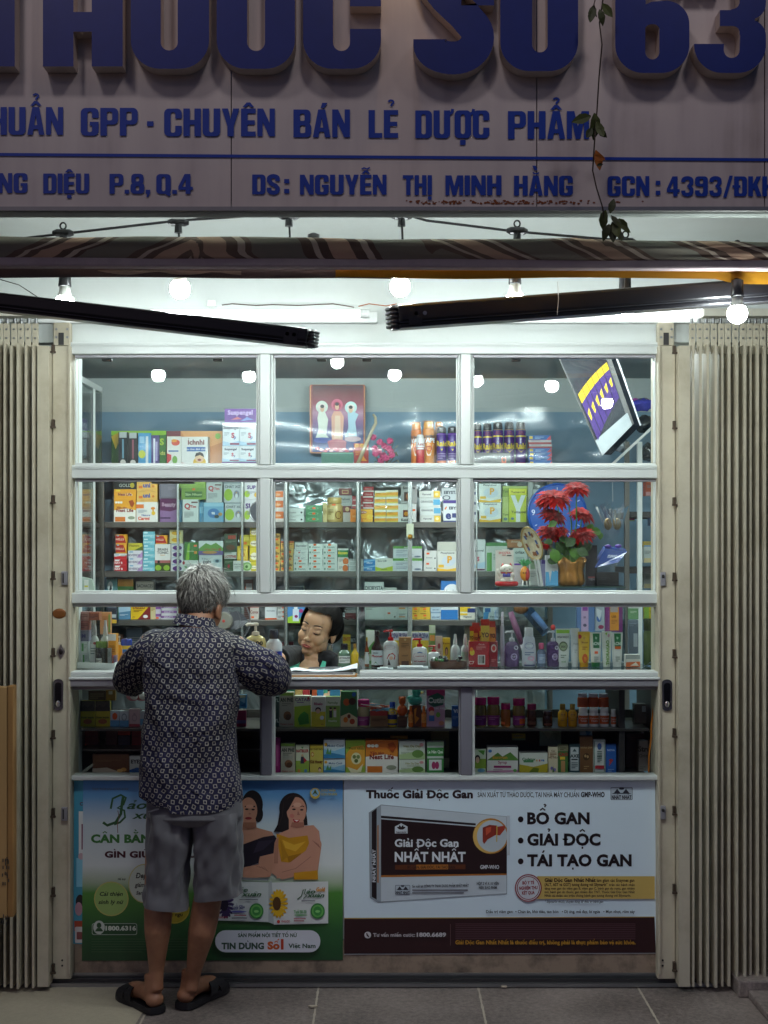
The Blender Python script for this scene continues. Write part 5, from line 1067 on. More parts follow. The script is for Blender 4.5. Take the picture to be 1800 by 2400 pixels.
pbox('d','K',1363,636,1490,0,'c9a4c0','tall pink pouch with green brushed lettering','r,0,0,1,.18,b83a78|p,2f6a58,.1,.2,.6,.1,.95,.2,.9,.42,.4,.48,.1,.4|T,.52,.3,.13,e8ece8,Cutin|e,.25,.55,.16,.08,c83a40|e,.28,.64,.14,.07,f0c8a8|r,.12,.7,.42,.85,4a80c0|e,.62,.68,.12,.07,78b048|t,.7,.5,.06,e8f0f0,Lạc sữa|e,.8,.9,.15,.06,e0a080',name='pouch',cat='pouch')
pbox('d','K',1536,755,1592,0,'2a62ac','blue carton at the case mullion','T,.5,.25,.16,d8e4f0,Vi|l,.1,.5,.9,3,7aa0d0')
for i,(a,b_,q)in enumerate(((448,500,'c8a868'),(502,548,'b83a40'),(566,600,'c85a30'),(604,645,'3a8ac8'),(690,762,'4a90c0'))):
    pbox('d','K',a,600,b_,0,q,('tan','red','orange brown','pale blue','steel blue')[i]+' carton peeping over the front row','l,.1,.05,.9,3,e0d8d0,.03',back=.12)
# floor of the case
pbox('e','K',303,975,346,0,'a02a72','magenta carton edge at the case mullion','r,.3,.2,.7,.8,c85a98')
pbox('e','K',350,1015,448,0,'c3baa8','beige and green cough box',AP)
pbox('e','K',453,1028,546,0,'dfe3c8','white and green box with caped child','r,0,.55,1,1,9ab84a|T,.5,.2,.1,b03038,NATBILER|p,3a3a50,.4,.4,.6,.4,.65,.65,.35,.65|p,c83038,.6,.42,.85,.55,.62,.62|e,.5,.36,.09,.045,e0b890|r,.15,.85,.35,.97,d08a40|r,.65,.85,.85,.97,5a90c0|p,5a9a4a,.4,.05,.6,.05,.5,.12')
pbox('e','K',552,1028,643,0,'d6c45a','mustard yellow kids honey box','r,.0,.0,1,.16,c8b040|t,.5,.14,.06,4a3a18,ÉP THỊT BÒ|T,.5,.58,.11,7a4a1a,Kid Honey|e,.2,.32,.12,.08,c86a3a|e,.2,.32,.08,.05,e8d890|e,.75,.85,.12,.08,5a3020|e,.75,.88,.1,.06,e8c0a0')
MK='r,0,.0,1,.45,dfe9ee|t,.55,.32,.13,3a6a9a,Muko Cool|e,.1,.25,.07,.1,e8b030|p,8cc4e4,0,.5,.5,.6,1,.4,1,1,0,1|p,3a86b8,0,.8,.4,.7,1,.85,1,1,0,1|p,5a9a5a,.1,.75,.2,.4,.25,.7,.35,.45,.35,.8'
pbox('e','K',648,990,795,1117,'cfdfe8','upper of two pale blue wave boxes',MK);pbox('e','K',648,1119,795,0,'cfdfe8','lower of two pale blue wave boxes',MK)
pbox('e','K',799,994,935,0,'9dbb42','yellow green box with bowl of slices','p,e8a83a,0,.45,.3,.2,.9,.15,1,.3,1,.75,.5,.95,0,.8|t,.55,.25,.06,5a6a18,Thanh Nhiệt|e,.55,.55,.26,.18,e8e0b0|e,.45,.5,.09,.06,7a8a4a|e,.65,.5,.09,.06,8a9a5a|e,.55,.62,.1,.06,6a7a3a|p,f0e8c0,.1,.8,.6,.9,.9,.7,.8,.95,.3,1')
pbox('e','K',939,994,1162,0,'e08a2c','big orange and white nest box',NL.replace('e8a42c','d8742a'))
WG='t,.5,.28,.13,a8a048,Viên Dạ Dày|l,.3,.42,.8,2,b0b898|e,.86,.2,.08,.1,e0a0a0|p,b8d098,0,.75,.5,.6,1,.7,1,1,0,1|e,.72,.7,.22,.22,6a9048|l,.08,.6,.4,2,90a080'
pbox('e','K',1170,1000,1352,1124,'dfe5da','upper of two white boxes with green moss',WG);pbox('e','K',1170,1127,1352,0,'dfe5da','lower of two white boxes with green moss',WG)
pbox('e','K',1365,1005,1481,0,'dfe4de','white and green box with pink lungs','r,0,.0,1,.12,a8d0a8|r,0,.18,1,.45,4a9a4a|T,.5,.31,.09,f0f8ec,La Hán Quả|r,0,.52,1,.98,3f8f44|r,.12,.56,.88,.9,e8ecea|e,.4,.74,.12,.12,b83a70|e,.6,.74,.12,.12,b83a70')
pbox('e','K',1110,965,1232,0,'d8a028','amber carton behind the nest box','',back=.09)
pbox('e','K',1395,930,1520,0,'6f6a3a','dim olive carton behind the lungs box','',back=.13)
# half under the arm of the customer, left side of the case
for i,(a,b_)in enumerate(((98,214),(218,336))):pbox('d','L',a,840,b_,0,'b8ae2c',('yellow herbal box by the case side','yellow herbal box next to white blue packs')[i],'r,0,0,1,.4,4f4c44|p,3a3a38,0,.28,.3,.15,.5,.25,.8,.12,1,.3,1,.4,0,.4|T,.5,.64,.07,4a5a10,Hoạt huyết|e,.5,.8,.3,.1,9a5a30')
pbox('d','L',338,920,412,0,'c9d4dc','white blue pack with orange disc','r,0,.6,1,1,5a9ac8|e,.5,.35,.28,.22,e0622a');pbox('d','L',416,920,488,0,'c9d4dc','white blue pack with grey disc','r,0,.6,1,1,5a9ac8|e,.5,.4,.3,.24,8a9aa8|e,.5,.4,.2,.16,c9d4dc')
pbox('d','L',491,905,578,0,'c8aeb4','dusty pink pack with line drawing','r,0,.85,1,1,a84a5a|e,.5,.5,.25,.2,a8909a|e,.5,.5,.18,.14,c8aeb4|e,.5,.3,.1,.08,a8909a');pbox('d','L',580,922,680,0,'b4c0c8','pale blue pack behind the customer','r,0,.5,1,.9,5a90b8')
pbox('d','L',160,756,300,838,'5a4a3a','brown carton lying over yellow herbal boxes','l,.1,.3,.9,3,8a7a60,.2',back=.03);pbox('d','L',302,752,380,838,'8a6a2c','amber carton beside the brown one','r,.3,.1,.7,.4,b0b0a0',back=.03)
for i,(a,b_)in enumerate(((488,562),(560,632))):
    t=None;m=MB();c=Q('L',(a+b_)/2,795,YD+.05);m.ell(c,(.028,.02,.022),M(('c87a8a','b05a68')[i],.25,var=.1));m.ell(c+Vector((.006,-.012,0)),(.018,.012,.015),M('e0d8d8',.2));fin(m.build('candy_ball',smooth=True),('pink wrapped sweet pack nearer the case side','rose wrapped sweet pack behind the shirt')[i],'in the display case','sweets',GRP['d'])
m=MB();z_=Q('L',0,1200,.2).z
tag(m.box(XL+.02,Xd(562),.10,.41,z_-.008,z_,SHELF).build('case_shelf',dc))
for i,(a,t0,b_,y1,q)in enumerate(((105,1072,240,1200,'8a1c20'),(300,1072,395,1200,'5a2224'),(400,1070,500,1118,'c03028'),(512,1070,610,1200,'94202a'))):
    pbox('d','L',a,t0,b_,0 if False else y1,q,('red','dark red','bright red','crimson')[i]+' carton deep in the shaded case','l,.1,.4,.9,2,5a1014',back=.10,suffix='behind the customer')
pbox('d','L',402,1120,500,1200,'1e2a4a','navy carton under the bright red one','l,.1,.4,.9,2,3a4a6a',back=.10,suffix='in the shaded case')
pbox('e','L',195,1270,492,0,'5f3a22','wide brown carton with nuts','p,b8a898,0,.75,.4,.7,.7,.9,.7,1,0,1|e,.85,.8,.08,.1,c08a48|e,.75,.86,.08,.09,d0a060|l,.1,.3,.8,2,7a5434');pbox('e','L',496,1285,620,0,'c8c8c4','white carton with dark capitals and blue corner','T,.45,.32,.2,303038,EYES|p,2a5a98,0,.8,.5,.65,1,.8,1,1,0,1')
pbox('d','L',1378,790,1446,900,'4a94d0','crinkled blue foil bag past the shirt','p,8cc4ec,.1,.4,.9,.1,.7,.6|p,2a6ab0,.2,.8,.8,.6,.9,.9|p,d8d4b8,.1,0,.9,0,.8,.2,.2,.25',suffix='in the case',name='foil_bag',cat='bag');pbox('d','L',1362,915,1440,0,'8a2450','magenta carton past the shirt','r,0,.6,1,.8,6a5a90')
# right half
PJ='r,0,.62,1,.95,8a3080|l,.2,.68,.8,2,c080b0'
for i,(a,t0,b_)in enumerate(((105,752,196),(200,748,295),(392,758,486))):bottle('d','J',a,t0,b_,'jar','a88a52 b01f66',('pink lidded seed jar by the mullion','tallest pink lidded seed jar','pink lidded seed jar with orange sticker')[i],PJ+('|r,.5,.72,.9,.9,e8662a' if i==2 else ''),clear=True)
bottle('d','J',302,795,376,'jar','c8783a b01f66','smaller pink lidded jar of orange sweets','s,.2,.85',clear=True)
for i,(a,t0,b_,q)in enumerate(((498,800,570,'6a3a28 8a1850'),(616,855,690,'5a3020 3a2420'))):bottle('d','J',a,t0,b_,'jar',q,('dark jar with dull pink lid','dark brown jar standing alone')[i],'r,.2,.78,.8,.9,7a4a38',clear=True)
for i,(a,b_)in enumerate(((730,801),(806,873))):bottle('d','J',a,800,b_,'mini','d8a020 9a7a30',('yellow bear bottle nearer the brown jars','yellow bear bottle nearer the pill bottles')[i],'e,.5,.5,.3,.1,e8b83a|e,.4,.47,.05,.02,3a2a10|e,.6,.47,.05,.02,3a2a10|l,.3,.7,.7,1,8a5a10')
PB='r,0,.42,1,.86,d2622c|t,.5,.56,.08,f4e4d8,Calcium|t,.5,.70,.08,f4e4d8,TABS'
for i,(a,b_)in enumerate(((882,958),(962,1037),(1041,1115))):
    bottle('d','J',a,826,b_,'pill','e4e6e6 eceeee',('white orange labelled pill bottle next to yellow bears','middle white orange labelled pill bottle','white orange labelled pill bottle under the third')[i],PB)
    bottle('d','J',a-6,722,b_-2,'pill','b04a2a a9a2b4',('dimmer stacked pill bottle near the bears','dimmer stacked pill bottle in the centre','dimmer stacked pill bottle near the post')[i],'r,0,.35,1,.9,a8482a',y1=825,back=.02)
bottle('d','J',1124,838,1165,'pill','d4d6d6 e0e2e2','half hidden pill bottle at the dark post',PB)
pbox('e','J',98,1136,190,0,'cfd8c0','green white pack with a face','r,0,.4,1,.8,8aa83a|e,.3,.4,.22,.16,2a1c1a|e,.3,.45,.16,.13,e0b898|e,.6,.88,.3,.08,7ab0d0|p,5a9a3a,.3,.05,.9,.05,.8,.25')
pbox('e','J',196,1122,428,0,'dfe0dc','wide white box with green hills and pink words','p,5a8a3a,0,.5,.35,.2,.5,.35,.75,.18,1,.45,1,.5,0,.5|t,.42,.38,.12,d89a30,Eunigon|t,.5,.57,.1,a02a60,Syrup|r,.22,.7,.78,.78,9a2a6a|e,.1,.14,.06,.06,3a78b8|p,c890b0,.0,.9,1,.85,1,1,0,1|e,.9,.88,.06,.06,5a9a4a|l,.2,.84,.5,2,9a6a88,.05')
pbox('e','J',438,1166,650,0,'d8dcd2','wide white and mustard box with leaves','T,.34,.3,.12,3a7a4a,Codatux|r,.15,.36,.5,.46,4a8a5a|T,.72,.34,.12,c84a3a,ạ|T,.62,.34,.12,d89a30,s|T,.82,.34,.12,3a78b8,ve|p,b8a82c,0,.55,.5,.68,1,.5,1,1,0,1|p,6a7a20,.3,1,.5,.7,.7,.75,.65,1')
pbox('e','J',655,1118,726,0,'d9cfb0','cream box with violet flowers','t,.5,.15,.06,6a3a28,Cao|l,.15,.22,.85,3,8a5a3a|t,.5,.4,.06,6a3a28,HO TIÊU|e,.35,.8,.15,.06,7a6ab0|e,.65,.85,.15,.06,8a7ac0|p,5a8a4a,.4,.95,.5,.7,.6,.95')
pbox('e','J',728,1103,803,0,'4a7a3c','green box with yellow tag and red word','T,.5,.34,.1,b82830,CAO|r,.2,.42,.7,.52,e8c838|r,.3,.56,.7,.95,b88a5a|r,0,0,1,.22,8a8a6a|l,.2,.1,.8,2,4a4a3a');pbox('e','J',811,1098,890,0,'2f4a50','dark teal and white oil box','r,.12,.1,.88,.9,c8d0d0|T,.5,.4,.1,203038,AXE|r,.2,.5,.8,.54,203038|p,3a5058,.3,.25,.7,.25,.5,.15|l,.2,.62,.8,4,5a6a70')
pbox('e','J',891,1040,989,0,'74502f','tall brown paper box','t,.5,.3,.05,c8a878,NHÂN SÂM|e,.5,.55,.25,.1,4a3018|e,.42,.53,.08,.04,b89868|e,.6,.55,.08,.04,b89868|l,.3,.8,.7,2,a88858');pbox('e','J',993,1065,1082,0,'d0d6d0','white green bordered box with red stripe','r,.06,.03,.94,.97,5a8a78|r,.12,.05,.88,.95,d8dcd8|e,.5,.2,.18,.1,4a6aa8|T,.5,.5,.05,304a40,NHI|l,.3,.34,.7,7,4a6a60,.05|r,.12,.76,.88,.86,b83038');pbox('e','J',1085,1100,1163,0,'2a5fae','blue box with red swallow','t,.5,.2,.06,c8d8ec,NOVA|e,.5,.55,.2,.05,b83a40|p,b83a40,.4,.5,.6,.6,.3,.75|l,.2,.85,.8,2,8ab0e0')
pbox('e','J',590,980,752,1112,'98b8a4','limp mint green plastic bag','p,b0ccb8,.1,.1,.6,.2,.4,.6|p,86a892,.6,.3,.9,.2,.8,.8',back=.2,dep=.03,suffix='behind the leaf box',name='plastic_bag',cat='bag');pbox('e','J',385,1020,485,1070,'c0b83c','yellow green slip behind the mustard box','',back=.16,dep=.03,suffix='');pbox('e','J',895,975,985,1042,'a8c8dc','pale blue slip above the brown box','p,4a8ac0,.4,.3,.9,.5,.6,1',back=.05,dep=.03,suffix='')
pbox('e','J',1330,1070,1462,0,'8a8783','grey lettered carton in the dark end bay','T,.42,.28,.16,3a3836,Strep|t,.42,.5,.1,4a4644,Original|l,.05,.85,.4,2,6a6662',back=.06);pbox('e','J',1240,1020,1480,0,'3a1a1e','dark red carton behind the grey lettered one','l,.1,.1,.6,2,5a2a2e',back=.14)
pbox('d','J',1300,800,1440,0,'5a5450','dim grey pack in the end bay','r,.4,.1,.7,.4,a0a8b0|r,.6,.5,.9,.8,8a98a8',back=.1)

# ---------------------------------------------------------------- on the counter
# left: white tray with small goods
tray=MB();zc=ZONE['c'][0];a,b_=P(172,0,.1).x,P(274,0,.1).x
pts=[(a,.07),(b_,.05),(b_+.004,.30),(a,.30)]
tray.poly([(p[0],p[1])for p in pts],M('dfe4e0',.5),depth=.004,to3=lambda x,y,d:(x,y,zc+.0045-d));tray.bar((a,.07,zc+.016),(b_,.05,zc+.011),.004,.024,M('dfe4e0',.5));tray.bar((b_,.05,zc+.013),(b_+.004,.3,zc+.013),.004,.024,M('dfe4e0',.5))
fin(tray.build('tray'),'white plastic tray of small bottles at the counter end','','tray')
ZONE['y']=(zc+.005,.13,'on the white tray');GRP['y']='goods on the white tray'
for i,(x0,y0,x1,y1,q,d_)in enumerate(((80,360,160,450,'d0d8d2','upper white carton with green stripe'),(90,451,161,0,'d0d8d2','lower white carton with green stripe'),(84,268,164,358,'8d8ba0','violet grey carton in the organiser'),(78,190,164,266,'a86a64','reddish carton in the organiser'),(78,118,164,188,'b0807a','topmost dusty red carton in the organiser'),(168,120,250,186,'a86048','russet carton beside the dusty red one'))):
    pbox('y','L',x0,y0,x1,y1,q,d_,'r,.35,.15,.55,.85,5a9a58|l,.6,.2,.9,3,9aa8a0,.15' if i<2 else 'T,.5,.5,.3,50508a,M' if i==2 else 'l,.1,.3,.9,3,704040,.18',dep=.05,tilt=0)
pbox('y','L',256,120,342,300,'d89a68','peach carton at the back','l,.2,.2,.8,3,b87a48|r,.8,.1,1,.9,8aa050',back=.10)
bottle('y','L',168,185,246,'spray','d6d8d6 dcdcdc','white spray bottle nearer the case side','r,.1,.52,.9,.9,e6e6e4|l,.2,.6,.8,3,8a9a98|e,.6,.5,.15,.03,b84040');bottle('y','L',248,188,336,'spray','dcdedc e4e4e4','white spray bottle with red print','r,.1,.52,.9,.9,ececea|l,.2,.58,.8,3,b85050',back=.02)
bottle('y','L',210,358,312,'jar','6a6a60 6a8a3a','glass jar with green lid','',back=-.03,clear=True)
bottle('y','L',222,420,268,'mini','2a2624 1c1a1c','little black dropper bottle in front of the jar','r,0,.5,1,.9,d8d8d0|l,.2,.6,.8,2,505050',back=-.05)
pbox('y','L',322,298,386,0,'dc962e','tall orange carton with white top','r,0,0,1,.2,e8e6e2|l,.15,.35,.85,5,a86a18|r,.1,.75,.9,.85,c07820',back=-.03,dep=.05);pbox('y','L',316,412,346,0,'8a8f8c','slim grey carton near the tray front','l,.2,.2,.8,5,606864',back=-.05,dep=.03);pbox('y','L',350,470,366,0,'a85a50','slim dull red carton near the tray front','',back=-.045,dep=.03);pbox('y','L',368,470,386,0,'7a6a86','slim mauve carton near the tray front','',back=-.045,dep=.03)
bottle('c','L',388,312,436,'pump','e2a03a dedcd6','amber pump bottle behind the customer arm','',back=.04)
bottle('c','L',418,340,512,'jar','d8b23a 3a4a98','yellow tub with blue lid','r,0,.4,1,.6,3a70b8',back=.12,name='tub')
bottle('c','L',1428,208,1598,'pump','e0cf8c ece4d4','big cream yellow pump bottle','T,.5,.47,.085,2a2a38,E.100|t,.5,.53,.03,404048,Vitamin E|r,.2,.30,.8,.31,c8b060',back=.03)
bottle('c','K',240,226,356,'mini','d9dde2 3a3a44','white mouthwash bottle with patterned black cap','r,.0,.60,1,.80,2a3ea8|e,.2,.7,.08,.06,a8b8e0',back=.05)
pbox('4','K',358,310,438,0,'5a1c28','dark maroon carton behind the woman sleeve','l,.2,.1,.8,1,c8a060')
for i,(c_,a,t0,b_,q,d_)in enumerate((('L',470,250,600,'3f4a58','slate carton behind the collar'),('L',330,300,440,'6a4a3a','brown carton behind the raised sleeve'),('L',1330,280,1420,'5a5f5a','grey green carton under the fan'),('K',900,250,1010,'8a8f90','pale grey carton behind the syrup bottles'),('K',1130,210,1235,'9aa098','sage grey carton behind the kraft box'),('K',1400,230,1500,'7f8a94','blue grey carton behind the handwash'),('J',30,200,130,'8a8470','khaki carton behind the red pouch'),('J',300,190,420,'7a8a90','bluish carton behind the lilac pump'),('J',480,200,640,'8f948e','ash carton behind the lotion bottle'))):pbox('4',c_,a,t0,b_,0,q,d_,back=.06+.03*(i%3))
# middle, by the hatch
bottle('4','K',666,335,722,'mini','c8b8a8 b8a898','bottle with orange sticker by the earring','r,.1,.32,.9,.5,d85a2a|r,.1,.6,.9,.9,d8d4cc')
pbox('4','K',780,258,834,0,'c8a82c','yellow carton with red heading','T,.5,.15,.1,a84020,ZINTIT|l,.15,.35,.85,4,8a7020');pbox('4','K',835,262,882,0,'6a6c68','grey carton with black band','r,0,.05,1,.3,2a2c34|t,.5,.17,.1,b8bcc0,BETA|r,0,.5,1,.7,8aa060')
bottle('c','K',746,324,833,'mini','8cb49a 1e1e24','pale green mouthwash bottle with zebra cap','r,.12,.52,.92,.82,dfe6e2|T,.52,.60,.06,2a3038,LISTERINE|l,.2,.68,.8,2,8a9a92',back=-.02,clear=True)
bottle('c','K',836,324,892,'bottle','d8b838 b88a3a','yellow bottle with gold cap','r,0,.42,1,.95,dcc050|p,b84020,.1,.55,.5,.45,.7,.6,.4,.62',back=.0)
bottle('c','K',930,278,964,'sauce','8a4a22 c0a040','slim amber bottle behind the pane edge','r,0,.5,1,.9,d0d8d8')
bottle('c','K',978,234,1060,'sauce','3a1810 2a1a18','dark brown syrup bottle with white label','r,0,.54,1,.95,d4dde0|T,.5,.70,.06,a83038,Phonet|l,.2,.60,.8,1,607078|p,6a9a6a,.2,.95,.4,.85,.6,.95')
bottle('c','K',1060,226,1166,'pump','e4e4e2 c02020','white pump bottle with red head and girl picture','e,.45,.47,.28,.06,b02838|t,.45,.47,.03,f0d8d8,lactacyd|p,b82a30,.3,.78,.4,.66,.6,.62,.75,.7,.7,.8|e,.52,.76,.1,.05,e0b8a0|p,2a1c1c,.35,.95,.4,.78,.5,.95')
pbox('c','K',1170,278,1256,0,'a8794a','kraft brown soap box','l,.2,.2,.8,3,6a4a28|t,.5,.62,.05,5a3a20,HANA|r,.2,.8,.8,.97,5a3a2c|e,.5,.08,.1,.04,d0b080',dep=.04)
PS='r,0,0,1,.26,dfe6ee|T,.5,.12,.14,2a3a78,PROSPAN|p,4a9a3a,.0,.6,.4,.45,1,.7,1,1,0,1|r,0,.26,1,.45,e0c838'
for i,(a,b_)in enumerate(((1262,1306),(1308,1377))):pbox('c','K',a,240,b_,0,'c0b838',('narrower yellow green cough syrup box','wider yellow green cough syrup box')[i],PS,back=.10)
for i,(a,b_)in enumerate(((1105,1168),(1170,1232))):pbox('c','K',a,240,b_,0,'d0d8dc',('cough syrup box behind the red headed pump','cough syrup box behind the kraft box')[i],PS.replace('4a9a3a','a83a40'),back=.12)
bottle('c','K',1262,285,1369,'pump','e6e6e4 c42622','white handwash bottle with red oval badge','e,.48,.62,.34,.11,b82030|e,.48,.62,.26,.07,e8d0d0|t,.48,.62,.035,a82030,LAMESOM|T,.5,.80,.05,a02838,VITAMIN+|l,.2,.88,.8,2,8a8a90|p,3a6aa8,.1,.55,.5,.46,.9,.55,.5,.5',back=-.01)
bottle('c','K',1371,335,1456,'pump','e2e4e4 c42622','shorter white handwash bottle beside the bowl','e,.5,.75,.34,.1,b82030|p,3a6aa8,.1,.62,.5,.54,.9,.62,.5,.58',back=.0)
pbox('c','K',1380,196,1423,0,'7a9a4a','tall green carton with orange patch','r,0,0,1,.2,c8d0c0|r,.1,.25,.9,.4,d88a3a|l,.2,.5,.8,3,c8d8b0',back=.14);pbox('c','K',1425,270,1473,0,'d2b8a8','pale pink carton with red drawing','e,.5,.35,.2,.1,a83a40|l,.2,.55,.8,3,8a6a60',back=.12);pbox('c','K',1475,282,1526,0,'d8b02c','bright yellow carton with dark arch','e,.5,.5,.22,.16,5a3a20|e,.5,.53,.14,.12,c88a68|t,.5,.2,.07,7a3a18,Kedgo',back=.12)
for i,(a,b_,t0)in enumerate(((1530,1596,258),(1614,1656,255))):bottle('c','K',a,t0,b_,'spray','d6dada e0e2e2',('clear capped nasal spray nearer the yellow carton','clear capped nasal spray nearer the red pouch')[i],'r,0,.6,1,.8,c8d0d0',back=.08)
pbox('c','K',942,228,1000,0,'5a9a54','green pack behind the brown syrup bottle','p,e0e8e0,0,0,1,0,1,.3,0,.6|r,.2,.7,.8,.9,c8d8c0',back=.14)
bottle('c','J',2,278,60,'spray','d2d6d4 d8dadc','white spray bottle with mauve tip','r,.1,.55,.9,.9,a8c8b0',back=.05)
pbox('c','J',62,332,216,0,'b01f26','red snack pouch front with barcode','r,.43,.52,.78,.9,e4e0dc|r,.47,.55,.74,.85,605850|r,.5,.55,.52,.85,e4e0dc|r,.56,.55,.6,.85,e4e0dc|r,.65,.55,.66,.85,e4e0dc|e,.15,.42,.12,.12,e8c838|e,.12,.3,.08,.08,e88a3a|t,.12,.82,.12,f0dcd0,C7|t,.6,.1,.05,e8c0b8,Ông già|l,.35,.16,.8,3,d88880',dep=.06,back=-.01,name='pouch',cat='pouch');pbox('c','J',217,334,276,0,'94202a','dark red side pouch with white crest','e,.5,.25,.35,.16,d8c8c0|e,.5,.25,.22,.1,c84038|l,.2,.7,.8,2,d88880',dep=.06,name='pouch',cat='pouch')
for i,(a,t0,b_,rot)in enumerate(((66,215,96,-6),(98,235,128,4),(84,190,140,-3),(130,215,172,9),(150,163,214,2),(175,250,208,-4),(214,178,258,3),(210,220,264,6))):
    pbox('c','J',a,t0,b_,360,('e0b82c','dd8a2a','c8401f','e3bc30','d8b430','d87a2a','e0902a','d86428')[i],('yellow stick sachet at the pouch edge','orange stick sachet lowest in front','red topped stick sachet','tilted yellow stick sachet','tallest yellow stick sachet','short amber stick sachet','tan orange stick sachet','deep orange stick sachet by the pane')[i],'r,0,.0,1,.25,b83020|T,.5,.6,.16,5a1a10,YO',dep=.006,back=.005*(i%4)+.015,suffix='standing in the red pouch',name='sachet',cat='sachet',tilt=rot)
PU='t,.5,.45,.06,5a4a7a,Gội|e,.72,.47,.14,.06,d8d8e0|e,.6,.72,.18,.1,b8a4cc|t,.6,.72,.04,e8e0f0,TẨY'
bottle('c','J',330,250,440,'pump','8a6a9e d8d8dc','lilac pump bottle nearer the red pouch',PU,clear=True);bottle('c','J',645,250,740,'pump','7a5a90 d0d0d8','darker lilac pump bottle beside the tubes',PU,clear=True)
bottle('c','J',459,228,567,'lotion','d3d6e0 e8eaec','white lotion bottle with round blue badge','e,.5,.46,.26,.09,2a4aa0|T,.5,.46,.04,f0f4f8,NIVEA|l,.25,.62,.75,2,7080a0|e,.6,.78,.2,.06,e0b0c8|p,d8a8c8,.2,.9,.6,.8,.9,.92,.5,.97|r,.2,.94,.85,.97,404a80')
bottle('c','J',572,344,640,'mini','8a9ab8 d8688a','small clear bottle with pink cap','r,.15,.45,.85,.85,9aaac8|l,.3,.6,.7,2,d8e0ec',clear=True)
m=MB();a=Q('J',372,110,.30);c=Q('J',455,350,.28);d=(c-a)
m.tube([a,a+d*.5,c],[.011,.013,.010],M('7a4a6a',.3),10);m.tube([c,c+d*.4],[.008,.009],M('d8d4dc',.3),10);fin(m.build('toothbrush_case',smooth=True),'plum toothbrush case leaning between the lilac pump and lotion bottles','','toothbrush')
bottle('c','J',296,108,328,'lotion','c9c4d0 d0c8d4','pale lilac bottle edge behind the pane edge','',back=.04)
cream_tube('c','J',714,236,822,'e6eae4 e8ece8','white tube with lime top and green oval','r,0,.03,1,.12,9ac84a|t,.5,.22,.05,405048,HOA NGỌC|e,.5,.46,.36,.13,6a7a58|e,.5,.46,.28,.09,a8b890|T,.5,.47,.05,303828,SOC|l,.25,.68,.75,2,8a9a88|t,.5,.86,.04,4a9a48,ACNE')
cream_tube('c','J',822,232,890,'d8dcdc dde1e1','plain white tube turned edge on','t,.6,.4,.05,9aa4a8,Pond|l,.4,.55,.8,2,b0b8b8');cream_tube('c','J',880,258,970,'e2b83e d89a20','golden yellow tube with red flower','e,.1,.14,.18,.06,c02828|t,.55,.3,.05,8a4a18,Bioxen|e,.55,.75,.3,.13,d8602a|e,.6,.78,.15,.07,e88a3a|l,.3,.42,.8,2,a86a20|e,.5,.18,.1,.04,d0a050',back=-.015)
AC='r,.22,.03,.85,.45,2f7a48|e,.52,.15,.1,.05,a8d0b0|T,.52,.32,.08,e0f0e4,ACNE|s,.5,.58|l,.25,.7,.75,3,8a9a90'
cream_tube('c','J',970,264,1056,'e6e8e4 2f7a48','white tube with green square and sticker',AC);cream_tube('c','J',1130,264,1216,'e6e8e4 dfe3df','white tube with green and orange square',AC.replace('s,.5,.58|','r,.22,.4,.85,.48,e0682a|'))
t=cream_tube('c','J',1058,255,1130,'e4e8de dfe6d8','white tube with upright green lettering','p,9aca4a,.3,.06,.6,.02,.5,.12|e,.72,.12,.12,.05,e0b0b8')
m=MB();zc2=ZONE['c'][0];p0=Q('J',1086,505,.165);p1=Q('J',1086,320,.165);hh=Q('J',1108,0,.165).x-p0.x
m.text('THORAKAO',0,0,hh,PM('6a9a2a'),w=(p1.z-p0.z),bold=.04,to3=lambda x,z,d:(p0.x+hh*.9-z,.1600-.012*math.cos((z/hh-.5)*1.2)*0-.0065,p0.z+x));m.build('lettering',t)
pbox('c','J',1236,430,1342,0,'d8d4cc','white and orange pack in the end bay','r,0,0,1,.35,a0a4a0|p,d86a30,0,.62,1,.55,1,1,0,1|p,f0e0d0,.3,.9,.7,.6,.9,.9',dep=.05);bottle('c','J',1372,160,1444,'jar','5a6e3c 3a4428','tall dim green canister in the end bay','',name='canister',back=.08)
pbox('c','J',1256,170,1330,420,'6a7888','grey blue carton in the end bay','r,.5,.4,.9,.8,b8c4d0|l,.1,.1,.8,2,8a98a8',back=.09,suffix='propped behind the orange pack')
m=MB();a=Q('J',1352,535,.1);
m.add([(a.x,.10,a.z+.002),(a.x+.035,.09,a.z+.03),(a.x+.055,.16,a.z+.022),(a.x+.02,.17,a.z+.003)],[(0,1,2,3)],M('b8ccd2',.4));m.add([(v[0],v[1],v[2]-.001)for v in m.v[:4]],[(3,2,1,0)],M('b8ccd2',.4));fin(m.build('folded_paper'),'folded pale blue slip at the far end of the counter','','paper')
# bowl of foil sweets
bw_=thing('bowl','brown lacquer bowl heaped with foil wrapped sweets','bowl',Q('K',1516,495,.12))
c=Q('K',1516,495,.12);rr=Q('K',1645,0,.12).x-c.x;hh=Q('K',0,445,.12).z-c.z
m=MB();m.lathe(c+Vector((0,.02,0)),[(rr*.93,0),(rr,hh*.4),(rr,hh),(rr*.93,hh),(rr*.9,hh*.7)],M('5c3216',.35,var=.3,scale=40),28,sy=.7);m.lathe(c+Vector((0,.02,0)),[(rr*1.005,hh*.1),(rr*1.012,hh*.2)],M('3a1c10',.4),28,sy=.7,caps=False);m.build('basin',bw_,smooth=True,angle=40)
for i in range(16):
    m=MB();p=c+Vector((random.uniform(-.85,.75)*rr,.02+random.uniform(-.4,.4)*rr*.7,hh+random.uniform(0,.014)));rot=Matrix.Rotation(random.uniform(0,3),3,'Z')@Matrix.Rotation(random.uniform(0,1),3,'X');m.ell(p,(.012,.008,.007),M(random.choice(('8a8f8a','3f3f42','6a8a5a','a8a8a8','4a8a50')),.2,.6),8,6,rot);m.build('sweet',bw_)
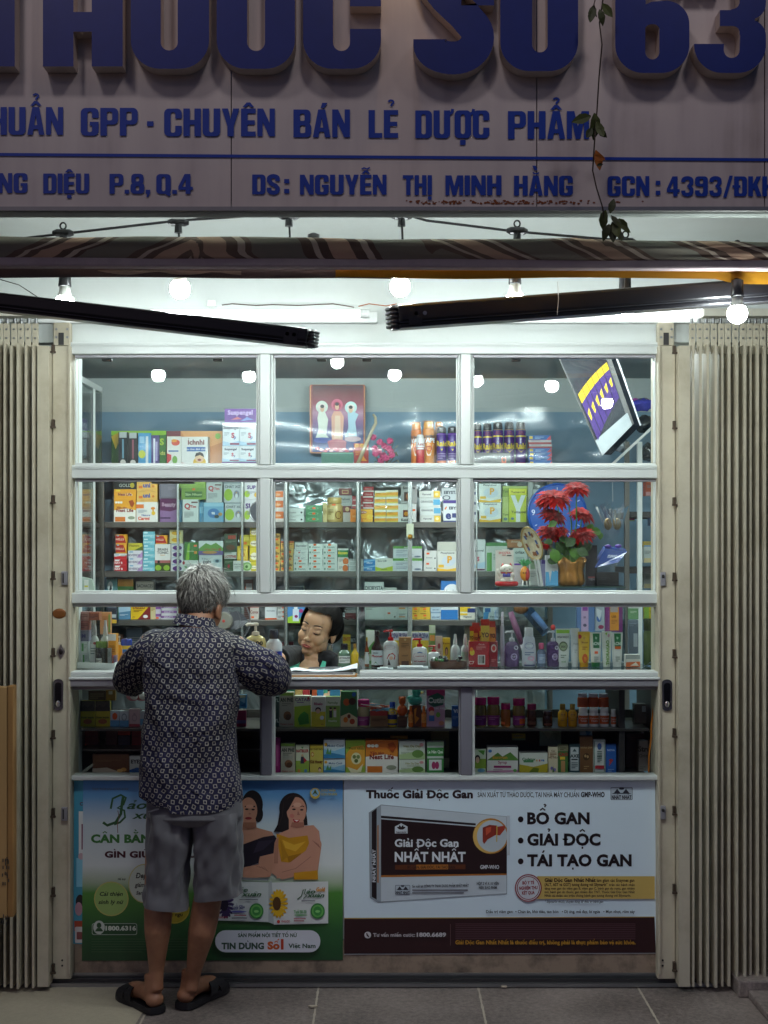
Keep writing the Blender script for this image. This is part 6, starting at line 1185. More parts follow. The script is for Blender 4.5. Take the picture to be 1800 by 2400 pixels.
# papers on the sill of the hatch
for i,(px0,px1,y0,y1,th,q,d_,nm)in enumerate((((676,837,-.055,.045,.004,'c8862e','orange brown folder lowest on the hatch sill','folder')),(676,835,-.052,.045,.004,'d8d8d2','thin pale notebook on the orange folder','notebook'),(676,833,-.048,.045,.006,'8a8a8c','grey clipboard on the pale notebook','clipboard'))):
    z_=Zd(1459)+.0002+sum((.0045,.0045,.0065)[:i]);m=MB();m.box(P(px0,0,0).x-.06,P(px1,0,0).x-.004*i,y0,y1,z_,z_+th,M(q,.5),.001);fin(m.build(nm),d_,'',nm)
m=MB();zt_=Zd(1459)+.0165;n=24;vs=[]
for i in range(n+1):
    u=i/n;x=P(676,0,0).x+u*(P(838,0,0).x-P(676,0,0).x);lift=.010*math.exp(-((u-.12)/.12)**2)+.026*max(0,(u-.62)/.38)**1.2+.004
    for j in range(5):vs.append((x,-.04+j*.022,zt_+lift*(1-.25*abs(j-2))+.003*mnoise.noise((x*30,j,0))))
fs=[(i*5+j,(i+1)*5+j,(i+1)*5+j+1,i*5+j+1)for i in range(n)for j in range(4)]
m.add(vs,fs,M('e6ebee',.6,var=.04));k=len(m.v);m.add([(v[0],v[1],v[2]-.0025)for v in vs],[f[::-1]for f in fs],M('d8dde0',.6))
fin(m.build('paper_stack',smooth=True),'curling white papers piled on the clipboard before the woman','','papers')
m=MB();a=Q('W',640,1262,.055);c=Q('W',1200,1243,.035);m.bar(a,c,.016,.003,M('dfe2e4',.4));m.bar(a+Vector((0,0,.004)),c+Vector((0,0,.004)),.022,.0015,M('4a4a50',.4));fin(m.build('ruler'),'pale ruler across the curling papers by the chest of the woman','','ruler')
for i,(x0,x1,q,w_)in enumerate(((1020,1130,'c8d0d4',.05),(1160,1375,'a8adb0',.07))):
    m=MB();a=Q('K',x0,494,.02);c=Q('K',x1,494,.02);m.box(a.x,c.x,.0+.03,.03+w_,zc+.0005,zc+.005+.004*i,M(q,.45),.001);m.box(a.x+.01,c.x-.02,.035,.03+w_*.8,zc+.0052+.004*i,zc+.009+.004*i,M('e4e8e8',.5),.001);fin(m.build('receipt_pad'),('crumpled receipts before the brown syrup bottle','flat grey notepad before the handwash bottles')[i],'','paper')
# ---------------------------------------------------------------- posters
class Art:
    def __init__(s,c,Y):s.c,s.Y,s.m,s.k=c,Y,MB(),0
    def f(s):
        s.k+=1;k=s.k
        return lambda x,y,d=0:(Q(s.c,x,y,s.Y)+Vector((0,-.0003-.00008*k,0)))[:]
    def mt(s,col):return col if not isinstance(col,str)else M(col,.42,var=.05,scale=10,bump=.05,bscale=9)
    def p(s,col,*v):s.m.poly([(v[i],-v[i+1])for i in range(0,len(v),2)],s.mt(col),to3=(lambda g:lambda x,y,d:g(x,-y))(s.f()))
    def r(s,col,a,b,c,d):s.p(col,a,b,c,b,c,d,a,d)
    def e(s,col,cx,cy,rx,ry,n=28,rot=0):s.p(col,*[q for i in range(n)for q in(cx+rx*math.cos(2*math.pi*i/n)*math.cos(rot)-ry*math.sin(2*math.pi*i/n)*math.sin(rot),cy+rx*math.cos(2*math.pi*i/n)*math.sin(rot)+ry*math.sin(2*math.pi*i/n)*math.cos(rot))])
    def rr(s,col,a,b,c,d,q):s.p(col,*[t for x,y in rrect(a,c,b,d,q)for t in(x,y)])
    def ln(s,col,w,*v):s.p(col,*[t for x,y in ribbon([(v[i],v[i+1])for i in range(0,len(v),2)],w)for t in(x,y)])
    def t(s,col,txt,x,yb,cap,w=None,bold=.03,shear=0,slope=0):
        g=s.f();s.m.text(txt,x,-yb,cap,s.mt(col),w=w,bold=bold,shear=shear,to3=lambda X,Z,d:g(X,-Z+slope*(X-x)))
def poster_base(name,lab,c,pts,Y,mat,th=.0012):
    t=thing(name,lab,'poster',Q(c,(pts[0]+pts[4])/2,pts[5],Y))
    m=MB();q=[(pts[i],-pts[i+1])for i in range(0,8,2)]
    m.poly(q,mat,depth=th,to3=lambda x,y,d:(Q(c,x,-y,Y)+Vector((0,d,0)))[:]);m.build('sheet',t);return t
def poster_mat(stops,hgt):
    m,nt,b,tc=nodes_mat('poster_print');L=nt.links.new
    sx=node(nt,'ShaderNodeSeparateXYZ');L(tc.outputs['Object'],sx.inputs[0]);dv=node(nt,'ShaderNodeMath',operation='DIVIDE');L(sx.outputs[2],dv.inputs[0]);dv.inputs[1].default_value=hgt
    nz=node(nt,'ShaderNodeTexNoise',Scale=4.0,Detail=4.0);L(tc.outputs['Object'],nz.inputs['Vector']);ad=node(nt,'ShaderNodeMath',operation='MULTIPLY_ADD');L(nz.outputs['Fac'],ad.inputs[0]);ad.inputs[1].default_value=.06;L(dv.outputs[0],ad.inputs[2])
    r=ramp(nt,stops);L(ad.outputs[0],r.inputs[0]);L(r.outputs[0],b.inputs['Base Color']);b.inputs['Roughness'].default_value=.38
    n=node(nt,'ShaderNodeTexNoise',Scale=3.5,Detail=5.0,Distortion=.6);L(tc.outputs['Object'],n.inputs['Vector'])
    bp=node(nt,'ShaderNodeBump',Strength=.25,Distance=.02);L(n.outputs['Fac'],bp.inputs['Height']);L(bp.outputs[0],b.inputs['Normal']);return m
# older torn sheet at the edge
t=poster_base('poster','strip of an older cyan poster showing at the edge of the green poster','X',(34,75,130,75,130,1040,30,1035),-.0010,M('4a9ab8',.4,var=.06,bump=.05,bscale=10))
a=Art('X',-.0010);a.r('dfe0e0',62,255,92,520);a.r('7a3a58',78,330,90,480);a.r('8ac8e0',48,530,92,700);a.t('6a2038','C',68,220,18);a.e('c8a8b0',75,520,16,20);a.e('2a2024',70,790,26,45);a.e('b88a9a',62,830,22,40);a.r('b0452a',36,900,90,960);a.rr('d8d0d0',40,935,90,1030,8);a.rr('8a4a4a',50,965,82,1010,5)
a.m.build('print',t)
BXG=poster_mat([(0,'22482a'),(.2,'2a5a30'),(.40,'4f8a38'),(.455,'a8b89c'),(.55,'dce2e2'),(.78,'cbd8e0'),(.93,'6a9fd0'),(1.0,'4a86c4')],.687)
t=poster_base('poster','blue to green health poster with two women above sunflower medicine boxes','X',(88,72,1617,62,1618,1132,80,1136),-.0028,BXG)
a=Art('X',-.0028)
a.t('6a8098','THỰC PHẨM BẢO VỆ SỨC KHỎE',140,130,12,215)
a.ln('2f5a34',16,205,320,230,338,280,320,310,270,318,200,325,165);a.ln('2f5a34',12,250,240,262,180,310,158,340,175,325,215,290,235,330,250,335,290,305,320,270,332)
a.t('2f5a34','ảo',345,240,46,120,bold=.02,shear=.35);a.t('2f5a34','xuân',375,298,42,210,bold=.02,shear=.35);a.ln('7a4a40',4,292,250,300,290,290,330,292,382)
a.t('3f7a3a','CÂN BẰNG NỘI TIẾT TỐ',134,438,44,900,bold=.05);a.t('4a1a28','GÌN GIỮ NÉT XUÂN',215,526,34,640,bold=.05)
a.e('c0b878',450,680,96,116);a.e('c8d0c4',450,680,91,110);a.t('2a2a28','Đẹp da',398,648,30,110,bold=.03,shear=.2);a.t('2a2a28','giảm nám',392,700,24,118,shear=.2);a.t('2a2a28','Sạm da',400,745,20,80,shear=.2)
a.t('2a2a28','Hỗ trợ',292,660,12,48,shear=.2)
a.e('c0b868',254,770,102,102);a.e('9ab86a',254,770,96,96);a.t('20301c','Cải thiện',186,752,22,136,bold=.03,shear=.2);a.t('20301c','sinh lý nữ',178,800,22,150,bold=.03,shear=.2)
a.e('c0b040',625,830,90,86);a.e('a8982c',625,830,84,80);a.t('2a2410','Giấc hóa',560,835,22,132,shear=.2);a.t('2a2410','giấc ngủ',566,872,20,110,shear=.2)
a.rr('b8c4b8',140,914,406,982,12);a.rr('28502f',143,917,403,979,11);a.e('c8d0c8',182,938,34,40);a.e('28502f',182,926,14,16);a.p('28502f',158,962,170,942,194,942,208,962);a.p('c8d0c8',180,970,205,960,190,982);a.t('d4dcd0','1800.6316',220,955,24,180,bold=.05)
for i in range(6):a.r('4a6a48',138,1005+i*15,138+(690,650,700,640,560,300)[i],1008+i*15)
# first woman, dark dress
SK,SK2,HR='c08a72','c8917a','1d1618'
a.e(HR,1085,215,62,85);a.e(HR,1120,270,28,48);a.e(SK,1062,250,52,78);a.p(SK,1020,300,1105,300,1110,350,1200,375,1225,420,1225,470,1020,480);a.r(HR,1040,222,1062,228);a.r(HR,1078,222,1102,230);a.e('2a1c1c',1052,242,10,5);a.e('2a1c1c',1090,244,10,5);a.e('8a2830',1062,295,20,8);a.e('a87462',1070,268,8,6)
a.p('1f1826',1000,460,1150,405,1215,395,1238,430,1222,520,1120,560,1000,600);a.p(SK,1130,520,1215,500,1205,600,1190,640,1030,650,1030,585,1120,565);a.e(SK,1140,595,45,28)
for i in range(4):a.ln('9a6a58',3,1110+i*14,578,1150+i*10,590+i*7)
# second woman, yellow dress
a.e(HR,1325,235,82,90);a.p(HR,1250,230,1235,330,1210,375,1290,378,1330,300);a.p(HR,1395,230,1408,300,1410,335,1370,340);a.p(SK2,1300,300,1385,300,1390,340,1445,335,1478,370,1490,470,1470,610,1260,655,1200,620,1215,440,1240,385,1300,360);a.e(SK2,1345,250,58,80);a.p(HR,1284,260,1290,190,1340,165,1300,240)
a.ln('2a1c1c',5,1318,226,1332,220,1344,224);a.ln('2a1c1c',5,1366,226,1380,222,1390,228);a.e('1a1214',1330,242,11,5);a.e('1a1214',1376,245,10,5);a.p('a87060',1354,250,1366,276,1348,276);a.p('b02030',1322,298,1345,304,1366,302,1350,328,1334,324);a.p('e8e4e0',1330,303,1346,306,1360,305,1346,314)
a.p('c98f1c',1226,384,1300,410,1410,395,1420,440,1380,530,1300,555,1255,550,1240,470);a.p('e0ac34',1260,420,1330,450,1400,430,1340,490,1280,470);a.p('a87414',1300,555,1380,530,1370,500,1290,520);a.p('c98f1c',1330,615,1470,600,1472,655,1330,655)
a.p(SK2,1212,560,1300,560,1420,470,1470,440,1490,460,1470,520,1340,610,1230,650);a.ln('9a6656',3,1260,612,1340,590,1430,520);a.e(SK2,1460,450,32,40)
for i in range(4):a.ln('9a6656',3,1440+i*10,425+i*6,1470+i*6,455+i*6)
a.ln('3a2a28',3,1270,200,1262,280,1240,340);a.ln('3a2a28',3,1290,185,1300,170,1330,160);a.p('a86e5c',1318,318,1385,318,1390,345,1345,352,1310,345);a.e('c87a6c',1318,280,14,12);a.e('d8a890',1350,215,24,14);a.p('b07a64',1215,440,1240,400,1236,560,1212,560);a.p('b4801a',1250,420,1300,520,1262,540);a.p('9a6650',1030,318,1105,318,1108,345,1060,358,1030,345);a.e('d09a82',1070,225,22,12);a.p('332a3c',1120,430,1215,420,1150,480,1090,500)
# boxes
a.p('cdd2d2',880,660,1195,672,1195,905,880,895);a.p('b4babc',1180,672,1200,660,1215,918,1180,905);a.p('d6dada',1200,672,1532,665,1532,912,1212,920);a.p('7a7c80',1010,640,1180,650,1180,662,1010,655)
for cx,cy,q,c2 in((930,800,'3a2a58','201830'),(1240,795,'e0b020','5a3a18')):
    for i in range(18):an=i*math.pi/9;a.e(q,cx+42*math.cos(an)*(.8 if cx>1000 else.6),cy+62*math.sin(an),24,9,10,an)
    a.e(c2,cx-10,cy,24,40)
a.t('30603a','ảo',1010,725,24,50,shear=.35);a.t('30603a','xuân',1020,752,26,120,shear=.35);a.ln('30603a',5,1350,770,1375,750,1385,715,1400,708,1392,735,1405,750,1385,765);a.t('30603a','ảo',1402,735,24,55,shear=.35);a.t('30603a','xuân',1405,757,24,105,shear=.35);a.t('d8902a','Gold',1462,722,22,52,bold=.04,shear=.2)
a.t('3a3a78','Tuổi 50+',962,828,24,80);a.e('5a5aa0',1005,842,48,6);a.t('4a9a4a','Tuổi 30-50',1330,852,18,74);a.e('4a9a4a',1370,862,40,4)
for cx in(1110,1470):a.e('2f7a3a',cx,838,42,46);a.e('6ab05a',cx,838,34,37);a.e('3a8a40',cx,838,24,27);a.e('8ac87a',cx,840,14,8)
a.t('b03048','VINGAZIO',890,880,10,52);a.e('c83028',1240,900,10,10);a.t('b03048','VINGAZIO',1255,905,12,52)
for x,y,w,q in((1010,768,110,'707078'),(980,860,70,'a04858'),(965,876,90,'707078'),(1375,775,80,'707078'),(1330,880,70,'a04858'),(1330,892,60,'a04858')):a.r(q,x,y,x+w,y+6)
a.rr('d3d5e0',868,950,1486,1080,62);a.t('2a4a3a','SẢN PHẨM NỘI TIẾT TỐ NỮ',1002,990,20,348,bold=.04);a.t('2a4a3a','TIN DÙNG',905,1060,34,250,bold=.05);a.t('c85a20','Số',1175,1060,40,72,bold=.06);a.t('b83a18','1',1254,1060,54,bold=.05);a.t('2a4a3a','Việt Nam',1298,1054,24,160,bold=.035)
a.e('c0a848',1455,146,30,32);a.e('7aa8c8',1455,142,22,22);a.p('4a5a28',1438,155,1455,122,1472,155,1455,145);a.t('a8a050','DƯỢC PHẨM',1490,135,12,84);a.t('a8a050','ÍCH NHÂN',1492,157,14,92,bold=.04)
a.m.build('print',t)
# liver medicine poster
WP=M('d6e6f2',.36,var=.05,scale=3,bump=.12,bscale=5)
t=poster_base('poster','white liver medicine poster with dark brown medicine box, bullet list and brown footer','Z',(34,46,1606,40,1612,936,36,941),-.0034,WP)
a=Art('Z',-.0034);K1,BR='1c1016','2e1216'
a.p(BR,36,760,1603,753,1610,934,36,939);a.p('a88a3a',36,757,1603,750,1603,754,36,762)
a.t('24101a','Thuốc Giải Độc Gan',146,151,37,540,bold=.05);a.t('24202a','SẢN XUẤT TỪ THẢO DƯỢC, TẠI NHÀ MÁY CHUẨN',710,147,24,512,bold=.012);a.t('24202a','GMP-WHO',1231,146,24,120,bold=.045)
def nn(x,y,w,h):
    a.rr('3a3a4c',x,y,x+w,y+h,6);a.rr('b4c0ca',x+2,y+2,x+w-2,y+h-2,5);a.p('2a2a38',x+4,y+h*.52,x+w*.15,y+h*.45,x+w*.3,y+h*.12,x+w*.45,y+h*.45,x+w*.55,y+h*.45,x+w*.7,y+h*.12,x+w*.85,y+h*.45,x+w-4,y+h*.52);a.e('2a2a38',x+w/2,y+h*.1,w*.12,h*.1);a.t('24202a','NHẤT NHẤT',x+w*.05,y+h*.93,h*.28,w*.9,bold=.05)
nn(1381,97,111,64)
for s_,y,w in(('BỔ GAN',281,315),('GIẢI ĐỘC',388,370),('TÁI TẠO GAN',493,527)):a.t(K1,s_,960,y,54,w,bold=.045);a.e(K1,927,y-22,14,15)
# medicine box picture
a.p('8d98a2',160,225,222,184,858,244,858,636,205,680,165,655);a.p('c3cdd6',222,188,855,246,855,632,222,674);a.p('98a2ac',172,225,222,188,222,674,172,650);a.p(K1,175,222,200,203,200,664,175,650);a.p('a86a28',203,290,210,287,210,580,203,578)
a.p(K1,222,240,700,279,700,290,222,252);a.p('241014',222,258,700,296,858,340,856,540,222,550);a.p('a8682a',222,541,856,532,856,540,222,551)
a.e('b87a2c',776,343,90,90);a.e('d8b060',770,346,84,84);a.e('b9c4cc',782,343,76,80);a.p('c3cdd6',857,240,872,240,872,440,857,440)
a.p('8a2e20',735,300,770,286,808,290,806,335,760,360,742,384,735,370);a.p('a03a28',806,296,848,290,846,310,822,340,806,338);a.p('c8563a',750,302,778,296,776,320,752,340);a.p('c8b050',804,292,810,292,808,372,803,372)
for q,txt,x,y,cap,w in(('d8dee4','Giải Độc Gan',291,396,36,322),('dfe4ea','NHẤT NHẤT',291,471,46,358)):a.t(q,txt,x,y,cap,w,bold=.035)
a.p('5a2c14',293,488,648,486,648,510,293,513);a.p('a8682a',400,487,560,486,560,511,400,512);a.t('2a1410','BỔ GAN, GIẢI ĐỘC, TÁI TẠO GAN',355,506,13,240,bold=.03);a.t('c8ccd4','GMP-WHO',723,508,18,95)
a.p('c8d0d8',292,295,324,278,356,295,356,330,292,330)
for k in(-60,-25,25,60):a.e('241014',324+12*math.sin(R(k)),308-10*math.cos(R(k)),5,12,10,R(k))
a.t('241014','THẢO DƯỢC',297,328,8,54)
nn(293,590,76,48)
a.t('38363e','Sản xuất tại: CÔNG TY TNHH DƯỢC PHẨM NHẤT NHẤT',379,602,12,286,slope=-.015)
for i in range(2):a.r('6a6a72',379,612+14*i,640+20*(1-i),618+14*i)
a.t('38363e','HỘP 2 VỈ X 10 VIÊN',705,588,13,112);a.t('38363e','NÉN BAO PHIM',716,608,12,90)
g_=a.f();a.m.text('NHẤT NHẤT',0,0,14,a.mt('c8ccd4'),w=165,bold=.05,to3=lambda X,Z,d:g_(196-Z*1.0 if False else 194+(-Z+0)*1.0,575-X));g_=a.f();a.m.text('Giải Độc Gan',0,0,9,a.mt('a0a4ac'),w=140,bold=.03,to3=lambda X,Z,d:g_(181-Z,572-X))
a.r('c4a75e',1010,545,1603,660);a.t('3a2214','Giải Độc Gan Nhất Nhất',1047,573,17,258,bold=.05);a.t('3a2214','làm giảm các Enzymes gan',1310,573,15,190);a.t('3a2214','(ALT, AST và GGT) tương đương với Silymarin*',1047,594,14,318,bold=.035)
a.t('4a3a28','trên các bệnh nhân',1372,594,12,130)
for i,s_ in enumerate(('tăng men gan do viêm gan B, viêm gan C, bệnh gan do rượu, gan nhiễm','mỡ, bệnh gan do thuốc, gan nhiễm độc TNT. Thuốc Giải Độc Gan Nhất','Nhất cải thiện các triệu chứng bệnh gan tương đương với Silymarin.')):a.t('4a3a28',s_,1047,612+18*i,11.5,(455,455,436)[i])
a.e('8a2230',965,604,68,70);a.e('c4ccd4',965,604,62,64);a.e('8a2230',965,604,58,60);a.e('c8ccd4',965,604,54,56);a.e('c8ccd4',965,604,5,5)
for s_,y,w in(('BỘ Y TẾ',586,60),('NGHIỆM THU',613,94),('KẾT QUẢ',637,64)):a.t('8a2230',s_,965-w/2,y,15,w,bold=.05,slope=-.04)
a.t('4a4a54','* Silymarin: thuốc chuyên dùng để điều trị bệnh gan',1048,678,11,295,shear=.2);a.t('34343e','Điều trị viêm gan:  • Chán ăn, khó tiêu, táo bón   • Dị ứng, mề đay, lở ngứa   • Mụn nhọt, rôm sảy',750,730,14,752)
a.e('c8c4c8',155,841,17,17);a.p(BR,147,832,152,830,156,840,163,848,160,853,150,846);a.t('b8b2b8','Tư vấn miễn cước:',182,849,17,212);a.t('c8c4c8','1800.6689',402,849,19,148,bold=.045);a.r('7a5a5c',571,786,573,894)
for i in range(9):a.r('5a3a42',597,783+i*9.3,1505,787+i*9.3)
a.t('b8862a','Giải Độc Gan Nhất Nhất là thuốc điều trị, không phải là thực phẩm bảo vệ sức khỏe.',597,887,19,908,bold=.035)
a.m.build('print',t)

# ---------------------------------------------------------------- small things in the window
m=MB();vs=[] # clear film hung along the top of the back cabinet
for i in range(61):
    x=P(180,0,2.4).x+i/60*(P(1560,0,2.4).x-P(180,0,2.4).x)
    for j in range(7):vs.append((x,2.33+.035*mnoise.noise((x*2.2,j*.35,2))+.012*mnoise.noise((x*7,j*.6,5)),P(0,1100,2.4).z+j/6*(P(0,958,2.4).z-P(0,1100,2.4).z)+.012*mnoise.noise((x*3,8,0))))
m.add(vs,[(i*7+j,(i+1)*7+j,(i+1)*7+j+1,i*7+j+1)for i in range(60)for j in range(6)],glass('clear_film',(.95,.97,.98),1.1,.2));fin(m.build('plastic_film',smooth=True),'wide clear plastic film hung before the goods on the cabinet top','','plastic film')
CR['V']=(0,0,1800)
# altar picture
pic=thing('picture','devotional picture of three robed figures in a red and gold frame','picture',Q('B',578,890,2.80))
m=MB();p0,p1=Q('B',357,890,2.8),Q('B',800,345,2.8)
m.poly([(x,z)for x,z in rrect(p0.x,p1.x,p0.z,p1.z,.012)],M('8a2a22',.35,var=.15),[rrect(p0.x+.017,p1.x-.012,p0.z+.008,p1.z-.003,.004)],depth=.02,to3=lambda x,z,d:(x,2.79+d,z))
m.poly(rrect(p0.x+.004,p1.x-.004,p0.z+.003,p1.z-.0015,.01),M('d8a050',.35),[rrect(p0.x+.007,p1.x-.006,p0.z+.005,p1.z-.0022,.008)],to3=lambda x,z,d:(x,2.7895,z));m.build('frame',pic)
m=MB();m.box(p0.x+.016,p1.x-.011,2.80,2.808,p0.z+.007,p1.z-.002,poster_mat([(0,'26357c'),(.3,'26347a'),(.5,'7a4a80'),(.62,'b07a98'),(.75,'86203c'),(.9,'661020'),(1,'401022')],p1.z-p0.z));m.build('backing',pic)
a=Art('B',2.80)
for cx,hy,hc in((455,520,'d4e0d4'),(575,505,'c85a7a'),(685,525,'bfe0dc')):a.e(hc,cx,hy,48 if cx!=575 else 46,48);a.e('e8dcd8' if cx!=575 else 'a83050',cx,hy+4,30,30)
a.p('dfe4d8',430,560,480,560,505,620,490,740,510,765,405,765,430,700,420,610);a.p('e0a890',550,555,605,555,630,600,620,780,535,780,530,600);a.p('e8c8b0',560,590,600,590,605,770,555,770);a.p('b0d0e0',660,565,715,560,745,580,720,640,735,760,640,755,665,690)
for cx,cy in((458,538),(575,520),(684,545)):a.e('e0b898',cx,cy,16,24);a.e('1f1a20',cx,cy-22,16,14)
a.e('4a5aa8',460,785,70,22);a.e('c86a7a',575,800,75,22);a.e('d8b8c0',700,775,65,22);a.p('b04a60',500,800,650,800,640,870,520,870)
for i in range(14):a.e(('c83a58','e0a0b0','d86a80')[i%3],420+i*26+(i%3)*5,850+(i*37)%26,16,12)
a.m.build('print',pic)
m=MB();m.tube([Q('B',735,985,2.43),Q('B',800,830,2.42),Q('B',850,715,2.42),Q('B',882,650,2.42),Q('B',880,605,2.42),Q('B',862,578,2.42)],[.011,.010,.009,.009,.008,.006],M('b5a98a',.45,var=.15,scale=40),8);fin(m.build('bent_stick',smooth=True),'pale bent stick leaning up against the altar packet','','stick')
def leafm(m,c,d,n,l,w,mat,curl=.25):
    d=d.normalized();s=d.cross(n).normalized();n=s.cross(d).normalized();vs=[]
    for u,ww in((0,.12),(.25,.8),(.55,1),(.8,.6),(1,.05)):
        p=c+d*(l*u)-n*(curl*l*u*u)
        vs+=[p-s*w*ww/2+n*.1*w*ww,p,p+s*w*ww/2+n*.1*w*ww]
    m.add(vs,[q for i in range(4)for q in((i*3,i*3+1,i*3+4,i*3+3),(i*3+1,i*3+2,i*3+5,i*3+4))],mat)
def rv():return Vector((random.gauss(0,1),random.gauss(0,1),random.gauss(0,1))).normalized()
pf=thing('flower_bunch','bunch of dusty pink artificial flowers beside the altar packet','flowers',Q('B',940,985,2.46))
PK=M('b8386a',.5,var=.2,scale=60)
for i,(x,y)in enumerate(((862,760),(915,800),(995,790),(875,850),(905,875),(985,850),(950,830),(880,890),(1010,900),(940,905),(965,925),(925,945),(1000,870))):
    m=MB();c=Q('B',x,y,2.44+.03*math.sin(i*2.3))
    for k in range(9):leafm(m,c,Vector((math.cos(k*.7+i),-.4+.3*(k%3),math.sin(k*.7+i))),Vector((0,-1,.2)),.020,.016,PK,.3)
    m.build('flower',pf)
m=MB()
for i in range(22):c=Q('B',random.uniform(850,1060),random.uniform(800,985),2.48);m.tube([Q('B',945+random.uniform(-20,20),1000,2.48),c],.002,M('6a5a4a',.7),5);leafm(m,c,rv(),rv(),.02,.008,M('8a8a78' if i%3 else '4a6a3a',.6))
m.build('stem',pf)
# hanging glossy sheet in front of the side shelves
hs_=thing('hanging_sheet','tilted glossy hanging sheet with purple and yellow patches','display sheet',Q('C',1090,880,1.5))
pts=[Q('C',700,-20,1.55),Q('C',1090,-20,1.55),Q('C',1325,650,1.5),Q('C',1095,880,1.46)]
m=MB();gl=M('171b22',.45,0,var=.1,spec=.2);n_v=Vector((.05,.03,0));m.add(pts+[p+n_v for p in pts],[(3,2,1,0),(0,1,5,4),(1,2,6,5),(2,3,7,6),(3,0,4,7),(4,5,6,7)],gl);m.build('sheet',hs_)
def onsheet(u,v):a0=pts[0].lerp(pts[1],u);b0=pts[3].lerp(pts[2],u);return a0.lerp(b0,v)
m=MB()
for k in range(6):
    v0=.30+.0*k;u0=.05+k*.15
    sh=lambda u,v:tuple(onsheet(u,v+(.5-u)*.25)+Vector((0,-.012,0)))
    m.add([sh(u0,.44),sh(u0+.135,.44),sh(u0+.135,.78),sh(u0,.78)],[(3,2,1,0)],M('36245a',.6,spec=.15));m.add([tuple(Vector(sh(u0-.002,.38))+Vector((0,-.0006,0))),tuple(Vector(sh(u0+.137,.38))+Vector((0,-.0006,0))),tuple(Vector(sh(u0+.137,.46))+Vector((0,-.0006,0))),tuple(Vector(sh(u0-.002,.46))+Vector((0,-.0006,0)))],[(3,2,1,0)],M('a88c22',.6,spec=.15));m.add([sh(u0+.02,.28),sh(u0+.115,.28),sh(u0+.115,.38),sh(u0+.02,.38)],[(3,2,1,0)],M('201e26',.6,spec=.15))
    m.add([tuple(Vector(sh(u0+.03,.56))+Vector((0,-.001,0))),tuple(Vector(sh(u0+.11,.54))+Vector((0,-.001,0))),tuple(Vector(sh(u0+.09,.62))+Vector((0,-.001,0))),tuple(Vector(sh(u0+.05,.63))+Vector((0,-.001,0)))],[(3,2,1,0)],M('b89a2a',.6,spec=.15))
m.build('print',hs_)  # row of purple, yellow and black patches shaped like spray cans
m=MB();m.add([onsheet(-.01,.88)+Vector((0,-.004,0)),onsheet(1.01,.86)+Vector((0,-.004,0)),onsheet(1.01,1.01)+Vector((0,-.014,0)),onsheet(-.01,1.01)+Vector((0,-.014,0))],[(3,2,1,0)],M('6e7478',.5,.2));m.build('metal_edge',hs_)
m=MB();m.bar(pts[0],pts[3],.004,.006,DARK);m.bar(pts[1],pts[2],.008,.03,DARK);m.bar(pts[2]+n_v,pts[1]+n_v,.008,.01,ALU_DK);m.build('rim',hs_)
m=MB();m.bar(Q('C',1180,955,1.9),Q('C',1520,640,1.9),.02,.012,ALU);fin(m.build('shelf_strip'),'slanting aluminium strip below the hanging glossy sheet','','strip')
for i,(x,y,rx,ry,q,d_)in enumerate(((1400,495,105,46,'3a3a9a','crumpled blue and purple plastic bag on the corner rack'),(1390,470,70,22,'9a4a90','mauve plastic bag lying over the blue one'),(1250,815,60,45,'8c9298','silver foil bag behind the hanging sheet corner'),(1430,640,70,60,'3f4448','dark clear plastic bag near the slanting strip'),(1460,860,60,70,'1f2022','black plastic bag at the foot of the corner rack'))):
    m=MB();c=Q('C',x,y,2.0+.1*i);s_=500/1659*7.5/F
    m.ell(c,(rx*s_,.06,ry*s_),M(q,.18,.3 if i in(2,3)else 0,var=.3,scale=20),22,12);m.fn(lambda X,Y_,Z:(X+.012*mnoise.noise((X*30,Y_*30,Z*30)),Y_+.02*mnoise.noise((X*25+5,Y_*25,Z*25)),Z+.018*mnoise.noise((X*30,Y_*30+9,Z*30))));fin(m.build('plastic_bag',smooth=True),d_,'','bag')
for i,(x0,y0,x1,y1,q,d_)in enumerate(((1440,95,1505,205,'a8482a','orange and white carton at the top of the corner rack'),(1425,560,1505,600,'b8a040','flat yellow carton on the corner rack'),(1425,602,1505,725,'b4bcb8','pale grey carton under the flat yellow one'),(1428,800,1500,925,'a0a4a0','grey printed carton low in the corner rack'),(1312,380,1352,402,'a83a68','pink carton edge beside the rack post'),(1475,350,1512,440,'3a6aa8','blue carton behind the rack post'))):
    ZONE['r']=(0,2.12,'');GRP['r']='cartons on the corner rack';pbox('r','O',x0,y0,x1,y1,q,d_,dep=.08)
# clock
ck=thing('wall_clock','round blue wall clock half hidden by red flowers','clock',Q('O',750,340,2.36));c=Q('O',748,340,2.36);r_=.162
m=MB();m.lathe(c,[(r_,.03),(r_,-.012),(r_*.96,-.016),(r_*.93,-.010)],M('1f4f9e',.3),40,axis='y');m.build('rim',ck,smooth=True,angle=40)
m=MB();m.lathe(c,[(r_*.93,-.009),(.001,-.0095)],M('2355a8',.35),40,axis='y',caps=False);m.build('dial',ck)
m=MB()
for k in range(12):
    an=k*math.pi/6;
    if k==9:continue
    p=c+Vector((math.sin(an)*r_*.78,-.011,math.cos(an)*r_*.78));m.bar(p,p+Vector((math.sin(an),0,math.cos(an)))*.014,.003,.001,M('d8e0f0',.4),up=(0,1,0))
m.text('9',c.x-r_*.86,c.z-.012,.03,PM('d8e0f0'),to3=lambda x,z,d:(x,c.y-.0115,z));m.text('TÂM',c.x-.04,c.z-.075,.012,PM('c8d4ec'),to3=lambda x,z,d:(x,c.y-.0115,z));m.text('TEL',c.x-.03,c.z+.035,.03,PM('c03a40'),to3=lambda x,z,d:(x,c.y-.0115,z),bold=.04);m.build('numeral',ck)
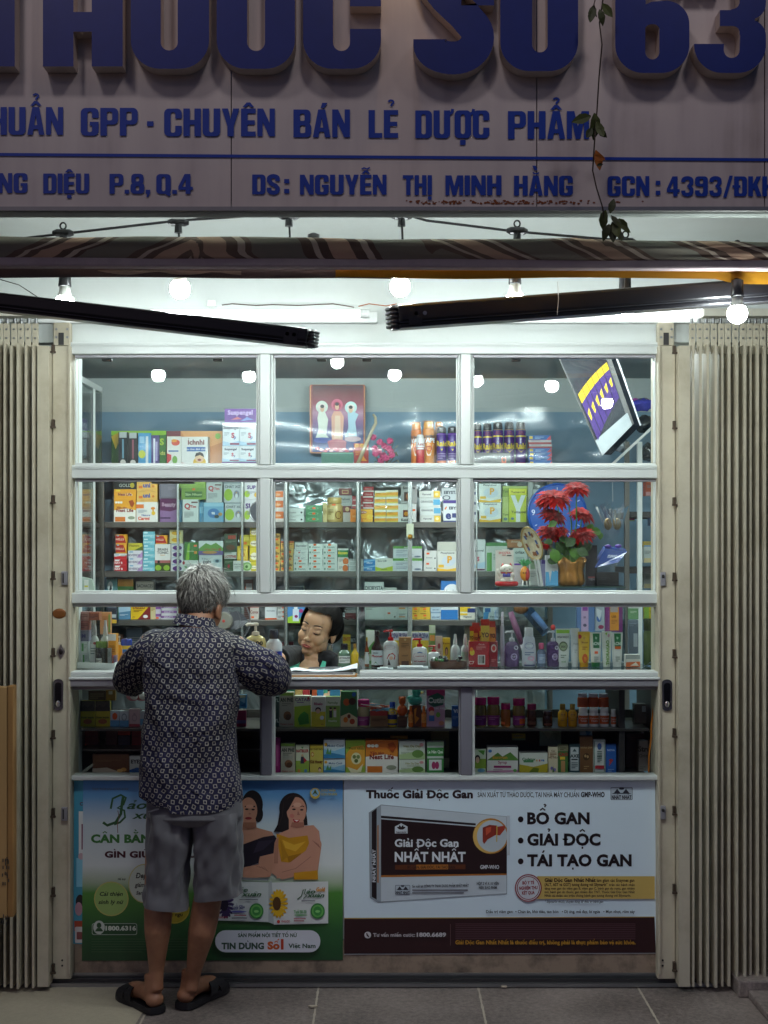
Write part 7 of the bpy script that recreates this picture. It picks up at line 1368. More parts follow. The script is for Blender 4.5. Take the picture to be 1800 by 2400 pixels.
# glass stand, vase, flowers and trinkets
zg=ZONE['g'][0];gx0,gx1=Q('O',283,0,.42).x,Q('O',1278,0,.42).x
gs=thing('glass_stand','clear glass stand on the counter carrying the flower vase and trinkets','glass stand',(gx0,.5,Zd(1449)))
m=MB();m.box(gx0,gx1,.40,.62,zg-.006,zg-.0003,glass('green_glass',(.72,.86,.8),1.2));m.build('top',gs)
m=MB();m.box(gx0+.002,gx0+.007,.41,.61,Zd(1449)+.001,zg-.0062,CASEGLASS);m.box(gx1-.007,gx1-.002,.41,.61,Zd(1449)+.001,zg-.0062,CASEGLASS);m.build('leg',gs)
m=MB();m.box(gx0,gx1,.399,.4005,zg-.006,zg-.0003,M('2f4a44',.3));m.build('edge',gs)
vz=MB();c=Q('O',857,908,.5);c.z=zg;rv_=(Q('O',965,0,.5).x-Q('O',750,0,.5).x)/2;hv=Q('O',0,705,.5).z-Q('O',0,908,.5).z
vz.lathe((0,0,0),[(.72*rv_,0),(.88*rv_,.05*hv),(.95*rv_,.2*hv),(.86*rv_,.45*hv),(.82*rv_,.6*hv),(.95*rv_,.85*hv),(1.05*rv_,1.0*hv),(.9*rv_,.97*hv),(.7*rv_,.7*hv)],M('a8763a',.35,.6,var=.35,scale=50),48)
vz.fn(lambda x,y,z:tuple(c+Vector((x*(1+.09*math.sin(9*math.atan2(y,x)+18*z)),y*(1+.09*math.sin(9*math.atan2(y,x)+18*z)),z+(.10*hv*math.sin(5*math.atan2(y,x))*(z/hv)**3)))))
fin(vz.build('vase',smooth=True),'rippled golden vase on the glass stand holding red flowers','','vase')
fl_=thing('artificial_flowers','tall red artificial daisies with green leaves standing in the golden vase','flowers',c+Vector((0,0,hv*.8)))
RED=M('7c0a0e',.7,var=.25,scale=80,spec=.15);RED2=M('a31412',.7,var=.2,scale=80,spec=.15);GRN=M('4f7a2c',.5,var=.3,scale=40);GRD=M('2c4a20',.5,var=.3)
sc_=500/1659*5.87/F
for i,(x,y,w,dy)in enumerate(((900,135,125,-.05),(725,200,155,.0),(640,262,75,.02),(945,335,118,.04),(725,345,125,.0),(705,478,130,.02),(940,490,130,-.02),(830,180,60,.06),(650,585,60,-.03),(780,470,70,-.05))):
    c1=Q('O',x,y,.5+dy);m=MB();rr=w*sc_
    ax=Vector((random.uniform(-.3,.3),-.42,.9)).normalized();s1=ax.cross(Vector((1,0,0))).normalized();s2=ax.cross(s1)
    for lay,(nn_,k0,tilt)in enumerate(((18,1.0,.05),(15,.85,.3),(10,.55,.7))):
        for k in range(nn_):
            an=2*math.pi*k/nn_+lay*.3+random.uniform(-.1,.1);d=(s1*math.cos(an)+s2*math.sin(an))+ax*tilt;d.z-=.15
            leafm(m,c1,d,ax,rr*k0*random.uniform(.85,1.12),rr*.34,RED if random.random()<.55 else RED2,.35)
    m.build('flower',fl_)
    m=MB();b0=c+Vector(((c1.x-c.x)*.15,0,hv*.9));m.tube([b0,b0.lerp(c1,.5)+Vector((.01,0,.01)),c1+Vector((0,.01,-.004))],.0028,GRN,6);m.build('stem',fl_)
for i,(x,y,l,q)in enumerate(((885,650,95,0),(1060,480,80,0),(985,600,80,1),(770,600,90,1),(730,660,90,0),(720,420,60,0),(705,710,70,1),(880,690,80,0),(1010,450,60,0),(820,620,80,1),(940,640,80,1),(690,560,60,1),(860,560,80,1),(780,690,70,0),(1085,510,50,0),(930,580,70,1),(800,540,70,1))):
    m=MB();c1=Q('O',x,y,.46+.05*math.sin(i));d=Vector((math.cos(i*1.9),-.3,-.55+.5*math.sin(i*1.3))).normalized();leafm(m,c1-d*l*sc_*.5,d,Vector((.2*math.sin(i),-1,.4)),l*sc_*1.2,l*sc_*.95,(GRN,GRD)[q],.3);m.build('leaf',fl_)
def trinket_cat():
    c=Q('O',357,905,.42);c.z=zg;s=sc_
    t=thing('lucky_cat','white beckoning cat figurine on a red cushion','figurine',c);WHT=M('e4dfd2',.3,var=.04);RD=M('b01c20',.4)
    m=MB();m.tube([c+Vector((92*s*math.cos(a_)*.78,60*s*math.sin(a_)*.8,19*s))for a_ in[i*math.pi/12 for i in range(25)]],19*s,RD,10,cap=False);m.ell(c+Vector((0,0,18*s)),(75*s,50*s,16*s),RD);m.build('cushion',t,smooth=True)
    m=MB();m.ell(c+Vector((0,0,70*s)),(58*s,45*s,52*s),WHT);m.ell(c+Vector((38*s,-22*s,88*s)),(20*s,18*s,18*s),WHT)
    for k in(-1,1):m.ell(c+Vector((32*k*s,-30*s,42*s)),(22*s,18*s,16*s),WHT)
    m.tube([c+Vector((-48*s,-12*s,80*s)),c+Vector((-66*s,-14*s,105*s)),c+Vector((-64*s,-16*s,132*s))],[15*s,13*s,15*s],WHT,10);m.build('body',t,smooth=True)
    m=MB();m.ell(c+Vector((0,-6*s,130*s)),(52*s,40*s,38*s),WHT)
    for k in(-1,1):m.lathe(c+Vector((30*k*s,0,158*s)),[(15*s,-6*s),(9*s,8*s),(1*s,20*s)],RD,8);m.ell(c+Vector((20*k*s,-43*s,132*s)),(9*s,2*s,3*s),BLACK,8,6)
    m.ell(c+Vector((0,-46*s,122*s)),(4*s,3*s,3*s),RD,8,6);m.build('head',t,smooth=True)
    m=MB();m.tube([c+Vector((44*s*math.cos(a_),36*s*math.sin(a_)-4*s,102*s))for a_ in[i*math.pi/10 for i in range(21)]],5*s,RD,8,cap=False);m.box(c.x-34*s,c.x+24*s,c.y-50*s,c.y-44*s,c.z+72*s,c.z+98*s,M('5a58a8',.4));m.ell(c+Vector((-8*s,-50*s,100*s)),7*s,M('d8a838',.3,.5),8,6);m.build('collar',t,smooth=True)
trinket_cat()
c=Q('O',497,905,.44);c.z=zg;s=sc_;t=thing('pineapple_figurine','yellow and red pineapple figurine with green crown beside the cat','figurine',c)
m=MB();m.ell(c+Vector((0,0,95*s)),(36*s,28*s,58*s),M('d08a2c',.35,var=.3,scale=90));m.ell(c+Vector((16*s,-6*s,90*s)),(24*s,24*s,50*s),M('b8352c',.35));m.build('body',t,smooth=True)
m=MB()
for k in range(14):an=k*.9;leafm(m,c+Vector((0,0,150*s)),Vector((math.cos(an)*.8,-.4+math.sin(an)*.5,.6+.5*(k%3))),Vector((0,-1,.1)),60*s,16*s,M('2f8a4a',.4),.5)
m.build('crown',t)
m=MB();
for k in(-1,1):m.tube([c+Vector((13*k*s,0,45*s)),c+Vector((16*k*s,-4*s,8*s)),c+Vector((20*k*s,-14*s,5*s))],6*s,M('e0e0da',.4),8)
m.build('foot',t,smooth=True)
m=MB()
for k in(-1,1):m.ell(c+Vector((10*k*s-4*s,-28*s,102*s)),(5*s,2*s,6*s),BLACK,8,6)
m.build('eye',t)
pbox('g','O',272,628,411,0,'d9d8cf','blank white blister box standing behind the cat','t,.5,.08,.06,c84a4a,SHOZEA|l,.35,.13,.7,1,b86a5a|r,.62,.14,.88,.17,404040|r,.35,-.02,.75,.0,e8e6e0',dep=.03,back=.09)
pbox('g','O',412,728,475,0,'d5d3d8','white card with violet band behind the pineapple','r,.05,.02,.9,.1,5a3a98|r,.1,.88,.9,.94,b8b8b8',dep=.01,back=.09);pbox('g','O',534,690,600,0,'c4cac4','pale card with faint green block beside the paper fan','r,.1,.1,.9,.4,8aa88a|l,.15,.5,.85,4,8a928c',dep=.01,back=.12)
pbox('g','O',660,668,757,0,'d4dbe0','white carton with blue zigzag foot','p,5aa8d8,0,.55,.25,.55,.35,.9,.5,.5,.65,.55,.8,.5,1,.55,1,1,0,1|l,.15,.1,.8,2,98a8b0',dep=.04,back=.07);pbox('g','O',625,705,662,0,'8a8ab0','slim lilac carton behind the blue zigzag one','r,.1,.0,.9,.15,4a3a88',dep=.03,back=.09)
pbox('g','O',972,590,1062,0,'26242a','tall black carton behind the vase','t,.5,.85,.05,8a8a90,TIEN|r,.2,.78,.8,.82,8a4a4a',dep=.05,back=.10);pbox('g','O',1057,800,1230,0,'222124','low black carton under the blue hanging box','l,.1,.4,.6,2,3a3a3e,.12',dep=.06,back=.06)
pf_=thing('paper_fan','round cream paper hand fan with brown rim on a white stick','hand fan',Q('O',620,905,.45));c=Q('O',553,578,.46);d1=(Q('O',606,705,.46)-Q('O',500,450,.46)).normalized()
m=MB();u_=d1;v_=Vector((.35,-.5,.12)).normalized();v_=(v_-u_*v_.dot(u_)).normalized();n_=u_.cross(v_)
m.add([c+u_*(.070*math.cos(q))+v_*(.052*math.sin(q))for q in[k*math.pi/16 for k in range(32)]],[tuple(range(32))],M('cfc4a4',.6,var=.3,scale=60));m.tube([c+u_*(.071*math.cos(q))+v_*(.053*math.sin(q))for q in[k*math.pi/16 for k in range(33)]],.0035,M('a8925a',.6),6,cap=False)
for k in range(16):q=k*math.pi/8;p=c+u_*(.045*math.cos(q))+v_*(.03*math.sin(q));m.add([p+n_*sg_*.002+u_*.009*a_+v_*.007*b_ for sg_ in(1,)for a_,b_ in((-1,-1),(1,-.6),(1,1),(-1,.6))],[(0,1,2,3)],M(('8a5a3a','4a5a8a','d8d0b8')[k%3],.6))
m.build('leaf_disc',pf_)
m=MB();m.tube([Q('O',600,700,.455),Q('O',632,907,.45)],.006,M('c8ccca',.5),8);m.tube([Q('O',575,700,.455),Q('O',610,907,.45)],.004,M('b8bcba',.5),8);m.build('stick',pf_)
# cellophane bundle and blue box hung over the end of the stand
cl=thing('cellophane_bundle','clear cellophane bundle with two golden balls hanging beside the red flowers','wrapped gift',Q('O',1160,610,.55));CEL=glass('cellophane',(.84,.82,.9),3.0,.12)
m=MB()
for k in range(11):
    x0=1030+k*24;y0=265+40*abs(math.sin(k*1.7));p=Q('O',x0,y0,.55+.03*math.sin(k));q0=Q('O',1120+k*8,560,.56);q1=Q('O',1100+k*14,430,.53+.02*(k%2));p2=Q('O',x0+40,y0+30*math.cos(k),.57);m.add([p,p2,q1+Vector((.01,0,0)),q0,q1],[(0,1,2,4),(2,3,4)],CEL)
m.build('wrap',cl)
m=MB();
for x in(1145,1215):m.ell(Q('O',x,425,.57),(33*s,30*s,48*s),M('8a7648',.3,.6,var=.3,scale=60),16,10)
m.build('golden_ball',cl,smooth=True)
m=MB()
for x,y in((1145,600),(1225,598)):m.ell(Q('O',x,y,.57),(28*s,20*s,16*s),M('5a3a98',.4),12,8)
m.build('violet_base',cl,smooth=True);m=MB();m.tube([Q('O',1180,95,.56),Q('O',1182,250,.56)],.0012,M('a0a8b0',.4),5);m.build('string',cl)
bb_=MB()
m=bb_;V8=[Q('O',1042,765,.5),Q('O',1225,725,.5),Q('O',1292,640,.55),Q('O',1125,615,.55)];m.add(V8+[p+Vector((0,.05,.012))for p in V8],[(0,1,2,3),(7,6,5,4),(0,4,5,1),(1,5,6,2),(2,6,7,3),(3,7,4,0)],M('1c3c86',.25,coat=.4,var=.1));o0=len(m.v)
m.text('TUINVO',0,0,1,PM('d0d8ec'),w=3.6,bold=.04,to3=lambda x,z,d:tuple(V8[3].lerp(V8[2],.28+x*.12).lerp(V8[0].lerp(V8[1],.28+x*.12),.5-z*.16)+Vector((0,-.002,0))));fin(m.build('hanging_box'),'tilted dark blue box hanging at the end of the glass stand','','box')
m=MB();vs=[Q('O',1042,770,.5),Q('O',1225,730,.5),Q('O',1200,790,.5),Q('O',1060,805,.5)];m.add(vs,[(3,2,1,0)],glass('pouch_film',(.85,.88,.92),3,.1));m.add([v+Vector((0,.02,0))for v in vs],[(0,1,2,3)],glass('pouch_film',(.85,.88,.92),3,.1));fin(m.build('clear_pouch'),'clear plastic pouch below the tilted blue box','','pouch')
# packs hanging over the counter end
for i,(x0,y0,x1,y1,q,sp,d_)in enumerate(((868,62,1003,258,'5a78a8','r,.25,.05,.65,.98,c0a8cc|r,.32,0,.6,.2,8a4a98|t,.45,.45,.08,4a3a68,IR|e,.45,.75,.1,.06,4a4a68','blue backed hanging pack with lilac bottle'),(1006,62,1076,250,'a8b4c0','e,.4,.5,.25,.15,3a6ab0|p,d0d8e0,.1,.1,.7,.2,.5,.6,.2,.4|e,.6,.85,.3,.08,8a2a50','silvery hanging pack between lilac and orange ones'),(1080,62,1212,258,'7a3a78','r,.27,.05,.78,.95,d8902c|r,.3,.04,.72,.25,a8a0a0|t,.5,.42,.08,5a2a18,UIB|l,.35,.55,.7,3,a86a18','purple backed hanging pack with orange bottle'))):
    pbox('c','J',x0,y0,x1,y1,q,d_,sp,dep=.03,back=.18,suffix='above the tubes',name='hanging_pack',cat='pack')
tg=thing('toy_blaster','brown knobbed blue toy pack hanging aslant above the lotion bottle','toy',Q('J',620,260,.36))
m=MB();m.ell(Q('J',450,85,.36),(.030,.025,.022),M('7a5228',.5,var=.4,scale=90),16,10);m.build('knob',tg,smooth=True)
m=MB();m.bar(Q('J',490,90,.36),Q('J',640,265,.36),.03,.045,glass('blue_film',(.45,.62,.85),2,.1));m.build('sleeve',tg)
m=MB();m.tube([Q('J',540,120,.36),Q('J',600,190,.36),Q('J',635,235,.36)],[.013,.013,.011],M('d8dce4',.3),10);m.build('barrel',tg,smooth=True)
m=MB();m.ell(Q('J',690,225,.37),(.010,.008,.012),M('b82a28',.3),10,8);m.build('red_tip',tg)
for i,(x0,y0,x1,y1,q,d_)in enumerate(((1252,62,1330,165,'6a9a6a','green and white pack pinned in the end bay'),(1372,70,1446,165,'c8b828','yellow and lime pack pinned in the end bay'))):pbox('c','J',x0,y0,x1,y1,q,d_,'r,0,0,1,.2,d8dcd8|l,.2,.4,.8,3,d0d8c8' if i==0 else 'r,0,0,.5,1,8ab04a|l,.55,.3,.9,3,8a7a10',dep=.02,back=.16,suffix='')
# paper strip, sheet and bag behind the upper left panes
m=MB();a,b_=Q('M',675,118,.012),Q('M',1026,89,.012);m.box(a.x,b_.x,.010,.0112,a.z,b_.z,M('dfe4e4',.6));prints(m,'t,.5,.5,.35,8a9498,Không có toa xin đừng mua thuốc',b_.x-a.x,b_.z-a.z,lambda X,Z,l:(a.x+X,.0098-.0001*l,b_.z+Z));fin(m.build('paper_strip'),'narrow white printed paper strip stuck inside the window pane','','notice')
m=MB();vs=[]
for i in range(9):y=350+i*64;vs+=[Q('M',50,y,.22),Q('M',62+42*min(1,i/6),y,.22+.01*math.sin(i*2))]
m.add(vs,[(2*i,2*i+1,2*i+3,2*i+2)for i in range(8)],M('c8d4d4',.4));m.add([v+Vector((0,.002,0))for v in vs],[(2*i,2*i+2,2*i+3,2*i+1)for i in range(8)],M('c8d4d4',.4));fin(m.build('plastic_sheet',smooth=True),'pale hanging plastic sheet against the window side','','sheet')
m=MB();vs=[Q('M',95,865,.25),Q('M',150,878,.24),Q('M',195,890,.25),Q('M',215,985,.24),Q('M',100,985,.25)];m.poly([(v.x,v.z)for v in vs],M('b8c8bc',.25,var=.2),depth=.02,to3=lambda x,z,d:(x,.24+d,z));a=Q('M',140,945,.239);m.box(a.x-.006,a.x+.012,.2385,.2395,a.z-.02,a.z+.025,PM('e0e4dc'));m.box(a.x-.004,a.x+.010,.2375,.2384,a.z-.004,a.z+.002,PM('d8d040'));fin(m.build('refill_bag'),'clear bag of small packets leaning in the window corner','','bag')
dm=thing('round_mirror','small round grey mirror with pale rim cut by the mullion','mirror',Q('M',1560,345,2.3));c=Q('M',1560,345,2.3);m=MB();m.lathe(c,[(.058,-.004),(.001,-.0045)],M('5a5e64',.2,.4),28,axis='y',caps=False);m.build('disc',dm);m=MB();m.tube([c+Vector((.059*math.cos(q),-.004,.059*math.sin(q)))for q in[k*math.pi/14 for k in range(29)]],.004,STEEL,6,cap=False);m.build('rim',dm)
# electric fan
fn=thing('electric_fan','grey electric fan with wire guard behind the customer','fan',Q('L',1270,400,2.0));c=Q('L',1268,188,2.0);r_=.132;GW=M('6c6c70',.4,.3)
m=MB()
for rr in(1.0,.985,.62,.36):m.tube([c+Vector((r_*rr*math.cos(q),-.03*(1-rr**2),r_*rr*math.sin(q)))for q in[k*math.pi/20 for k in range(41)]],.0016 if rr<.98 else.0028,GW,5,cap=False)
for k in range(72):
    q=k*math.pi/36;m.tube([c+Vector((r_*rr*math.cos(q+(1-rr)*.5),-.045*(1-rr**2)-.002,r_*rr*math.sin(q+(1-rr)*.5)))for rr in(.34,.6,.85,1.0)],.0008,GW,4,cap=False)
m.build('guard',fn)
m=MB();m.lathe(c+Vector((0,-.045,0)),[(.046,.02),(.046,-.002),(.04,-.008),(.001,-.009)],M('77756c',.4),24,axis='y',caps=False);m.ell(c+Vector((0,-.054,0)),(.008,.002,.008),M('a83a34',.4),10,6);m.build('badge',fn,smooth=True,angle=40)
m=MB()
for k in range(3):
    for q0 in(k*2.094,):leafm(m,c+Vector((0,.0,0)),Vector((math.cos(q0),.0,math.sin(q0))),Vector((0,-1,.2)),.118,.10,M('50525a',.3),.05)
m.build('blade',fn)
m=MB();m.lathe(c+Vector((0,.06,0)),[(.04,-.05),(.05,0),(.04,.05)],M('55555c',.4),16,axis='y');m.tube([c+Vector((0,.05,-.03)),c+Vector((0,.05,-.62))],.012,STEEL,10);m.lathe(c+Vector((0,.05,-.66)),[(.12,0),(.12,.02),(.03,.04)],M('55555c',.4),20);m.build('stand',fn,smooth=True,angle=40)
tb=thing('side_table','small dark table carrying the electric fan','table',(c.x,2.05,0));zt2=c.z-.661
m=MB();m.box(c.x-.22,c.x+.22,1.88,2.22,zt2-.03,zt2,DARK,.003);m.build('table_top',tb)
for sx in(-1,1):
    for sy in(-1,1):m=MB();m.box(c.x+sx*.19-.015,c.x+sx*.19+.015,2.05+sy*.14-.015,2.05+sy*.14+.015,.012,zt2-.0305,DARK);m.build('leg',tb)
# vine over the sign
vn=thing('vine','withered climbing vine hanging down over the sign with few curled leaves','vine',P(1413,0,-1.55));YV=-1.535
GV=M('4f5a2a',.6,var=.4,scale=60);GV2=M('38401c',.6,var=.4,scale=60);OR=M('a8621e',.6,var=.3,scale=60)
m=MB();m.tube([P(x,y,YV+.01*math.sin(y*.05))for x,y in((1420,-60),(1413,0),(1405,54),(1411,105),(1404,180),(1399,262),(1394,325),(1389,400),(1398,440),(1412,485),(1418,520))],.0022,M('3a2f22',.7),6);m.tube([P(1398,40,YV),P(1392,10,YV-.01),P(1400,-20,YV)],.0016,M('3a2f22',.7),5);m.build('stem',vn)
for i,(x,y,l,dx,dz,q)in enumerate(((1392,12,.05,-.2,-1,1),(1405,22,.045,.3,-1,1),(1412,8,.05,.5,-.6,0),(1388,25,.04,-.3,-.9,1),(1385,272,.06,-1,-.35,0),(1393,265,.075,.15,-1,0),(1398,285,.05,.5,-1,0),(1388,300,.045,-.6,-.9,1),(1400,300,.04,.8,-.8,0),(1396,352,.06,.35,-1,2),(1392,365,.04,.8,-.3,2),(1398,388,.02,1,.2,1),(1420,492,.06,-.3,-1,0),(1432,505,.05,.6,-.9,1),(1440,515,.06,.3,-1,0),(1450,512,.05,.7,-.8,0),(1428,525,.05,-.4,-.9,1),(1445,532,.05,.2,-1,1),(1436,520,.06,.1,-1,1),(1455,530,.035,.9,-.4,0),(1430,500,.045,.2,.9,1))):
    m=MB();leafm(m,P(x,y,YV-.006),Vector((dx,-.25*math.sin(i*2),dz)),Vector((.5*math.sin(i*3),-1,.3*math.cos(i))),l*.9,l*.46,(GV,GV2,OR)[q],.45*math.sin(i*1.7));m.build('leaf',vn)
# loose wires
for i,(pts_,y,r0,q,d_)in enumerate(((((0,655),(45,668),(97,702)),-.05,.0018,'2a2420','thin sagging black wire at the upper wall beside the small bulb'),(((520,715),(545,712),(600,716),(640,714),(700,716),(780,712),(830,720)),.012,.0022,'4a3228','brown wire tacked along the header wall over the tube light'),(((1307,660),(1309,700),(1306,738)),-1.19,.0012,'b8b8b8','pale thread dangling from the yellow awning lining'),(((840,718),(865,712),(905,717),(930,712)),.010,.002,'a8581e','orange wire ends between the two tube lights'))):
    m=MB();m.tube([P(x,yy,y)for x,yy in pts_],r0,M(q,.5),6);fin(m.build('wire'),d_,'','wire')
m=MB();m.tube([Q('J',x,y,.052)for x,y in((1455,670),(1450,760),(1436,860),(1424,960),(1424,1050),(1408,1180),(1404,1325))],.0032,M('c8761e',.5),7);fin(m.build('orange_cord',smooth=True),'thin orange cord hanging in the dark end bay of the counter','','cord')
m=MB();a=P(497,712,.012);m.box(a.x-.016,a.x+.016,-.006,.019,a.z-.012,a.z+.012,WHITE,.002);fin(m.build('junction_box'),'small white junction box on the header wall above the tube light','','junction box')
# crumbs of mortar on the tiles
for i,(px,py,w_,d_)in enumerate(((732,2363,.018,'pale mortar patch on the tile joint beside the sandals'),(1160,2313,.026,'larger pale mortar crumb at the foot of the gate track'),(1182,2317,.014,'smaller pale mortar crumb at the foot of the gate track'),(246,2311,.020,'flat pale chip at the threshold by the cardboard'))):
    y=H*F/(py-1282)-D;x=(px-900)*(D+y)/F;m=MB()
    m.poly([(x+w_*math.cos(q)*random.uniform(.7,1.1),y+w_*.55*math.sin(q)*random.uniform(.6,1.1))for q in[k*.785 for k in range(8)]],M('b8aa98',.9,var=.2),depth=.004,to3=lambda X,Y_,d:(X,Y_,.0092-d));fin(m.build('mortar_crumb'),d_,'','mortar')
# ---------------------------------------------------------------- people
def remeshed(mb,name,parent,vox=.005,smooth=3,extra=None):
    """fuse overlapping closed volumes into one continuous skin"""
    o=mb.build(name,parent,smooth=True)
    r=o.modifiers.new('fuse','REMESH');r.mode='VOXEL';r.voxel_size=vox;r.use_smooth_shade=True
    if smooth:s=o.modifiers.new('soften','SMOOTH');s.factor=.5;s.iterations=smooth
    dg=bpy.context.evaluated_depsgraph_get();me=bpy.data.meshes.new_from_object(o.evaluated_get(dg));me.name=name
    old=o.data;o.modifiers.clear();mats=list(old.materials);o.data=me;bpy.data.meshes.remove(old)
    me.materials.clear()
    for q in mats[:1]:me.materials.append(q)
    me.polygons.foreach_set('material_index',[0]*len(me.polygons));me.polygons.foreach_set('use_smooth',[True]*len(me.polygons));return o
def skin_mat(name,c,dark,red):
    m,nt,b,tc=nodes_mat(name);L=nt.links.new
    n=node(nt,'ShaderNodeTexNoise',Scale=14.0,Detail=5.0);L(tc.outputs['Object'],n.inputs['Vector'])
    r=ramp(nt,[(.3,dark),(.55,c),(.75,red)]);L(n.outputs['Fac'],r.inputs[0]);L(r.outputs[0],b.inputs['Base Color'])
    b.inputs['Roughness'].default_value=.5;b.inputs['Subsurface Weight'].default_value=.12;b.inputs['Subsurface Radius'].default_value=(.01,.004,.002)
    n2=node(nt,'ShaderNodeTexNoise',Scale=160.0,Detail=3.0);L(tc.outputs['Object'],n2.inputs['Vector'])
    bp=node(nt,'ShaderNodeBump',Strength=.15,Distance=.002);L(n2.outputs['Fac'],bp.inputs['Height']);L(bp.outputs[0],b.inputs['Normal']);return m
def cloth_mat(name,c,c2,bump=.3,bs=8.0):
    m,nt,b,tc=nodes_mat(name);L=nt.links.new
    n=node(nt,'ShaderNodeTexNoise',Scale=6.0,Detail=6.0);L(tc.outputs['Object'],n.inputs['Vector']);r=ramp(nt,[(.3,c),(.7,c2)]);L(n.outputs['Fac'],r.inputs[0]);L(r.outputs[0],b.inputs['Base Color'])
    b.inputs['Roughness'].default_value=.8;b.inputs['Specular IOR Level'].default_value=.2;b.inputs['Sheen Weight'].default_value=.15
    n2=node(nt,'ShaderNodeTexNoise',Scale=bs,Detail=3.0,Distortion=1.0);L(tc.outputs['Object'],n2.inputs['Vector'])
    bp=node(nt,'ShaderNodeBump',Strength=bump,Distance=.02);L(n2.outputs['Fac'],bp.inputs['Height']);L(bp.outputs[0],b.inputs['Normal']);return m
def hand(m,w,d,n,side,mat,curl=.5):
    """palm and five bent fingers from the wrist w along d, palm facing -n, thumb on `side`"""
    w=Vector(w);d=Vector(d).normalized();n=Vector(n).normalized();s=d.cross(n).normalized()*side;n=s.cross(d).normalized()*side
    m.tube([w-d*.02,w+d*.02,w+d*.05,w+d*.088],[.022,.026,.034,.032],mat,12)
    a=len(m.v)
    for k,(off,ln)in enumerate(((.030,.066),(.010,.076),(-.011,.071),(-.030,.056))):
        b=w+d*.082+s*off;p1=b+d*ln*.42+s*off*.12;p2=p1+(d*math.cos(curl)-n*math.sin(curl))*ln*.32;p3=p2+(d*math.cos(curl*1.8)-n*math.sin(curl*1.8))*ln*.28
        m.tube([b-d*.03,b,p1,p2,p3],[.010,.0095,.009,.0082,.0065],mat,8);m.ell(p3,.0066,mat,8,6)
    b=w+d*.025+s*.026;p1=b+d*.028+s*.026-n*.008;p2=p1+d*.028+s*.008-n*.010
    m.tube([w+d*.01,b,p1,p2],[.014,.013,.010,.008],mat,8);m.ell(p2,.0082,mat,8,6)
def loft(mb,rings,mat,n=72,fold=0.0,fs=(3,9),seed=0,close_top=False,hemfn=None):
    """rings: (centre, half width vector, half depth vector); keeps UVs in metres"""
    vs,us=[],[];vacc=0
    for i,(c,a,b)in enumerate(rings):
        c=Vector(c);a=Vector(a);b=Vector(b)
        if i:vacc+=(c-Vector(rings[i-1][0])).length
        per=2*math.pi*math.sqrt((a.length**2+b.length**2)/2)
        for k in range(n):
            t=2*math.pi*k/n;u=Vector((math.cos(t),math.sin(t),0))
            ce,se=math.copysign(abs(math.cos(t))**.8,math.cos(t)),math.copysign(abs(math.sin(t))**.8,math.sin(t))
            p=c+a*ce+b*se
            if fold:
                q=mnoise.noise((math.cos(t)*fs[0]+seed,math.sin(t)*fs[0],vacc*fs[1]+(k/n)*2))+.6*mnoise.noise((math.cos(t)*fs[0]*2+4,math.sin(t)*fs[0]*2+seed,vacc*fs[1]*2.2-(k/n)*6))
                p+=(p-c).normalized()*fold*(q-.45)*min(1,.35+.65*i/6)
            if hemfn:p=hemfn(p,t,i)
            vs.append(p);us.append((k/n*per,vacc))
        last=per
    fsx,uvs=[],[]
    for i in range(len(rings)-1):
        pa=2*math.pi*math.sqrt((Vector(rings[i][1]).length**2+Vector(rings[i][2]).length**2)/2);pb=2*math.pi*math.sqrt((Vector(rings[i+1][1]).length**2+Vector(rings[i+1][2]).length**2)/2)
        for k in range(n):
            k2=(k+1)%n;fsx.append((i*n+k,i*n+k2,(i+1)*n+k2,(i+1)*n+k))
            pm=.85
            uvs.append([(k/n*pm,us[i*n][1]),((k+1)/n*pm,us[i*n][1]),((k+1)/n*pm,us[(i+1)*n][1]),(k/n*pm,us[(i+1)*n][1])]if pm else None)
    # girth measured along the middle ring, so a print keeps its size all round
    mid=len(rings)//2;g=[0.0]
    for k in range(n):g.append(g[-1]+(vs[mid*n+(k+1)%n]-vs[mid*n+k]).length)
    uvs=[[(g[i%n],us[i//n*n][1]),(g[i%n+1],us[i//n*n][1]),(g[i%n+1],us[(i//n+1)*n][1]),(g[i%n],us[(i//n+1)*n][1])]for i in range(n*(len(rings)-1))]
    if close_top:fsx.append(tuple((len(rings)-1)*n+k for k in range(n)));uvs.append([(0,0)]*n)
    mb.add(vs,fsx,mat,uvs);return mb
# ----- customer
hm=lambda x,y,Y:Q('H',x,y,Y)
SKIN=skin_mat('tanned_skin','9a6b4f','85583f','a5705a')
man=thing('person','grey haired man seen from behind in patterned shirt and shorts leaning on the counter','person',(-.77,-.3,0))
m=MB();ym=-.30;pxm=5.07/F/2.0115
def leg(pts):m.tube([hm(x,y,Y)for x,y,Y,r in pts],[r for*_,r in pts],SKIN,16)
leg([(400,1190,-.30,.085),(385,1350,-.30,.078),(355,1520,-.31,.058),(343,1620,-.315,.050),(343,1690,-.325,.0505),(341,1770,-.33,.048),(338,1860,-.325,.037),(335,1955,-.32,.027),(334,2010,-.322,.0255),(334,2055,-.328,.027)])
leg([(610,1190,-.30,.085),(620,1350,-.30,.078),(597,1520,-.30,.058),(577,1620,-.30,.051),(563,1700,-.305,.0515),(548,1780,-.31,.049),(530,1870,-.30,.038),(512,1960,-.285,.028),(504,2010,-.28,.0265),(498,2055,-.284,.028)])
feet=((Vector((-.808,-.335,0)),Vector((-.14,.178,0))),(Vector((-.715,-.288,0)),Vector((.105,.215,0))))
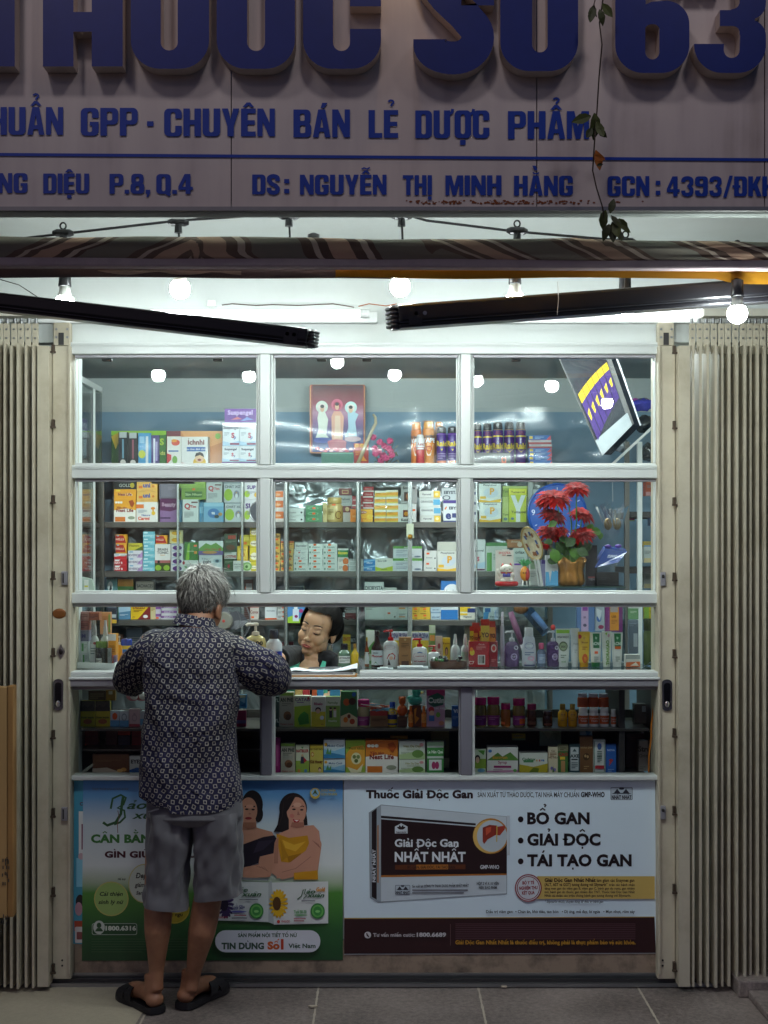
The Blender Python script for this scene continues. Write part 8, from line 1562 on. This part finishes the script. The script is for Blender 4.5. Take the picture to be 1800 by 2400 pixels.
for h0,dv in feet:
    L_=dv.length;d=dv.normalized();s=Vector((d.y,-d.x,0));zs=.026;q=lambda u,z,off=0:h0+d*(u*L_)+Vector((0,0,zs+z))+s*off
    m.tube([q(-.02,.030),q(.06,.030),q(.2,.034),q(.4,.034),q(.6,.026),q(.78,.018)],[.022,.030,.031,.030,.031,.028],SKIN,14)
    m.ell(q(.05,.022),(.034,.034,.028),SKIN);m.tube([q(.08,.03),q(.12,.07),q(.14,.11)],[.03,.028,.028],SKIN,12)
    for k in range(5):m.tube([q(.74,.014,-.030+.015*k),q(.86-abs(k-(1 if dv.x>0 else 3))*.02,.011,-.032+.016*k),q(.95-abs(k-(1 if dv.x>0 else 3))*.025,.009,-.033+.0165*k)],[.011,.0095,.008],SKIN,8)
m.tube([hm(510,1180,-.30),hm(505,1000,-.30),hm(500,760,-.295),hm(500,520,-.27),hm(505,400,-.25)],[.115,.11,.115,.12,.09],SKIN,20)
m.fn(lambda x,y,z:(x,y,z));
hc=hm(553,203,-.185)
m.tube([hm(510,400,-.25),hm(530,330,-.235),hm(548,270,-.205),hc+Vector((0,.01,-.03))],[.075,.056,.053,.05],SKIN,16)
# arms: elbows out, forearms folded in on the counter before the chest
zc_=ZONE['c'][0]
eL,eR=Vector((hm(205,600,-.12).x,-.10,zc_+.045)),Vector((hm(875,595,-.10).x,-.09,zc_+.045))
wL,wR=Vector((hm(420,0,.0).x,.015,zc_+.034)),Vector((hm(640,0,.0).x,.03,zc_+.034))
m.tube([hm(330,420,-.255),hm(255,520,-.21),eL],[.055,.048,.042],SKIN,14);m.tube([eL,eL.lerp(wL,.35),eL.lerp(wL,.75),wL],[.042,.042,.033,.026],SKIN,14)
m.tube([hm(690,440,-.255),hm(800,520,-.20),eR],[.055,.048,.042],SKIN,14);m.tube([eR,eR.lerp(wR,.35),eR.lerp(wR,.75),wR],[.042,.042,.033,.026],SKIN,14)
hand(m,wL,(wL-eL),(0,0,1),1,SKIN,.35);hand(m,wR,(wR-eR),(0,0,1),-1,SKIN,.35)
# head: turned a little towards the woman
HR_=Matrix.Rotation(R(-24),3,'Z')@Matrix.Rotation(R(-14),3,'X')
def hl(x,y,z):return hc+HR_@Vector((x,y,z))
m.ell(hl(0,0,.01),(.080,.094,.098),SKIN,24,16,HR_);m.ell(hl(0,.035,-.055),(.060,.058,.070),SKIN,20,12,HR_);m.ell(hl(0,.068,-.10),(.028,.022,.022),SKIN,14,10,HR_);m.ell(hl(0,.02,-.06),(.066,.06,.05),SKIN,18,12,HR_)
m.ell(hl(0,.105,-.035),(.012,.018,.028),SKIN,12,8,HR_);m.ell(hl(0,.088,.01),(.05,.014,.012),SKIN,12,8,HR_);m.ell(hl(0,.092,-.075),(.024,.010,.007),SKIN,12,8,HR_);m.ell(hl(0,.092,-.087),(.021,.009,.007),SKIN,12,8,HR_)
for s_ in(-1,1):
    m.ell(hl(.076*s_,-.005,-.045),(.010,.021,.034),SKIN,12,10,HR_@Matrix.Rotation(R(18*s_),3,'Z'));m.ell(hl(.078*s_,.0,-.072),(.008,.010,.010),SKIN,10,8,HR_)
bm_=remeshed(m,'body',man,.0048,7)
m=MB()
for s_ in(-1,1):m.ell(hl(.031*s_,.084,-.012),(.013,.010,.008),M('e8e4dc',.2),12,8,HR_);m.ell(hl(.031*s_,.093,-.013),(.005,.003,.005),M('1a1210',.2),8,6,HR_)
m.build('eye',man,smooth=True)
# hair
HG=[M('8f8a84',.55,var=.25,scale=120),M('5f5a56',.55,var=.25,scale=120),M('3f3b38',.55,var=.25,scale=120),M('c4c0ba',.5,var=.2,scale=120)]
m=MB();rx,ry,rz=.090,.104,.110
def hsurf(v,k=1.0):return hl(v.x*rx*k,v.y*ry*k-.002,v.z*rz*k+.012)
nu,nv=40,26;base_v=[];
def hair_ok(v):return(v.z>-.34-.62*max(0,-v.y))and not(v.y>.45 and v.z<.25)and not(abs(v.x)>.72 and v.z<-.28 and v.y>-.25)
ids={}
for i in range(nv+1):
    for k in range(nu):
        t=math.pi*i/nv;p=2*math.pi*k/nu;v=Vector((math.sin(t)*math.cos(p),math.sin(t)*math.sin(p),math.cos(t)));base_v.append((v,hsurf(v,.985+.02*mnoise.noise(v*4))))
fs=[]
for i in range(nv):
    for k in range(nu):
        q=(i*nu+k,i*nu+(k+1)%nu,(i+1)*nu+(k+1)%nu,(i+1)*nu+k)
        if all(hair_ok(base_v[a][0])for a in q):fs.append(q[::-1])
m.add([b for a,b in base_v],fs,HG[2])
wh=Vector((.05,-.55,.83)).normalized();random.seed(11)
for k in range(5200):
    v=rv()
    if not hair_ok(v):continue
    d=(v-wh);d=(d-v*d.dot(v));
    if d.length<1e-3:continue
    d=d.normalized()+rv()*.45+mnoise.noise_vector(v*3.2)*1.1+Vector((.2,0,-.15));d=(d-v*d.dot(v)).normalized()
    if v.z<-.1:d=(Vector((0,0,-1))+rv()*.5+mnoise.noise_vector(v*4)*.5);d=(d-v*d.dot(v)).normalized()
    ln=random.uniform(.2,.5)*(1.0 if v.z>.25 else.55);lift=random.uniform(.01,.07)*(1.6 if v.z>.2 else.5)*(3.2 if random.random()<.10 else 1)
    tuft=random.random()<.07 and v.z>-.1;side=v.cross(d).normalized()*random.uniform(.008,.018)*(2.4 if tuft else 1);lift+=.07*tuft;vs=[]
    for j in range(4):
        u=j/3;w_=(v+d*ln*u).normalized();k_=.99+lift*(u*1.6-u*u*.7);vs+=[hsurf((w_-side*(1-u*.7)),k_),hsurf((w_+side*(1-u*.7)),k_)]
    mt=HG[3 if v.z>.45 and random.random()<.35 else 0 if random.random()<.35+.4*v.z else 1 if random.random()<.65 else 2]
    m.add(vs,[(0,1,3,2),(2,3,5,4),(4,5,7,6)],mt)
random.seed(5);m.build('hair',man,smooth=True)
# shirt
def shirt_mat():
    m,nt,b,tc=nodes_mat('patterned_shirt');L=nt.links.new
    uv=node(nt,'ShaderNodeUVMap');nz=node(nt,'ShaderNodeTexNoise',Scale=9.0,Detail=2.0);L(tc.outputs['Object'],nz.inputs['Vector'])
    va=node(nt,'ShaderNodeVectorMath',operation='SCALE');L(nz.outputs['Color'],va.inputs[0]);va.inputs['Scale'].default_value=.018
    ad=node(nt,'ShaderNodeVectorMath',operation='ADD');L(uv.outputs[0],ad.inputs[0]);L(va.outputs[0],ad.inputs[1])
    sx=node(nt,'ShaderNodeSeparateXYZ');L(ad.outputs[0],sx.inputs[0])
    def mth(op,a,b_=None,c=None):
        n=node(nt,'ShaderNodeMath',operation=op)
        for i,q in enumerate((a,b_,c)):
            if q is None:continue
            if isinstance(q,(int,float)):n.inputs[i].default_value=q
            else:L(q,n.inputs[i])
        return n.outputs[0]
    PU_,PV_=.0262,.0182
    v=mth('DIVIDE',sx.outputs[1],PV_);row=mth('FLOOR',v);u=mth('ADD',mth('DIVIDE',sx.outputs[0],PU_),mth('MULTIPLY',row,.5))
    fu=mth('MULTIPLY',mth('SUBTRACT',mth('FRACT',u),.5),PU_);fv=mth('MULTIPLY',mth('SUBTRACT',mth('FRACT',v),.5),PV_)
    wn=node(nt,'ShaderNodeTexWhiteNoise',noise_dimensions='2D');cb=node(nt,'ShaderNodeCombineXYZ');L(mth('FLOOR',u),cb.inputs[0]);L(row,cb.inputs[1]);L(cb.outputs[0],wn.inputs['Vector'])
    an=mth('MULTIPLY_ADD',wn.outputs['Value'],.7,-.15);ca,sa=mth('COSINE',an),mth('SINE',an)
    ru=mth('SUBTRACT',mth('MULTIPLY',fu,ca),mth('MULTIPLY',fv,sa));rv2=mth('ADD',mth('MULTIPLY',fu,sa),mth('MULTIPLY',fv,ca))
    mxx=mth('MAXIMUM',mth('ABSOLUTE',ru),mth('MULTIPLY',mth('ABSOLUTE',rv2),.88));ins=mth('MULTIPLY',mth('GREATER_THAN',mxx,.0034),mth('LESS_THAN',mxx,.0060))
    n=node(nt,'ShaderNodeTexNoise',Scale=7.0,Detail=5.0);L(tc.outputs['Object'],n.inputs['Vector']);r=ramp(nt,[(.35,'17162a'),(.7,'232140')]);L(n.outputs['Fac'],r.inputs[0])
    mx=node(nt,'ShaderNodeMix',data_type='RGBA');L(ins,mx.inputs['Factor']);L(r.outputs[0],mx.inputs['A']);mx.inputs['B'].default_value=(*lin('8e8880'),1);L(mx.outputs['Result'],b.inputs['Base Color'])
    b.inputs['Roughness'].default_value=.75;b.inputs['Specular IOR Level'].default_value=.25
    n2=node(nt,'ShaderNodeTexNoise',Scale=5.0,Detail=3.0,Distortion=2.2);L(tc.outputs['Object'],n2.inputs['Vector']);bp=node(nt,'ShaderNodeBump',Strength=.7,Distance=.04);L(n2.outputs['Fac'],bp.inputs['Height']);L(bp.outputs[0],b.inputs['Normal']);return m
SH=shirt_mat()
def rng(spec):
    """interpolate (y, xl, xr, Y, depth) rows of the customer's outline into closely spaced rings"""
    out=[]
    ys=[s[0]for s in spec];N=max(20,int(abs(ys[-1]-ys[0])/11))
    for i in range(N+1):
        y=ys[0]+(ys[-1]-ys[0])*i/N;o=sorted(spec);I=lambda j:float(np.interp(y,[s[0]for s in o],[s[j]for s in o]))
        xl,xr,Y,dp=I(1),I(2),I(3),I(4);a=hm(xl,y,Y);b=hm(xr,y,Y);out.append(((a+b)/2,(b-a)/2,Vector((0,dp,0))))
    return out
sp=[(1185,266,744,-.30,.128),(1120,254,742,-.30,.128),(1000,251,732,-.30,.126),(900,258,722,-.30,.124),(800,268,716,-.30,.124),(700,276,721,-.298,.126),(620,276,728,-.293,.128),(540,272,734,-.283,.128),(470,272,734,-.272,.126),(420,277,730,-.264,.118),(392,290,716,-.258,.106),(370,315,692,-.252,.092),(352,362,650,-.246,.078),(336,412,612,-.240,.066)]
m=MB()
def hem(p,t,i):
    if i>4:return p
    k=(1-i/5);p=p+Vector((0,0,.003*math.sin(5*t)))*k;return p+Vector((0,0,(.028*max(0,abs(math.cos(t))-.55)/.45-.004)*k+(.018*k if math.cos(t)<-.3 else 0)))
loft(m,rng(sp),SH,110,.012,(1.9,6.5),3,hemfn=hem)
def sleeve(path,n=64):
    rings=[];pts=[Vector(p)for p,*_ in path];N=26
    tt=np.linspace(0,len(pts)-1,N)
    P_=[Vector([float(np.interp(t,range(len(pts)),[p[j]for p in pts]))for j in range(3)])for t in tt]
    for _ in range(2):P_=[P_[0]]+[(P_[i-1]+P_[i]*2+P_[i+1])/4 for i in range(1,N-1)]+[P_[-1]]
    for i,t in enumerate(tt):
        d=(P_[min(i+1,N-1)]-P_[max(i-1,0)]).normalized();a=d.cross(Vector((0,1,.15))).normalized();b=a.cross(d).normalized()
        ra=float(np.interp(t,range(len(path)),[q[1]for q in path]));rb=float(np.interp(t,range(len(path)),[q[2]for q in path]));rings.append((P_[i],a*ra,b*rb))
    loft(m,rings,SH,n,.011,(1.4,11),8)
sleeve([(hm(420,440,-.262),.052,.060),(hm(335,430,-.260),.066,.072),(hm(262,500,-.240),.072,.070),(hm(212,580,-.18),.064,.064),(hm(222,598,-.10),.056,.056)])
sleeve([(hm(590,450,-.262),.052,.060),(hm(700,462,-.264),.070,.074),(hm(815,535,-.24),.086,.076),(hm(875,575,-.18),.082,.070),(hm(872,585,-.10),.070,.062)])
# collar stand and folded collar
cols=[]
for k,(zz,rr)in enumerate(((.0,1.16),(.004,1.17),(.016,1.10),(.028,1.03),(.036,.98),(.037,.93),(.030,.90),(.01,.88))):
    c=hm(514+k*1.2,340,-.236)+Vector((.0,.004*k,zz));cols.append((c,Vector((.068*rr,0,-.010*rr)),Vector((0,.060*rr,-.006))))
loft(m,cols,SH,64,.0012,(2,20),1)
# back yoke seam
m.build('shirt',man,smooth=True)
# shorts
SHO=cloth_mat('grey_cotton','605e63','656368',.28,5.0)
m=MB();loft(m,rng([(1262,305,728,-.30,.095),(1225,286,746,-.30,.128),(1150,290,744,-.30,.118)]),SHO,90,.006,(2,6),5)
def shl(p,t,i):return p
def hem2(sgn):return lambda p,t,i:p+(Vector((0,0,(-.008 if sgn<0 else.012)*math.cos(t)*(1-i/4)))if i<4 else Vector())
loft(m,rng([(1655,276,492,-.315,.088),(1600,278,494,-.313,.090),(1500,279,500,-.308,.098),(1400,282,512,-.302,.110),(1300,284,522,-.30,.122),(1200,287,520,-.30,.122)]),SHO,80,.017,(1.5,8),9,hemfn=hem2(-1))
loft(m,rng([(1606,511,750,-.302,.090),(1550,508,748,-.302,.092),(1480,506,748,-.302,.098),(1400,503,746,-.30,.110),(1300,500,746,-.30,.122),(1200,500,745,-.30,.122)]),SHO,80,.018,(1.5,8),14,hemfn=hem2(1))
so=m.build('shorts',man,smooth=True)
m=MB();a=hm(300,1206,-.43);
m.bar(hm(296,1214,-.425),hm(345,1200,-.4285),.004,.003,M('5c5860',.8));m.build('pocket_edge',so)
m=MB()
for yl,x0,x1,Yf in((1640,284,486,-.405),(1592,518,742,-.395)):pass
# sandals
SOL=M('17151a',.6,var=.2,scale=60,bump=.1,bscale=120)
for(h0,dv),nm in zip(feet,'ab'):
    L_=dv.length;d=dv.normalized();s=Vector((d.y,-d.x,0));sd=MB();fl_in=1 if dv.x>0 else-1
    outl=[(-.10,.0),(-.075,.026),(.0,.037),(.2,.039),(.42,.038),(.62,.045),(.82,.050),(.97,.044),(1.08,.022),(1.11,0)]
    ol=[(u,w)for u,w in outl]+[(u,-w)for u,w in outl[-2:0:-1]]
    top=lambda u,w,z:h0+d*(u*L_)+s*w+Vector((0,0,z))
    n=len(ol);zt=lambda u:.027+.006*max(0,-u*6)+.004*max(0,u-.8)*5
    vs=[top(u*1.0,w*1.02,.0042)for u,w in ol]+[top(u,w*1.06,.016)for u,w in ol]+[top(u,w,zt(u))for u,w in ol]+[top(u*.96+.02,w*.85,zt(u)-.003)for u,w in ol]
    sd.add(vs,[(j*n+i,j*n+(i+1)%n,(j+1)*n+(i+1)%n,(j+1)*n+i)for j in range(3)for i in range(n)]+[tuple(range(n-1,-1,-1)),tuple(3*n+i for i in range(n))],SOL)
    so=sd.build('sandal',man,smooth=True,angle=45)
    for(u0,u1),(v0,v1)in(((.42,.62),(.70,.92)),((.70,.92),(.40,.60))):
        st=MB();N=12;vs=[]
        for i in range(N+1):
            t=math.pi*i/N;w=-.049*math.cos(t);z=.022+.050*math.sin(t)**.7*(1-.25*(i/N));f=i/N
            for uu in(u0+(v0-u0)*f,u1+(v1-u1)*f):vs.append(top(uu,w,z*(1.12-.35*max(0,uu-.4))))
        k0=len(vs);vs+=[v+Vector((0,0,.004))+s*(.003 if 2*i>=k0/2 else-.003)for i,v in enumerate(vs)]
        fsx=[]
        for i in range(N):a=2*i;fsx+=[(a,a+1,a+3,a+2),(k0+a,k0+a+2,k0+a+3,k0+a+1),(a,a+2,k0+a+2,k0+a),(a+1,k0+a+1,k0+a+3,a+3)]
        st.add(vs,fsx,SOL);st.build('strap',so,smooth=True,angle=50)
# ----- pharmacist
SK3=skin_mat('light_skin','cfa583','c49876','d4ab8c')
wm=lambda x,y,Y:Q('W',x,y,Y)
wo=thing('person','woman with tied black hair in black shirt and teal vest looking down behind the hatch','person',(wm(680,0,.62).x,.62,.012))
WR=Matrix.Rotation(R(17),3,'Y')@Matrix.Rotation(R(-21),3,'Z')@Matrix.Rotation(R(10),3,'X')
wc=wm(652,590,.60)-WR@Vector((0,-.082,.006))
wl=lambda x,y,z:wc+WR@Vector((x,y,z))
m=MB()
def E_(mm,x,y,z,r,mat=SK3,nu=16,nv=12,rot=None):mm.ell(wl(x,y,z),r,mat,nu,nv,WR@rot if rot else WR)
E_(m,0,.012,.03,(.071,.090,.084),nu=24,nv=16);E_(m,0,-.022,-.020,(.063,.060,.078),nu=24,nv=16);E_(m,0,-.056,-.088,(.027,.024,.020));E_(m,0,-.030,-.065,(.047,.045,.035))
for s_ in(-1,1):
    E_(m,.034*s_,-.055,-.026,(.026,.024,.026));E_(m,.030*s_,-.0715,.008,(.0175,.0115,.0115));E_(m,.010*s_,-.089,-.033,(.0078,.0085,.0062));E_(m,.072*s_,.014,-.012,(.008,.019,.030));E_(m,.026*s_,-.074,.026,(.022,.008,.007));E_(m,.045*s_,-.03,-.052,(.018,.03,.03))
E_(m,0,-.080,-.006,(.0085,.011,.026));E_(m,0,-.094,-.030,(.0105,.0105,.0088));E_(m,0,-.072,-.056,(.030,.015,.020));E_(m,0,-.060,.045,(.045,.02,.03))
nb=wm(675,1225,.672)
m.tube([wl(0,.025,-.05),wl(0,.02,-.10),wm(690,1120,.662),nb],[.048,.044,.044,.056],SK3,16);m.ell(wm(650,1270,.648),(.066,.035,.05),SK3)
wz0=wm(660,2300,.70)
m.tube([nb,wm(670,1400,.67),wm(660,1800,.68),wz0],[.08,.125,.12,.13],SK3,18);m.tube([wm(410,1070,.72),nb,wm(960,1160,.66)],[.042,.05,.042],SK3,14)
el1,wr1=wm(40,1110,.50),Vector((wm(-130,0,.22).x,.20,zc_+.034));m.tube([wm(410,1070,.72),wm(230,1080,.62),el1],[.045,.04,.035],SK3,12);m.tube([el1,el1.lerp(wr1,.5),wr1],[.034,.032,.024],SK3,12);hand(m,wr1,wr1-el1,(0,0,1),-1,SK3,.4)
el2,wr2=wm(1090,1750,.60),wm(820,1850,.50);m.tube([wm(960,1160,.66),wm(1050,1450,.65),el2],[.045,.04,.035],SK3,12);m.tube([el2,wr2],[.034,.024],SK3,12);hand(m,wr2,wr2-el2,(0,0,1),1,SK3,.5)
for s_ in(-1,1):kx=wz0+Vector((.09*s_,-.16,-.02));m.tube([wz0+Vector((.08*s_,0,0)),kx,kx+Vector((0,-.02,-.36)),kx+Vector((0,.0,-.40 if wz0.z>.5 else-.3))],[.085,.06,.045,.04],SK3,12)
remeshed(m,'body',wo,.0036,3)
m=MB();LIP=M('a8564c',.4,var=.1);
for s_ in(-1,1):E_(m,.009*s_,-.0852,-.0575,(.0145,.0042,.0034),LIP,rot=Matrix.Rotation(R(12*s_),3,'Y'))
E_(m,0,-.0855,-.0645,(.0175,.0045,.0038),LIP);m.build('lip',wo,smooth=True)
m=MB();BRW=M('2a1c18',.6)
for s_ in(-1,1):m.tube([wl(s_*(.012+.036*t),-.0835+.020*t**2,.0285+.007*math.sin(math.pi*(t*.8+.1)))for t in(0,.25,.5,.75,1)],[.0018,.0028,.0027,.002,.0008],BRW,6)
m.build('eyebrow',wo,smooth=True)
m=MB();LSH=M('18100e',.4)
for s_ in(-1,1):m.tube([wl(s_*(.0155+.030*t),-.0825-.0018*math.sin(math.pi*t)+.013*t**2,.0035-.0055*math.sin(math.pi*t)+.001*t)for t in(0,.2,.4,.6,.8,1)],[.0009,.0018,.0022,.0022,.0018,.0009],LSH,6);m.tube([wl(s_*(.017+.026*t),-.0835+.012*t**2,.0145+.003*math.sin(math.pi*t))for t in(0,.3,.6,1)],[.0005,.0009,.0009,.0005],M('7a5040',.5),5)
m.build('eyelash',wo,smooth=True)
m=MB()
for s_ in(-1,1):E_(m,.0105*s_,-.0975,-.0365,(.0032,.0022,.0016),M('5a3024',.6))
m.build('nostril',wo,smooth=True)
m=MB();p=wl(.075,.006,-.046);m.ell(p,.0055,M('d8d8e0',.15,.8),10,8);m.ell(p+Vector((0,0,-.008)),.004,M('d8d8e0',.15,.8),10,8);m.build('earring',wo,smooth=True)
# tied black hair
HB=[M('0d0a09',.6,var=.3,scale=90,spec=.15),M('171210',.55,var=.3,scale=90,spec=.2)]
m=MB();vsx,fs=[],[]
def wok(v):return not(v.y<-.40-.30*abs(v.x)+.25*max(0,-v.z)and v.z<.52-.45*abs(v.x)**2)and v.z>-.62 and not(v.z<-.40 and v.y<.1 and abs(v.x)>.3)and not(v.y<-.55 and v.z<.5)
def wsf(v,k=1.0):return wl(v.x*.085*k,v.y*.110*k+.018,v.z*.100*k+.034)
nu,nv=48,32
for i in range(nv+1):
    for k in range(nu):t=math.pi*i/nv;p=2*math.pi*k/nu;v=Vector((math.sin(t)*math.cos(p),math.sin(t)*math.sin(p),math.cos(t)));vsx.append((v,wsf(v,1+.02*mnoise.noise(v*6))))
for i in range(nv):
    for k in range(nu):
        q=(i*nu+k,i*nu+(k+1)%nu,(i+1)*nu+(k+1)%nu,(i+1)*nu+k)
        if all(wok(vsx[a][0])for a in q):fs.append(q[::-1])
m.add([b for a,b in vsx],fs,HB[0])
E_(m,.015,.085,.095,(.045,.040,.038),HB[0]);E_(m,.02,.11,.0,(.05,.04,.07),HB[0])
bun=Vector((.1,.75,.65)).normalized()
for k in range(2600):
    v=rv()
    if not wok(v):continue
    d=bun-v;d=d-v*d.dot(v)
    if d.length<.05:continue
    d=(d.normalized()+rv()*.18);d=(d-v*d.dot(v)).normalized();ln=random.uniform(.3,.6);sd_=v.cross(d).normalized()*random.uniform(.008,.018);vs=[]
    for j in range(4):u=j/3;w_=(v+d*ln*u).normalized();k_=1.005+.02*math.sin(math.pi*u)*random.random();vs+=[wsf(w_-sd_*(1-.5*u),k_),wsf(w_+sd_*(1-.5*u),k_)]
    m.add(vs,[(0,1,3,2),(2,3,5,4),(4,5,7,6)],HB[k%2])
for k in range(60):
    b0=wl(.015+random.gauss(0,.02),.09+random.gauss(0,.02),.10+random.gauss(0,.015));d=Vector((random.uniform(0,1),.2,random.uniform(-.9,.4))).normalized();leafm(m,b0,d,rv(),random.uniform(.03,.055),.006,HB[k%2],.5)
m.build('hair',wo,smooth=True)
# black shirt and teal vest
TEE=cloth_mat('black_knit','141317','1c1b20',.3,10.0)
m=MB();m.tube([wm(680,1330,.675),wm(670,1450,.67),wm(660,1800,.68),wm(660,2250,.70)],[.118,.137,.132,.14],TEE,20)
m.tube([wm(385,1070,.72),wm(470,1120,.71),wm(560,1180,.675),wm(800,1260,.675),wm(880,1150,.67),wm(960,1120,.66),wm(1075,1185,.65)],[.054,.058,.050,.050,.050,.048,.046],TEE,16);m.tube([wm(400,1070,.72),wm(230,1080,.62),wm(80,1100,.53)],[.056,.055,.052],TEE,16);m.tube([wm(960,1165,.66),wm(1050,1450,.65),wm(1085,1650,.62)],[.054,.055,.05],TEE,16)
remeshed(m,'shirt',wo,.005,3)
VST=cloth_mat('teal_cotton','4fae94','5cbca2',.25,10.0)
m=MB()
def strap(path,wd):
    vs=[]
    for i,(x,y,Y,w)in enumerate(path):
        c=wm(x,y,Y);t=(wm(*path[min(i+1,len(path)-1)][:3])-wm(*path[max(i-1,0)][:3])).normalized();s=t.cross(Vector((0,-1,0))).normalized();vs+=[c-s*w,c+Vector((0,-.006,0)),c+s*w]
    n=len(path);k0=len(vs);vs+=[v+Vector((0,.012,0))for v in vs]
    fsx=[q for i in range(n-1)for q in((3*i,3*i+1,3*i+4,3*i+3),(3*i+1,3*i+2,3*i+5,3*i+4))];fsx+=[tuple(a+k0 for a in q[::-1])for q in fsx]
    for e in(0,2):fsx+=[(3*i+e,3*i+3+e,k0+3*i+3+e,k0+3*i+e)for i in range(n-1)]
    m.add(vs,fsx,VST)
strap([(430,1000,.66,.012),(400,1060,.64,.022),(350,1140,.61,.030),(310,1230,.555,.034),(300,1400,.535,.036),(330,1700,.535,.05)],0);strap([(905,1130,.602,.008),(890,1190,.596,.010),(865,1260,.575,.012),(850,1400,.55,.016),(840,1700,.54,.03)],0)
m.build('vest',wo,smooth=True)
st=thing('stool','low stool under the woman behind the counter','stool',(wz0.x,.74,.012));zst=wz0.z-.13
m=MB();m.lathe((wz0.x,.72,zst-.04),[(.15,0),(.16,.01),(.16,.03),(.14,.04)],M('8a3a32',.5),20);m.build('seat',st)
for k in range(4):a_=k*1.571+.785;m=MB();m.tube([(wz0.x+.10*math.cos(a_),.72+.10*math.sin(a_),zst-.041),(wz0.x+.14*math.cos(a_),.72+.14*math.sin(a_),.013)],.011,STEEL,8);m.build('leg',st)
